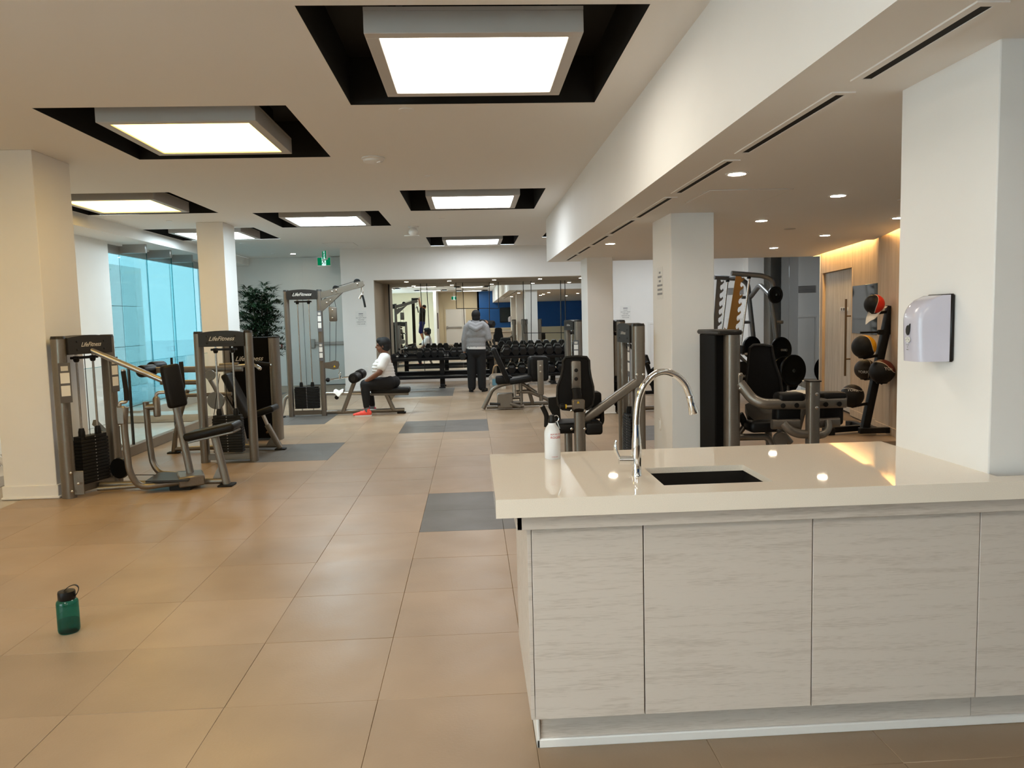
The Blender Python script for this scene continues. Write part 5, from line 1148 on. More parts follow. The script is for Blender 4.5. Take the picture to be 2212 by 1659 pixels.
# seat
outl = [(448, 800), (480, 775), (560, 772), (630, 785), (640, 850), (665, 950), (700, 1050), (712, 1150), (690, 1225), (560, 1235), (440, 1215), (415, 1120), (430, 1000), (438, 900)]
m = MB(); m.prism([Q(x, y, 0.35) for x, y in outl], (0.02, 0.10, 0)); m.build('back_pad', 'vinyl', th)
m = MB(); m.tube([Q(x, y, 0.29) for x, y in outl] + [Q(*outl[0], 0.29)], 0.012, 6, caps=False); m.build('piping', 'cap_grey', th)
m = MB(); m.prism([Q(412, 1290, .3), Q(450, 1272, .5), Q(640, 1285, .5), Q(640, 1430, .05), Q(500, 1432, .05), Q(440, 1380, .15)], (0, 0, 0.07)); m.build('seat_pad', 'vinyl_grey', th)
m = MB(); m.pad(Q(565, 1430, .08), (0.15, 0, 0), (0, 0.10, 0), (0, 0, 0.05), 0.04); m.build('seat_front', 'vinyl', th)
# upper arm tube with pads
T(th, 'swing_arm', [V((pc.x + .05, YH - .1, Q(0, 1085).z)), Q(470, 1215, -.15), Q(560, 1255, -.2), Q(905, 1255, -.2)], (0.036, 0.044), 'steel', 0.14, 14)
T(th, 'arm_bar', [Q(1005, 1248, -.2), Q(1225, 1240, -.2)], (0.035, 0.045), 'steel', 0, 14, sq=4)
for a_, b_ in (((660, 1195), (880, 1190)), ((1010, 1190), (1220, 1185))):
    a, b = Q(*a_, -.15), Q(*b_, -.15); m = MB(); m.pad((a + b) / 2 + V((0, 0, -0.01)), (b - a) / 2, (0, 0.08, 0), (0, 0, 0.045), 0.035); m.build('shin_pad', 'vinyl', th)
for a_, b_ in (((645, 1325), (850, 1325)), ((1010, 1320), (1195, 1315))):
    a, b = Q(*a_, -.1), Q(*b_, -.1); m = MB(); m.pad((a + b) / 2, (b - a) / 2, (0, 0.06, 0), (0, 0, 0.11), 0.03); m.build('leg_pad', 'vinyl', th)
for a_, b_ in (((630, 1420), (850, 1415)), ((1010, 1410), (1175, 1400))):
    T(th, 'arm_bar', [Q(*a_, -.22), Q(*b_, -.22)], (0.03, 0.04), 'steel', 0, 14, sq=4)
for x_, y_ in ((722, 1268), (833, 1265), (1070, 1258), (1180, 1254), (678, 1428), (790, 1425), (1022, 1420), (1128, 1413)):
    m = MB(); bolt(m, Q(x_, y_, -.243), (0, -1, 0), 0.021, 0.006); m.build('bolt_hole', 'plastic_black', th)
pp = Q(962, 1300, -.3)
T(th, 'front_column', [V((pp.x, YH - .3, 0)), V((pp.x, YH - .3, Q(0, 1100, -.3).z))], (0.047, 0.05), 'steel', 0, 14, sq=4)
m = MB(); m.box(pp.x - 0.05, pp.x + 0.05, YH - .355, YH - .245, Q(0, 1100, -.3).z, Q(0, 1090, -.3).z, 0.004); m.build('column_cap', 'plastic_black', th)
for y_ in (1198, 1310): m = MB(); bolt(m, V((pp.x + .01, YH - .35, Q(0, y_, -.3).z)), (0, -1, 0), 0.014); m.build('bolt', 'bolt', th)
T(th, 'curved_handle', [Q(725, 1410, -.28), Q(780, 1470, -.3), Q(850, 1500, -.3), Q(925, 1500, -.3)], (0.03, 0.036), 'steel', 0.1, 12)
T(th, 'curved_handle', [Q(1005, 1510, -.3), Q(1060, 1500, -.3), Q(1095, 1450, -.28), Q(1085, 1390, -.25)], 0.03, 'steel', 0.1, 12)
T(th, 'link_arm', [Q(905, 1200, -.1), Q(870, 1350, -.1), Q(830, 1500, -.1)], (0.03, 0.02), 'steel', 0.05, 10)
T(th, 'grip', [Q(370, 1335, .2), Q(400, 1390, .2), Q(415, 1430, .2)], 0.03, 'rubber', 0.03); T(th, 'grip_tube', [Q(415, 1425, .2), Q(360, 1500, .2)], 0.024, 'steel', 0); T(th, 'grip_tube', [Q(415, 1430, .2), Q(600, 1445, .2)], 0.02, 'steel', 0)
T(th, 'under_tube', [Q(360, 1525, .1), Q(590, 1520, .1), Q(625, 1570, .1), V((Q(630, 1650, .1).x, YH + .1, 0.05))], 0.03, 'steel', 0.06)
T(th, 'seat_leg', [Q(600, 1460, .2), V((Q(640, 1600, .2).x, YH + .2, 0.04))], 0.03, 'steel', 0); T(th, 'pivot_link', [Q(680, 1450, 0), Q(780, 1570, 0)], (0.035, 0.03), 'steel', 0, 12)
m = MB(); m.lathe([(0.06, -0.02), (0.065, 0), (0.06, 0.02)], Q(700, 1540, -.05), (0, 1, 0), 20); m.build('pivot_disc', 'steel', th)
T(th, 'base_tube', [V((pc.x, YH + .1, 0.045)), V((pp.x + .1, YH + .1, 0.045))], 0.04, 'steel', 0); T(th, 'base_tube', [V((pp.x, YH - .32, 0.045)), V((pp.x, YH + .5, 0.045))], 0.04, 'steel', 0)
# ================================================================== dumbbell racks and dumbbells
z3 = lambda x, y, Y: D(740 + x / 4.096, 580 + y / 4.096, Y)
def rack(x0, x1, Y0, zt, zl, ups, label, top_lab):
    t = empty('dumbbell_rack', ((x0 + x1) / 2, Y0 + 0.25, 0), label, 'rack')
    tilt = 0.09
    for zz, nm in ((zt, 'shelf'), (zl, 'shelf')):
        for k, (dy, dz) in enumerate(((0.0, 0.0), (0.30, tilt))):
            m = MB(); m.obox(((x0 + x1) / 2, Y0 + dy, zz + dz), ((x1 - x0) / 2, 0, 0), (0, 0.03, 0.008), (0, -0.006, 0.03), 0.004); m.build('shelf_rail', 'black_steel', t)
        m = MB(); m.obox(((x0 + x1) / 2, Y0 + 0.15, zz + tilt / 2 - 0.02), ((x1 - x0) / 2, 0, 0), (0, 0.15, tilt / 2), (0, -0.002, 0.004)); m.build('shelf_tray', 'black_steel', t)
    for x in ups:
        m = MB(); m.obox((x, Y0 + 0.22, (zt + tilt) / 2 + 0.02), (0.055, 0, 0), (0, 0.035, 0), (0, 0, (zt + tilt) / 2), 0.006); m.build('upright', 'black_steel', t)
        m = MB(); m.box(x - 0.045, x + 0.045, Y0 - 0.02, Y0 + 0.55, 0.012, 0.075, 0.006); m.build('foot_beam', 'black_steel', t)
        for yy in (Y0, Y0 + 0.53):
            m = MB(); m.box(x - 0.07, x + 0.07, yy - 0.05, yy + 0.05, 0, 0.02, 0.005); m.build('foot_pad', 'rubber', t)
        for zz in (zt, zl):
            m = MB(); m.obox((x, Y0 + 0.15, zz - 0.02 + tilt / 2), (0.04, 0, 0), (0, 0.16, tilt / 2), (0, -0.008, 0.025)); m.build('bracket', 'black_steel', t)
    return t
R1Y = 17.32
ra0, ra1 = z3(430, 800, R1Y).x, z3(1335, 790, R1Y).x
zt1, zl1 = z3(800, 800, R1Y).z, z3(800, 962, R1Y).z
rack(ra0, ra1, R1Y, zt1, zl1, (z3(462, 900, R1Y + .2).x, z3(882, 900, R1Y + .2).x, z3(1322, 880, R1Y + .2).x), 'black two tier dumbbell rack under the mirror, mostly empty below', '')
R2Y = 17.5
rb0, rb1 = z3(1400, 775, R2Y).x, z3(2240, 765, R2Y).x
zt2, zl2 = z3(1800, 775, R2Y).z, z3(1800, 935, R2Y).z
rack(rb0, rb1, R2Y, zt2, zl2, (z3(1420, 900, R2Y + .2).x, z3(1860, 900, R2Y + .2).x, z3(2215, 900, R2Y + .2).x), 'black dumbbell rack full of heavy dumbbells behind the hip machine', '')
mat('hex_rubber', (0.009, 0.009, 0.0095, 1), 0.42, spec=0.4)
def dumbbell(R_, hl, L, label, group, chrome=False):
    """axis along Y, origin at the middle"""
    t = empty('dumbbell', (0, 0, 0), label, 'dumbbell', group)
    for s_ in (-1, 1):
        m = MB(); a = [V((R_ * math.cos(math.pi / 3 * i), 0, R_ * math.sin(math.pi / 3 * i))) for i in range(6)]
        def ring(k, y): return [V((p.x * k, y, p.z * k)) for p in a]
        y0, y1 = s_ * (L / 2 - hl), s_ * L / 2
        rs = [ring(0.86, y0), ring(1, y0 + s_ * hl * .15), ring(1, y1 - s_ * hl * .2), ring(0.80, y1)]
        vs = sum(rs, []); fs = [tuple(range(6)), tuple(reversed(range(18, 24)))]
        for k in range(3):
            for i in range(6): j = (i + 1) % 6; fs.append((k * 6 + i, (k + 1) * 6 + i, (k + 1) * 6 + j, k * 6 + j))
        if s_ < 0: fs = [tuple(reversed(f)) for f in fs]
        m.add(vs, fs); h_ = m.build('head', 'hex_rubber', t, sharp=25)
        if chrome: m = MB(); m.lathe([(R_ * .5, 0), (R_ * .5, 0.004)], (0, y1, 0), (0, s_, 0), 14); m.build('end_cap', 'chrome', h_)
    m = MB(); m.tube([(0, -L / 2 + hl, 0), (0, -0.03, 0), (0, 0.03, 0), (0, L / 2 - hl, 0)], [0.013, 0.017, 0.017, 0.013], 12); m.build('handle', 'rod_chrome', t)
    return t
def on_shelf(proto, first, x, Y0, z, R_, label, group, yaw=0.0):
    o = proto if first else copy_tree(proto)
    tl = math.atan2(0.09, 0.30)
    o.location = (x, Y0 + 0.155 , z + 0.062 + R_ * 0.90); o.rotation_euler = (tl, 0, yaw); o['label'] = label; o['group'] = group
    return o
LB = 'small chrome ended hex dumbbell on the mostly empty rack'; LM = 'medium black hex dumbbell on the mostly empty rack'; LH = 'heavy black hex dumbbell on the top shelf of the full rack'; LL = 'heavy black hex dumbbell on the lower shelf of the full rack'
ps = dumbbell(0.05, 0.07, 0.24, LB, 'small dumbbells', True); pm = dumbbell(0.085, 0.11, 0.32, LM, 'medium dumbbells'); ph = dumbbell(0.105, 0.135, 0.36, LH, 'heavy dumbbells on the top shelf')
for i, x in enumerate((482, 552, 905, 930)): on_shelf(ps, i == 0, z3(x, 775, R1Y).x, R1Y, zt1, 0.05, LB, 'small dumbbells')
for i, x in enumerate((684, 748, 812, 870, 985, 1040, 1130, 1200, 1270)): on_shelf(pm, i == 0, z3(x, 775, R1Y).x, R1Y, zt1, 0.085, LM, 'medium dumbbells', random.uniform(-.05, .05))
for i, x in enumerate((1452, 1532, 1597, 1672, 1750, 1832, 1910, 1990, 2068, 2145)): on_shelf(ph, i == 0, z3(x, 745, R2Y).x, R2Y, zt2, 0.105, LH, 'heavy dumbbells on the top shelf', random.uniform(-.04, .04))
for i, x in enumerate((1500, 1590, 1680, 1770, 1850, 1935, 2020, 2100)): on_shelf(ph, False, z3(x, 900, R2Y).x, R2Y, zl2, 0.105, LL, 'heavy dumbbells on the lower shelf', random.uniform(-.06, .06))

# ================================================================== smith machine
zS = lambda x, y, Y: D(1540 + x / 5.53, 560 + y / 5.53, Y)
YS0, YS1 = 13.5, 14.7
sm = empty('smith_machine', (zS(500, 1300, YS0).x, (YS0 + YS1) / 2, 0), 'grey and bronze smith machine loaded with weight plates before the dark mirror', 'exercise machine')
A_ = lambda x, y: zS(x, y, YS0)
B_ = lambda x, y: zS(x, y, YS1)
mat('bronze_plate', srgb(150, 118, 70), 0.4, 0.5); mat('tube_silver', (0.17, 0.175, 0.18, 1), 0.35, 0.6)
def hooked(P, xt, yt, xb, yb, w0, w1, hooks, m_, both):
    """toothed catch plate: tapered strip with upward hooks on its right (and left) edge"""
    c = lambda s: (xt + (xb - xt) * s, yt + (yb - yt) * s, w0 + (w1 - w0) * s)
    right, left = [], []
    for k in range(hooks):
        s = (k + 0.6) / hooks; x, y, w = c(s); h = 0.62 * (yb - yt) / hooks
        right += [(x + w, y - h * .75), (x + w + 8, y - h * .35), (x + w + 26, y - h * .42), (x + w + 34, y - h * .70), (x + w + 42, y - h * .3), (x + w + 22, y + h * .1), (x + w - 2, y + h * .35)]
        if both and s > 0.5: left += [(x - w, y - h * .75), (x - w - 8, y - h * .35), (x - w - 26, y - h * .42), (x - w - 36, y - h * .70), (x - w - 42, y - h * .3), (x - w - 22, y + h * .1), (x - w + 2, y + h * .35)]
    pts = [(xt - w0, yt), (xt + w0, yt)] + right + [(xb + w1, yb), (xb - w1, yb)] + left[::-1]
    mm = MB(); mm.prism([P(x, y) for x, y in pts], (0, 0.014, 0)); return mm.build('catch_plate', m_, sm)
hooked(A_, 308, 195, 140, 1500, 34, 60, 13, 'bronze_plate', True)
hooked(B_, 70, 235, -10, 1400, 24, 34, 12, 'tube_silver', False)
T(sm, 'top_tube', [A_(222, 168), A_(440, 185), A_(600, 198), A_(700, 245), A_(722, 330), A_(692, 470), A_(740, 800), A_(795, 1280)], 0.045, 'tube_silver', 0.25, 14)
bt = A_(815, 1500); T(sm, 'post', [A_(790, 1250), V((bt.x, YS0, 0.03))], 0.045, 'tube_silver', 0)
T(sm, 'top_tube', [B_(20, 215), B_(180, 225), B_(340, 238), B_(420, 300), B_(430, 450), B_(470, 800), B_(495, 1050)], 0.045, 'tube_silver', 0.2, 14)
bt2 = B_(520, 1300); T(sm, 'post', [B_(492, 1020), V((bt2.x, YS1, 0.03))], 0.045, 'tube_silver', 0)
T(sm, 'bridge_tube', [B_(450, 450), zS(560, 305, 14.1), A_(690, 430)], 0.045, 'tube_silver', 0.12, 14)
T(sm, 'cross_tube', [A_(430, 185), B_(200, 222)], 0.025, 'tube_silver', 0)
T(sm, 'guide_rod', [A_(437, 210), A_(300, 1290)], 0.018, 'rod_chrome', 0); T(sm, 'guide_rod', [B_(178, 250), B_(90, 1000)], 0.018, 'rod_chrome', 0)
for P, x, y in ((A_, 430, 205), (B_, 176, 245)): m = MB(); m.lathe([(0.035, -0.03), (0.035, 0.03)], P(x, y + 8), n=14); m.build('rod_mount', 'plastic_black', sm)
for P, x, y, s_ in ((B_, 385, 455, -1), (B_, 410, 752, -1), (A_, 790, 752, 1), (A_, 745, 425, 1)):
    c = P(x, y); m = MB(); m.cyl(c + V((-s_ * 0.1, 0, 0)), c + V((s_ * 0.07, 0, 0)), 0.03, 14); m.build('plate_peg', 'tube_silver', sm)
base_y = [YS0 - 0.3, YS1 + 0.3]
for x_ in (A_(200, 1500).x, bt.x):
    m = MB(); m.box(x_ - 0.04, x_ + 0.04, base_y[0], base_y[1], 0, 0.08, 0.008); m.build('base_rail', 'tube_silver', sm)
m = MB(); m.box(A_(200, 1500).x, bt.x, YS1 - 0.04, YS1 + 0.04, 0.0, 0.08, 0.008); m.build('base_rail', 'tube_silver', sm)
# barbell carriage
T(sm, 'bar_sleeve', [A_(355, 1030), A_(345, 1130)], 0.05, 'plastic_black', 0); T(sm, 'bar_carriage', [A_(300, 1140), A_(420, 1260)], (0.05, 0.03), 'tube_silver', 0, 10)
T(sm, 'barbell', [zS(345, 1130, YS0), zS(800, 1130, YS0 + .1)], 0.02, 'rod_chrome', 0)
# weight plates, each a thing hung on the machine
def weight_plate(c, r, w, ax, label):
    c, ax = V(c), V(ax).normalized(); t = empty('weight_plate', c, label, 'weight plate', None)
    m = MB(); m.lathe([(r * .2, -w / 2), (r * .55, -w * .3), (r * .78, -w * .3), (r * .84, -w / 2), (r * .97, -w / 2), (r, -w * .3), (r, w * .3), (r * .97, w / 2), (r * .84, w / 2), (r * .78, w * .3), (r * .55, w * .3), (r * .2, w / 2)], c, ax, 36); m.build('disc', 'rubber_gloss', t)
    m = MB(); m.lathe([(r * .12, -w * .6), (r * .12, w * .6)], c, ax, 14); m.build('hub', 'bolt', t)
    u_ = ax.orthogonal().normalized(); w_ = ax.cross(u_)
    for k in range(3):
        a = 2 * math.pi * k / 3 + 0.5; m = MB(); pts = [c + (u_ * math.cos(a + d) + w_ * math.sin(a + d)) * r * .68 for d in (-.45, -.22, 0, .22, .45)]
        m.tube([p - ax * (w * .32) for p in pts], (r * .09, w * .12), 8); m.build('grip_slot', 'cap_grey', t)
mat('rubber_gloss', (0.006, 0.006, 0.006, 1), 0.3, spec=0.35)
va = (0.35, -1, 0)
for x, y, r, Y, lb in ((745, 425, 0.155, YS0 - .04, 'small black weight plate on the top peg of the smith machine'), (462, 1052, 0.215, YS1 - .1, 'black weight plate on the rear post of the smith machine'), (810, 1085, 0.235, YS0 - .05, 'black weight plate on the middle peg of the smith machine'), (955, 1330, 0.285, YS0 - .2, 'large black weight plate leaning low beside the smith machine'), (850, 1400, 0.36, YS0 - .12, 'largest black weight plate on the low peg of the smith machine'), (345, 1395, 0.26, YS0 - .05, 'black weight plate low behind the black seat of the leg machine')):
    weight_plate(zS(x, y, Y), r, 0.05, va, lb)
for x, y, Y, l in ((850, 1400, YS0, 0.1), (810, 1085, YS0, 0.06), (345, 1395, YS0, .1), (462, 1052, YS1, .06)):
    c = zS(x, y, Y); m = MB(); m.cyl(c + V((-0.12, 0.12, 0)), c + V((l, -0.12, 0)), 0.028, 12); m.build('plate_peg', 'tube_silver', sm)
for x, y, Y in ((850, 1400, YS0), (345, 1395, YS0)):
    c = zS(x, y, Y + .1); T(sm, 'peg_post', [c + V((-0.08, 0.06, 0)), V((c.x - .08, c.y + .06, 0.05))], 0.03, 'tube_silver', 0)
c = zS(955, 1330, YS0 - .2); T(sm, 'peg_post', [c + V((-0.05, 0.1, 0.0)), V((c.x - .05, c.y + .1, 0.02))], 0.03, 'tube_silver', 0)
# flat bench with a towel and a clear bottle
fb_ = zS(960, 1590, 12.55); bh = fb_.z
be = empty('flat_bench', (fb_.x, 12.55, 0), 'black flat bench before the smith machine', 'bench')
m = MB(); m.pad((fb_.x - 0.1, 12.55, bh - 0.06), (0.5, 0, 0), (0, 0.15, 0), (0, 0, 0.045), 0.03); m.build('pad', 'vinyl', be)
m = MB(); m.box(fb_.x - 0.5, fb_.x + 0.3, 12.52, 12.553, bh - 0.16, bh - 0.10, 0.004); m.build('spine', 'tube_silver', be)
for dx in (-0.45, 0.25):
    m = MB(); m.box(fb_.x + dx - 0.03, fb_.x + dx + 0.03, 12.52, 12.553, 0.05, bh - 0.12, 0.004); m.build('leg', 'tube_silver', be)
    m = MB(); m.box(fb_.x + dx - 0.04, fb_.x + dx + 0.04, 12.3, 12.8, 0, 0.06, 0.006); m.build('foot_bar', 'tube_silver', be)
tw = MB(); vs = []; fs = []
for i in range(9):
    for j in range(7):
        u_, v_ = i / 8, j / 6; vs.append((fb_.x - 0.12 + 0.42 * u_, 12.41 + 0.28 * v_, bh - 0.012 + 0.05 * (1 - abs(2 * v_ - 1)) * (0.4 + 0.6 * math.sin(u_ * 2.2 + 0.6)) + 0.006 * math.sin(u_ * 17 + v_ * 5)))
for i in range(8):
    for j in range(6): k = i * 7 + j; fs.append((k, k + 7, k + 8, k + 1))
n0 = len(vs); vs += [(p[0], p[1], bh - 0.014) for p in vs]; fs += [tuple(reversed([q + n0 for q in f])) for f in fs]
tw.add(vs, fs); tw.build('towel', 'towel_white', label='crumpled white towel on the flat bench by the smith machine', cat='towel', loc=(fb_.x, 12.55, bh))
cbp = V((zS(1035, 1590, 12.55).x + 0.06, 12.55, bh - 0.015)); cbt = empty('clear_bottle', cbp, 'small clear plastic water bottle beside the white towel', 'bottle')
clear_mat('clear_plastic', (0.9, 0.93, 0.94, 1), 2.0, 0.05)
m = MB(); m.lathe([(0.03, 0), (0.033, 0.01), (0.033, 0.13), (0.02, 0.17), (0.014, 0.18), (0.014, 0.2)], cbp, n=18); m.build('body', 'clear_plastic', cbt)
m = MB(); m.lathe([(0.016, 0.195), (0.016, 0.215)], cbp, n=14); m.build('cap', 'trim_white', cbt)

# ================================================================== medicine balls on their rack
zB_ = lambda x, y, Y: D(1500 + x / 3.77, 540 + y / 3.77, Y)
YR = 9.15
Q = lambda x, y, dy=0: zB_(x, y, YR + dy)
br = empty('ball_rack', (Q(1400, 1430).x, YR, 0), 'leaning black steel medicine ball rack', 'rack')
T(br, 'post', [V((Q(1385, 1400).x, YR, 0.06)), Q(1598, 458)], (0.05, 0.042), 'black_steel', 0, 14, sq=5)
bx0 = Q(1385, 1430).x
m = MB(); m.obox((bx0 - 0.18, YR + 0.12, 0.06), (0.26, 0.06, 0), (-0.01, 0.035, 0), (0, 0, 0.035), 0.006); m.build('foot_bar', 'black_steel', br)
m = MB(); m.obox((bx0 + 0.32, YR - 0.08, 0.06), (0.42, -0.02, 0), (0.002, 0.035, 0), (0, 0, 0.035), 0.006); m.build('foot_bar', 'black_steel', br)
m = MB(); m.obox((bx0 + 0.12, YR + 0.28, 0.06), (0.035, 0, 0), (0, 0.3, 0), (0, 0, 0.035), 0.006); m.build('foot_bar', 'black_steel', br)
for x_, y_ in ((-0.42, 0.07), (0.70, -0.1), (0.12, 0.55)):
    m = MB(); m.box(bx0 + x_ - 0.06, bx0 + x_ + 0.06, YR + y_ - 0.06, YR + y_ + 0.06, 0, 0.09, 0.008); m.build('foot_cap', 'rubber', br)
m = MB(); m.obox(Q(1560, 668, -.0), (0.32, 0, 0), (0, 0.012, 0), (0, 0, 0.012)); m.build('side_rod', 'black_steel', br)
m = MB(); m.obox(Q(1560, 668, -.02), (0.10, 0, 0), (0, 0.02, 0), (0, 0, 0.03), 0.004); m.build('rod_clamp', 'black_steel', br)
def ball_mat(name, c0, c1, ph_, tilt_):
    m = bpy.data.materials.new(name); m.use_nodes = True; nt = m.node_tree; b = nt.nodes['Principled BSDF']; b.inputs['Roughness'].default_value = 0.5; b.inputs['Specular IOR Level'].default_value = 0.25
    tc = nt.nodes.new('ShaderNodeTexCoord'); sp = nt.nodes.new('ShaderNodeSeparateXYZ'); mp = nt.nodes.new('ShaderNodeMapping'); mp.inputs['Rotation'].default_value = tilt_
    nt.links.new(tc.outputs['Object'], mp.inputs[0]); nt.links.new(mp.outputs[0], sp.inputs[0])
    mm = nt.nodes.new('ShaderNodeMath'); mm.operation = 'MULTIPLY'; mm.inputs[1].default_value = 17.0; nt.links.new(sp.outputs['X'], mm.inputs[0])
    sn = nt.nodes.new('ShaderNodeMath'); sn.operation = 'SINE'; nt.links.new(mm.outputs[0], sn.inputs[0])
    ma = nt.nodes.new('ShaderNodeMath'); ma.operation = 'MULTIPLY_ADD'; ma.inputs[1].default_value = 0.05; nt.links.new(sn.outputs[0], ma.inputs[0]); nt.links.new(sp.outputs['Z'], ma.inputs[2])
    rp = nt.nodes.new('ShaderNodeValToRGB'); rp.color_ramp.interpolation = 'CONSTANT'; mr = nt.nodes.new('ShaderNodeMapRange'); mr.inputs[1].default_value = -0.15; mr.inputs[2].default_value = 0.15
    nt.links.new(ma.outputs[0], mr.inputs[0]); nt.links.new(mr.outputs[0], rp.inputs[0])
    e = rp.color_ramp.elements; e[0].position = 0; e[0].color = c0; e[1].position = ph_ + 0.025; e[1].color = c1; n = e.new(ph_); n.color = (0.55, 0.5, 0.42, 1)
    nt.links.new(rp.outputs[0], b.inputs['Base Color']); M[name] = m
blk = (0.007, 0.0065, 0.0065, 1)
ball_mat('ball_red', blk, srgb(196, 44, 28), 0.45, (0, -1.2, 0.2)); ball_mat('ball_yellow', blk, srgb(222, 160, 20), 0.60, (0.2, -0.7, 0)); ball_mat('ball_brown', srgb(44, 36, 28), srgb(66, 52, 38), 0.5, (0.3, -1.2, 0)); ball_mat('ball_maroon', blk, srgb(84, 32, 24), 0.66, (0.1, -0.2, 0)); ball_mat('ball_black', blk, srgb(34, 28, 27), 0.72, (0.2, 0.3, 0))
for x, y, r, dy, mt_, lb in ((1465, 442, 0.118, -.02, 'ball_red', 'red and black medicine ball at the top of the ball rack'), (1380, 788, 0.142, -.05, 'ball_yellow', 'yellow and black medicine ball on the ball rack'), (1390, 972, 0.128, .18, 'ball_brown', 'dark brown medicine ball behind the maroon one on the rack'), (1527, 990, 0.146, -.16, 'ball_maroon', 'maroon and black medicine ball on the middle of the rack'), (1284, 1187, 0.138, -.08, 'ball_black', 'black medicine ball with white lettering on the lowest arm of the rack')):
    c = Q(x, y, dy); o = MB(); o.ball((0, 0, 0), r, 28, 18); o.v = [p + c for p in o.v]
    t = empty('medicine_ball', c, lb, 'medicine ball', None); o.build('shell', mt_, t, sharp=80)
    if mt_ in ('ball_black', 'ball_maroon', 'ball_brown'):
        n_ = (CAM - c).normalized(); rt_ = V((0, 0, 1)).cross(n_).normalized(); up_ = n_.cross(rt_)
        vs, fs = text_mesh('YORK', r * 0.42); q = MB()
        sy_, sx_ = {'ball_black': (0.55, 0.1), 'ball_maroon': (0.25, 0.75), 'ball_brown': (-0.3, -0.2)}[mt_]
        vv = []
        for p in vs:
            d_ = n_ + rt_ * (p.x / r + sx_) + up_ * (p.y / r + sy_); vv.append(c + d_.normalized() * (r + 0.001))
        q.add(vv, fs); q.build('lettering', 'logo_white', t)
    # holder arm to the post
    s_ = (c.z - 0.06) / (Q(1598, 458).z - 0.06); px_ = V((Q(1385, 1400).x, YR, 0.06)).lerp(Q(1598, 458), max(0.02, min(0.98, (c.z - r * 0.75 - 0.06) / (Q(1598, 458).z - 0.06))))
    T(br, 'ball_arm', [px_, V((c.x, c.y, c.z - r * 0.97))], 0.018, 'black_steel', 0); m = MB(); m.lathe([(r * .42, 0), (r * .46, 0.012)], V((c.x, c.y, c.z - r * 0.985)), n=18); m.build('ball_cup', 'black_steel', br)
# cloth on the rack
cv = MB(); vs = []; fs = []; a = Q(1505, 500, -.06)
for i in range(8):
    for j in range(8):
        u_, v_ = i / 7, j / 7; vs.append((a.x - 0.11 + 0.20 * u_ - 0.05 * v_, a.y + 0.03 * math.sin(v_ * 3 + u_ * 4), a.z + 0.035 - 0.19 * v_ * (1 - 0.75 * u_) + 0.02 * u_ + 0.01 * math.sin(u_ * 9)))
for i in range(7):
    for j in range(7): k = i * 8 + j; fs.append((k, k + 8, k + 9, k + 1))
n0 = len(vs); vs += [(p[0], p[1] + 0.012, p[2]) for p in vs]; fs += [tuple(reversed([q + n0 for q in f])) for f in fs]
cv.add(vs, fs); cv.build('cloth', 'towel_white', label='small white cloth hanging on the ball rack under the red ball', cat='cloth', loc=a)
# ================================================================== people
def cap_(mb, a, b, ra, rb, n=12):
    a, b = V(a), V(b); mb.tube([a, b], [ra, rb], n)
    for p, r in ((a, ra), (b, rb)):
        rr = r if not isinstance(r, tuple) else max(r); mb.ball(p, rr * 0.995, n, 8)
def limb(mb, pts, rs, n=12):
    for i in range(len(pts) - 1): cap_(mb, pts[i], pts[i + 1], rs[i], rs[i + 1], n)
def fuse(mb, name, m_, parent, voxel=0.012, smooth_it=6, label=None):
    o = mb.build(name, m_, parent); r = o.modifiers.new('r', 'REMESH'); r.mode = 'VOXEL'; r.voxel_size = voxel
    s_ = o.modifiers.new('s', 'SMOOTH'); s_.iterations = smooth_it; s_.factor = 0.5
    bpy.context.view_layer.update(); me = bpy.data.meshes.new_from_object(o.evaluated_get(bpy.context.evaluated_depsgraph_get()))
    o.modifiers.clear(); old = o.data; o.data = me; bpy.data.meshes.remove(old)
    me.polygons.foreach_set('use_smooth', [True] * len(me.polygons))
    if label: o['label'] = label
    return o
def hand(mb, wrist, d, nrm, side, curl=0.4, s=1.0):
    """palm and five bent fingers: d points along the hand, nrm out of its back, side towards the thumb"""
    d, nrm, side = V(d).normalized(), V(nrm).normalized(), V(side).normalized(); w = V(wrist)
    for k in (-1.5, -0.5, 0.5, 1.5): cap_(mb, w, w + d * 0.085 * s + side * (k * 0.018 * s), 0.022 * s, 0.0135 * s, 8)
    for k, L in ((1.5, 0.070), (0.5, 0.080), (-0.5, 0.074), (-1.5, 0.058)):
        p = w + d * 0.085 * s + side * (k * 0.0195 * s); q = d
        for j, f in enumerate((0.45, 0.32, 0.23)):
            q = (q - nrm * curl * (0.5 + 0.4 * j)).normalized(); e = p + q * (L * f * s * 1.05); cap_(mb, p, e, (0.0098 - 0.001 * j) * s, (0.009 - 0.001 * j) * s, 8); p = e
    p = w + d * 0.025 * s + side * 0.028 * s; q = (d * 0.6 + side * 0.8 - nrm * 0.25).normalized()
    for j, L in enumerate((0.04, 0.03, 0.024)):
        e = p + q * L * s; cap_(mb, p, e, (0.0125 - 0.0012 * j) * s, (0.0115 - 0.0012 * j) * s, 8); p = e; q = (q + d * 0.35 - nrm * curl * 0.4).normalized()
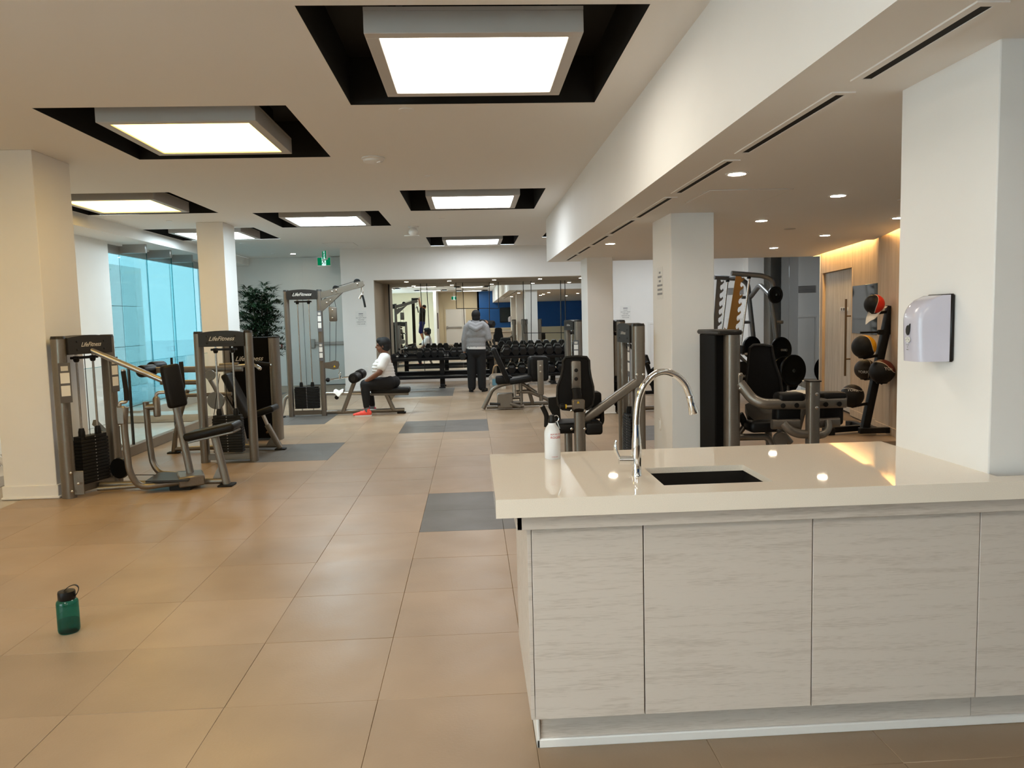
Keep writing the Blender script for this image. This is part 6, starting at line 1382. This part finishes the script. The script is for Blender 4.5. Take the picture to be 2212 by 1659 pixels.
def head(mb, c, fw, up=(0, 0, 1), s=1.0):
    """skull, jaw, nose, brow, lips, ears; c at the middle of the head"""
    c, fw, up = V(c), V(fw).normalized(), V(up).normalized(); sd = fw.cross(up).normalized(); up = sd.cross(fw); Mx = Matrix((sd, fw, up)).transposed()
    mb.ball(c + up * .025 * s - fw * .012 * s, (.076 * s, .096 * s, .092 * s), 16, 12, Mx); mb.ball(c - up * .045 * s + fw * .030 * s, (.056 * s, .062 * s, .070 * s), 14, 10, Mx)
    mb.ball(c - up * .098 * s + fw * .058 * s, (.026 * s, .024 * s, .022 * s), 10, 8, Mx)
    cap_(mb, c + up * .012 * s + fw * .088 * s, c - up * .026 * s + fw * .108 * s, .010 * s, .015 * s, 8); mb.ball(c - up * .028 * s + fw * .098 * s, (.019 * s, .014 * s, .010 * s), 8, 6, Mx)
    for k in (-1, 1):
        mb.ball(c + up * .022 * s + fw * .082 * s + sd * (.030 * s * k), (.026 * s, .012 * s, .009 * s), 8, 6, Mx); mb.ball(c - sd * (-.076 * s * k) - up * .012 * s - fw * .006 * s, (.012 * s, .020 * s, .032 * s), 8, 8, Mx)
    mb.ball(c - up * .058 * s + fw * .090 * s, (.024 * s, .012 * s, .008 * s), 8, 6, Mx); mb.ball(c - up * .070 * s + fw * .087 * s, (.021 * s, .012 * s, .009 * s), 8, 6, Mx)
    return sd, up
mat('skin_dark', srgb(112, 74, 54), 0.5, noise=0.05, nscale=40); mat('skin_mid', srgb(190, 140, 110), 0.5)
mat('hair_black', (0.006, 0.0055, 0.0055, 1), 0.75, bump=0.6, bscale=140); mat('shirt_white', (0.72, 0.70, 0.68, 1), 0.85, bump=0.25, bscale=40); mat('pants_black', (0.006, 0.006, 0.007, 1), 0.8, bump=0.25, bscale=50)
mat('coral', srgb(255, 92, 78), 0.55); mat('coral_shaded', srgb(200, 60, 84), 0.55); mat('sole_white', (0.75, 0.72, 0.70, 1), 0.6); mat('hoodie_grey', srgb(150, 150, 152), 0.9, noise=0.14, nscale=90, bump=0.4, bscale=35); mat('sock_grey', srgb(120, 120, 126), 0.9)
mat('shorts_blue', srgb(24, 34, 110), 0.8); mat('shirt_black', (0.013, 0.013, 0.014, 1), 0.85, bump=0.2, bscale=40); mat('eye_dark', (0.01, 0.008, 0.007, 1), 0.2)

def sneaker(parent, heel, d, m_, name='shoe', L=0.27, sole='sole_white'):
    d = V(d).normalized(); sd = d.cross(V((0, 0, 1))); h = V((heel[0], heel[1], 0)); up = V((0, 0, 1)); b = MB()
    for t_, w_, z_ in ((0.02, .034, .055), (0.10, .036, .062), (0.30, .036, .062), (0.50, .040, .052), (0.72, .043, .038), (0.90, .036, .030)):
        b.ball(h + d * (L * t_ + 0.02) + up * (z_ * .75 + .012), (w_, w_, z_ * .8), 12, 8)
    for i in range(5): pass
    cap_(b, h + d * 0.05 + up * .05, h + d * 0.06 + up * .105, .040, .040); limb(b, [h + d * .03 + up * .045, h + d * .14 + up * .05, h + d * .24 + up * .034], [.034, .040, .030])
    sh = fuse(b, name, m_, parent, 0.007, 5)
    out_ = []; n = 20
    for i in range(n):
        a = 2 * math.pi * i / n; x = 0.5 + 0.53 * math.cos(a); w_ = 0.046 * (1.0 + 0.12 * math.cos(a)) * abs(math.sin(a)) ** 0.7 * (1 if math.sin(a) > 0 else -1); out_.append(h + d * (L * x) + sd * w_ + up * .012)
    q = MB(); q.prism(out_, (0, 0, 0.024)); q.build('sole', sole, sh)
    q = MB()
    for k in range(4): c_ = h + d * (0.11 + 0.022 * k) + up * (0.104 - 0.012 * k); q.beam(c_ - sd * .026, c_ + sd * .026, .006, .005, ch=0)
    q.build('laces', sole, sh, kind='stuff')

# ---- seated woman on the cable machine bench, facing -X
P = lambda x, y, dy=0: zD(x, y, 12.8 + dy)
pe = empty('person', (P(1100, 1250).x, 12.75, 0), 'seated person in a white t-shirt, black leggings and coral shoes', 'person')
fwd = V((-1, 0, 0)); hc = P(1052, 893)
hipn, hipf = P(1105, 1212, -.11), P(1105, 1212, .11); knn, knf = P(905, 1228, -.22), P(925, 1238, .20); ann, anf = P(915, 1425, -.27), P(965, 1410, .22)
shn, shf = P(1072, 1010, -.17), P(1072, 1010, .17); eln, elf = P(1025, 1125, -.27), P(1025, 1125, .27); wrn, wrf = P(905, 1205, -.25), P(925, 1205, .24)
nk = P(1075, 985); b = MB()
sd_, up_ = head(b, hc, (-1, -0.12, -0.04)); limb(b, [hc + V((0.02, 0, -.06)), nk + V((0.01, 0, -.02))], [.055, .062])
limb(b, [nk, P(1085, 1060), P(1080, 1130), P(1095, 1205)], [.08, .105, .11, .11])
for s_, e_, w_ in ((shn, eln, wrn), (shf, elf, wrf)): limb(b, [s_, e_, w_], [.062, .047, .031])
for s_, k_, a_ in ((hipn, knn, ann), (hipf, knf, anf)): limb(b, [s_, k_, a_], [.085, .060, .040])
hand(b, wrn + V((-0.005, 0, 0)), (-0.55, 0, -0.85), (-0.8, -0.2, 0.5), (0.0, 1, 0), 0.25, 1.0); hand(b, wrf, (-0.55, 0, -0.85), (-0.8, 0.2, 0.5), (0.0, -1, 0), 0.25, 1.0)
fuse(b, 'body', 'skin_dark', pe, 0.0065, 3)
e = MB()
for k in (-1, 1): e.ball(hc + V((-0.084, 0, .010)) + sd_ * (.030 * k), (.007, .012, .007), 8, 6)
e.build('eyes', 'eye_dark', pe, kind='stuff')
h_ = MB(); h_.ball(hc + V((.028, 0, .044)), (.112, .100, .098)); h_.ball(hc + V((.055, 0, -.010)), (.082, .094, .095)); h_.ball(hc + V((-.035, 0, .080)), (.066, .078, .055)); fuse(h_, 'hair', 'hair_black', pe, 0.008, 4)
t_ = MB()
for y_, f_, k_, w_ in ((985, 1035, 1105, .11), (1005, 1012, 1118, .15), (1030, 985, 1130, .175), (1055, 966, 1142, .18), (1080, 958, 1150, .18), (1105, 960, 1156, .18), (1130, 965, 1160, .185), (1155, 972, 1165, .19), (1180, 985, 1168, .195), (1198, 995, 1168, .19)):
    rx_ = (k_ - f_) / 2 / 3.95 * 12.8 / 1658; t_.ball(P((f_ + k_) / 2, y_), (rx_, w_, .055))
limb(t_, [P(1070, 1000), shn, shn.lerp(eln, .62)], [.10, .082, .078]); limb(t_, [P(1070, 1000), shf, shf.lerp(elf, .62)], [.10, .082, .078]); fuse(t_, 't_shirt', 'shirt_white', pe, 0.011, 6)
g_ = MB(); limb(g_, [hipn, knn, knn.lerp(ann, .4), ann + V((0, 0, .02))], [.125, .088, .074, .050]); limb(g_, [hipf, knf, knf.lerp(anf, .4), anf + V((0, 0, .02))], [.125, .088, .074, .050]); g_.ball(P(1120, 1205), (.165, .20, .125)); g_.ball(P(1060, 1215), (.12, .19, .10)); fuse(g_, 'leggings', 'pants_black', pe, 0.011, 6)
s_ = MB(); limb(s_, [ann + V((0, 0, .03)), ann + V((0.01, 0, -.06))], [.043, .042]); s_.build('sock', 'sock_grey', pe); s_ = MB(); limb(s_, [anf + V((0, 0, .03)), anf + V((0, 0, -.08))], [.043, .042]); s_.build('sock', 'sock_grey', pe)
sneaker(pe, (ann.x + .075, ann.y), (-1, -.05, 0), 'coral'); sneaker(pe, (anf.x + .06, anf.y), (-1, .1, 0), 'coral_shaded')  # far shoe of the pair is darker: its shade is in the colour

# ---- standing person in a grey hoodie, back to the camera, curling a dumbbell
YP = 16.15
P = lambda x, y, dy=0: z3(x, y, YP + dy)
pe = empty('person', (P(1185, 1090).x, YP, 0), 'standing person in a grey hoodie and black beanie seen from behind', 'person')
hc = P(1180, 425); b = MB(); head(b, hc, (0.05, 1, -.05), s=1.02); nk = P(1180, 480)
hl, hr = P(1140, 730), P(1222, 730); kl, kr = P(1142, 900), P(1230, 900); al, ar = P(1145, 1055), P(1235, 1055)
sl_, sr_ = P(1105, 520), P(1262, 520); el, er = P(1078, 630), P(1292, 615, -.02); wl, wr_ = P(1078, 735, .05), P(1285, 520, .22)
limb(b, [hc, nk], [.06, .065]); limb(b, [nk, P(1180, 560), P(1180, 640), P(1182, 720)], [.08, .10, .095, .10])
limb(b, [sl_, el, wl], [.06, .046, .032]); limb(b, [sr_, er, wr_], [.06, .046, .032])
limb(b, [hl, kl, al], [.085, .058, .042]); limb(b, [hr, kr, ar], [.085, .058, .042])
hand(b, wl, (0, .05, -1), (-1, 0, 0), (0, 1, 0), 1.1, 1.0); hand(b, wr_, (0, .35, 1), (1, .0, 0), (0, -.2, 0.2), 1.1, 1.0)
fuse(b, 'body', 'skin_mid', pe, 0.0075, 3)
h_ = MB(); h_.ball(hc + V((0, -.004, .040)), (.094, .112, .106)); h_.ball(hc + V((0, -.012, -.03)), (.086, .098, .09)); fuse(h_, 'beanie', 'hair_black', pe, 0.008, 4)
q_ = MB(); limb(q_, [nk + V((-.07, -.02, .01)), nk + V((0, -.06, .0)), nk + V((.07, -.02, .01)), nk + V((.05, .05, .0)), nk + V((-.05, .05, 0)), nk + V((-.07, -.02, .01))], [.045] * 6); fuse(q_, 'neck_warmer', 'hair_black', pe, 0.009, 5)
t_ = MB(); limb(t_, [P(1180, 500), P(1180, 560)], [.13, .17]); 
for y_, w_, d_ in ((520, .235, .13), (580, .235, .145), (640, .215, .14), (680, .205, .145)): t_.ball(P(1182, y_), (w_, d_, .13))
t_.ball(P(1182, 700), (.20, .145, .06))
limb(t_, [P(1130, 505), sl_, el, wl + V((0, 0, .03))], [.10, .085, .068, .048]); limb(t_, [P(1235, 505), sr_, er, wr_ + V((0, -.01, -.03))], [.10, .085, .070, .048]); hd = fuse(t_, 'hoodie', 'hoodie_grey', pe, 0.012, 5)
k_ = MB(); limb(k_, [P(1120, 478, -.02), P(1135, 515, -.11), P(1178, 540, -.155), P(1222, 515, -.11), P(1238, 478, -.02)], [.04, .05, .055, .05, .04]); limb(k_, [P(1140, 490, -.08), P(1178, 512, -.12), P(1218, 490, -.08)], [.05, .055, .05]); fuse(k_, 'hood', 'hoodie_grey', hd, 0.011, 5)
w_ = MB(); w_.tube([P(1183, 690), P(1183, 712)], [(.198, .140), (.200, .145)], 24, up=(0, 1, 0)); w_.build('shirt_hem', 'shirt_white', pe)
g_ = MB(); limb(g_, [hl, kl, al + V((0, 0, .02))], [.115, .098, .085]); limb(g_, [hr, kr, ar + V((0, 0, .02))], [.115, .098, .085]); g_.ball(P(1182, 740), (.192, .145, .14)); g_.ball(P(1182, 705), (.188, .132, .06)); fuse(g_, 'trousers', 'pants_black', pe, 0.011, 5)
sneaker(pe, (al.x, YP - .07), (-.12, 1, 0), 'plastic_black', sole='rubber', L=.28); sneaker(pe, (ar.x + .01, YP - .07), (.32, 1, 0), 'plastic_black', sole='rubber', L=.28)
pd_ = copy_tree(pm, None, label='black hex dumbbell raised in the right hand of the person in the hoodie'); del pd_['group']; pd_.location = wr_ + V((0.0, .03, .075)); pd_.rotation_euler = (0.1, 0, 0.9)
pd_ = copy_tree(pm, None, label='black hex dumbbell hanging in the left hand of the person in the hoodie'); del pd_['group']; pd_.location = wl + V((0.0, .01, -.10)); pd_.rotation_euler = (0, 0, -.25)

# ---- person on a pull-up rig, seen only in the mirror
X3, Y3 = -2.35, 1.7
rg = empty('pull_up_rig', (X3 - .25, Y3, 0), 'black pull up rig seen in the mirror', 'exercise machine')
T(rg, 'post', [(X3 - .38, Y3 - .4, 0.0), (X3 - .38, Y3 - .4, 2.55)], (0.04, 0.04), 'black_steel', 0, 12, sq=5); T(rg, 'post', [(X3 - .38, Y3 + .5, 0.0), (X3 - .38, Y3 + .5, 2.55)], (0.04, 0.04), 'black_steel', 0, 12, sq=5)
T(rg, 'top_arm', [(X3 - .38, Y3 - .4, 2.52), (X3 - .08, Y3 - .4, 2.52)], 0.03, 'black_steel', 0); T(rg, 'top_arm', [(X3 - .38, Y3 + .5, 2.52), (X3 - .08, Y3 + .5, 2.52)], 0.03, 'black_steel', 0); T(rg, 'pull_bar', [(X3 - .1, Y3 - .5, 2.52), (X3 - .1, Y3 + .6, 2.52)], 0.017, 'rod_chrome', 0)
m = MB(); m.box(X3 - .5, X3 + .4, Y3 - .44, Y3 - .36, 0, 0.07, 0.006); m.build('base_rail', 'black_steel', rg); m = MB(); m.box(X3 - .5, X3 + .4, Y3 + .46, Y3 + .54, 0, 0.07, 0.006); m.build('base_rail', 'black_steel', rg)
pe = empty('person', (X3, Y3, 0.4), 'person in a black shirt and blue shorts hanging from the pull up rig', 'person'); pv = lambda x, y, z: V((X3 + x, Y3 + y, z)); b = MB()
hc = pv(.10, 0, 2.12); head(b, hc, (-.6, 0, .8), (.8, 0, .6)); limb(b, [hc + V((-.0, 0, -.04)), pv(.05, 0, 1.98)], [.058, .062]); limb(b, [pv(.04, 0, 1.93), pv(.02, 0, 1.7), pv(0, 0, 1.42)], [.12, .12, .12])
for s_ in (-1, 1):
    limb(b, [pv(.02, .19 * s_, 1.98), pv(-.06, .24 * s_, 2.24), pv(-.1, .22 * s_, 2.47)], [.058, .044, .031]); hand(b, pv(-.1, .22 * s_, 2.46), (0, 0, 1), (-1, 0, 0), (0, -s_, 0), 0.9)
    limb(b, [pv(0, .1 * s_, 1.38), pv(-.08, .11 * s_, .95), pv(.06, .1 * s_, .55)], [.09, .058, .042])
fuse(b, 'body', 'skin_mid', pe, 0.009, 3); h_ = MB(); h_.ball(hc + V((.03, 0, .03)), (.095, .085, .095)); fuse(h_, 'hair', 'hair_black', pe, 0.01, 3)
t_ = MB(); limb(t_, [pv(.04, 0, 1.95), pv(.02, 0, 1.7), pv(0, 0, 1.40)], [.15, .15, .145])
for s_ in (-1, 1): t_.ball(pv(.03, .12 * s_, 1.92), (.1, .1, .1)); limb(t_, [pv(.03, .14 * s_, 1.93), pv(.0, .21 * s_, 2.06)], [.09, .075])
fuse(t_, 'tank_top', 'shirt_black', pe, 0.012, 4); g_ = MB(); g_.ball(pv(0, 0, 1.38), (.15, .18, .12))
for s_ in (-1, 1): limb(g_, [pv(0, .1 * s_, 1.36), pv(-.07, .12 * s_, .98)], [.12, .105])
fuse(g_, 'shorts', 'shorts_blue', pe, 0.012, 4)
for s_ in (-1, 1):
    q = MB(); limb(q, [pv(.06, .1 * s_, .52), pv(.06, .1 * s_, .46), pv(-.06, .1 * s_, .40), pv(-.14, .1 * s_, .38)], [.045, .045, .042, .036]); fuse(q, 'shoe', 'plastic_black', pe, 0.01, 3)
# ================================================================== plant
YPl = 15.6; pc = D(560, 700, YPl); pl = empty('potted_palm', (pc.x, YPl, 0), 'leafy green potted palm before the far left wall', 'plant')
mat('leaf_green', srgb(26, 50, 28), 0.5, noise=0.35, nscale=9); mat('stem_brown', srgb(58, 48, 34), 0.8); mat('pot_dark', srgb(60, 56, 52), 0.6)
m = MB(); m.lathe([(0.15, 0), (0.19, 0.02), (0.24, 0.40), (0.25, 0.42), (0.22, 0.42), (0.20, 0.36)], (pc.x, YPl, 0), n=24); m.build('pot', 'pot_dark', pl)
m = MB(); m.lathe([(0.21, 0.35), (0.1, 0.37)], (pc.x, YPl, 0), n=20); m.build('soil', 'stem_brown', pl)
top = D(550, 626, YPl).z; lv = MB(); rnd = random.Random(3)
def leaf(p, d, L, w):
    d = V(d).normalized(); s_ = d.cross(V((0, 0, 1))); s_ = s_.normalized() if s_.length > .05 else V((1, 0, 0)); n_ = s_.cross(d)
    q = p + d * L * .45 + n_ * .01; e = p + d * L - V((0, 0, L * .22))
    lv.add([p, q + s_ * w, e, q - s_ * w, q + n_ * 0.004], [(0, 4, 1), (1, 4, 2), (0, 3, 4), (3, 2, 4)])
for k in range(9):
    a = 2 * math.pi * k / 9 + .3; bs = V((pc.x + .07 * math.cos(a), YPl + .07 * math.sin(a), 0.36)); h = (top - .36) * (0.72 + .28 * rnd.random()) if k else top - .36
    tp = bs + V((.22 * math.cos(a) * rnd.random(), .22 * math.sin(a) * rnd.random(), h)); m = MB(); m.tube([bs, bs.lerp(tp, .5) + V((.02, 0, 0)), tp], [.012, .010, .004], 6); m.build('stem', 'stem_brown', pl)
    for j in range(17):
        s_ = .30 + .70 * j / 16; o = bs.lerp(tp, s_); az = rnd.random() * 6.283; rl = (.40 - .26 * max(0, s_ - .45)) * (.75 + .5 * rnd.random()); dd = V((math.cos(az), math.sin(az), .55 + .6 * rnd.random()))
        br_ = [o + dd * rl * u_ - V((0, 0, .26 * rl * u_ * u_ * 3)) for u_ in (0, .25, .5, .75, 1)]
        for i in range(1, 5):
            for s2 in (-1, 1):
                for u_ in (0.0, 0.33, 0.66):
                    q = br_[i - 1].lerp(br_[i], u_); w_ = V((-dd.y, dd.x, 0)) * s2; leaf(q, dd * .8 + w_ * .8 + V((0, 0, rnd.uniform(-.5, .3))), .20 * (.8 + .5 * rnd.random()), .015)
        leaf(br_[-1], dd, .15, .012)
lv.build('foliage', 'leaf_green', pl, kind='stuff')

# ================================================================== gym bag by the rack
gb = z3(1372, 985, 16.75); bg = empty('tote_bag', (gb.x, 16.75, 0), 'small pale patterned tote bag behind the hip machine seat', 'bag')
gx = gb.x; zz = z3(1372, 930, 16.75).z
mat('bag_cloth', srgb(196, 186, 172), 0.8, noise=0.4, nscale=14); mat('bag_blue', srgb(110, 160, 180), 0.7); mat('strap_tan', srgb(190, 160, 120), 0.8)
m = MB(); m.prism([V((gx - .17, 16.75, 0.0)), V((gx + .17, 16.75, 0.0)), V((gx + .19, 16.75, zz * .8)), V((gx + .12, 16.75, zz)), V((gx - .12, 16.75, zz)), V((gx - .19, 16.75, zz * .8))], (0, .16, 0)); m.build('body', 'bag_cloth', bg)
m = MB(); m.pad((gx - .02, 16.665, zz * .45), (.10, 0, 0), (0, .006, 0), (0, 0, zz * .22), .004, 1); m.build('pocket', 'bag_blue', bg)
for dy in (-.06, .06):
    m = MB(); m.tube(smooth([V((gx - .11, 16.75 + dy, zz - .02)), V((gx - .07, 16.75 + dy, zz + .16)), V((gx + .03, 16.75 + dy, zz + .17)), V((gx + .10, 16.75 + dy, zz - .02))]), .012, 6); m.build('handle', 'strap_tan', bg)

# ================================================================== exercise bike glimpsed between the columns
bx_, by_ = D(1403, 850, 14.6).x, 14.6; bk = empty('exercise_bike', (bx_ + .2, by_, 0), 'low black exercise bike glimpsed between the two beige columns', 'exercise machine')
T(bk, 'base_bar', [(bx_ - .25, by_, .04), (bx_ + .75, by_, .04)], .035, 'black_steel', 0); T(bk, 'cross_foot', [(bx_ - .2, by_ - .25, .035), (bx_ - .2, by_ + .25, .035)], .03, 'black_steel', 0); T(bk, 'cross_foot', [(bx_ + .7, by_ - .25, .035), (bx_ + .7, by_ + .25, .035)], .03, 'black_steel', 0)
T(bk, 'mast', [(bx_ + .1, by_, .05), (bx_ + .02, by_, .35), (bx_ - .05, by_, .62)], .045, 'black_steel', .1); T(bk, 'seat_tube', [(bx_ + .55, by_, .05), (bx_ + .6, by_, .5)], .035, 'black_steel', 0)
T(bk, 'handlebar', [(bx_ - .2, by_ - .22, .58), (bx_ - .06, by_ - .2, .64), (bx_ - .06, by_ + .2, .64), (bx_ - .2, by_ + .22, .58)], .022, 'rubber', .08); m = MB(); m.pad((bx_ - .05, by_, .68), (.02, 0, .01), (0, .14, 0), (-.03, 0, .09), .015, 2); m.build('console', 'plastic_black', bk)
m = MB(); m.lathe([(.10, -.04), (.22, -.03), (.24, 0), (.22, .03), (.10, .04)], (bx_ + .2, by_, .32), (0, 1, 0), 28); m.build('flywheel', 'plastic_black', bk); m = MB(); m.pad((bx_ + .6, by_, .53), (.14, 0, 0), (0, .10, 0), (0, 0, .04), .035); m.build('saddle', 'vinyl', bk)
for s_ in (-1, 1):
    T(bk, 'crank', [(bx_ + .2, by_ + .06 * s_, .32), (bx_ + .2 + .14 * s_, by_ + .07 * s_, .28)], .014, 'bolt', 0); m = MB(); m.box(bx_ + .15 + .14 * s_, bx_ + .25 + .14 * s_, by_ + .08 * s_ - .045, by_ + .08 * s_ + .045, .265, .29, .005); m.build('pedal', 'plastic_black', bk)

# ================================================================== white machine end beyond the near column
wx_ = F(12, 1041); mt = empty('treadmill', (wx_.x - .5, wx_.y + .4, 0), 'white treadmill end just beyond the near column', 'exercise machine')
mat('gloss_white', (0.8, 0.79, 0.8, 1), 0.25)
e0 = F(22, 1042)
m = MB(); m.prism([V((e0.x + .03, wx_.y, 0.0)), V((e0.x - 1.3, wx_.y, 0)), V((e0.x - 1.3, wx_.y, .2)), V((e0.x - .12, wx_.y, .17)), V((e0.x + .03, wx_.y, .10))], (0, .5, 0)); m.build('deck', 'gloss_white', mt)
m = MB(); m.box(e0.x - 1.29, e0.x - .15, wx_.y - .2, wx_.y + .2, .17, .205); m.build('belt', 'rubber', mt)
a, b = D(-22, 975, wx_.y), D(13, 1003, wx_.y); T(mt, 'rail', [a + V((-.5, 0, .35)), a, b], .032, 'gloss_white', .1, 14); T(mt, 'rail_end', [b, D(18, 1009, wx_.y)], [.024, .010], 'chrome', 0)
T(mt, 'rail_post', [b + V((-.06, 0, -.02)), V((b.x - .14, wx_.y, .15))], .012, 'chrome', 0)
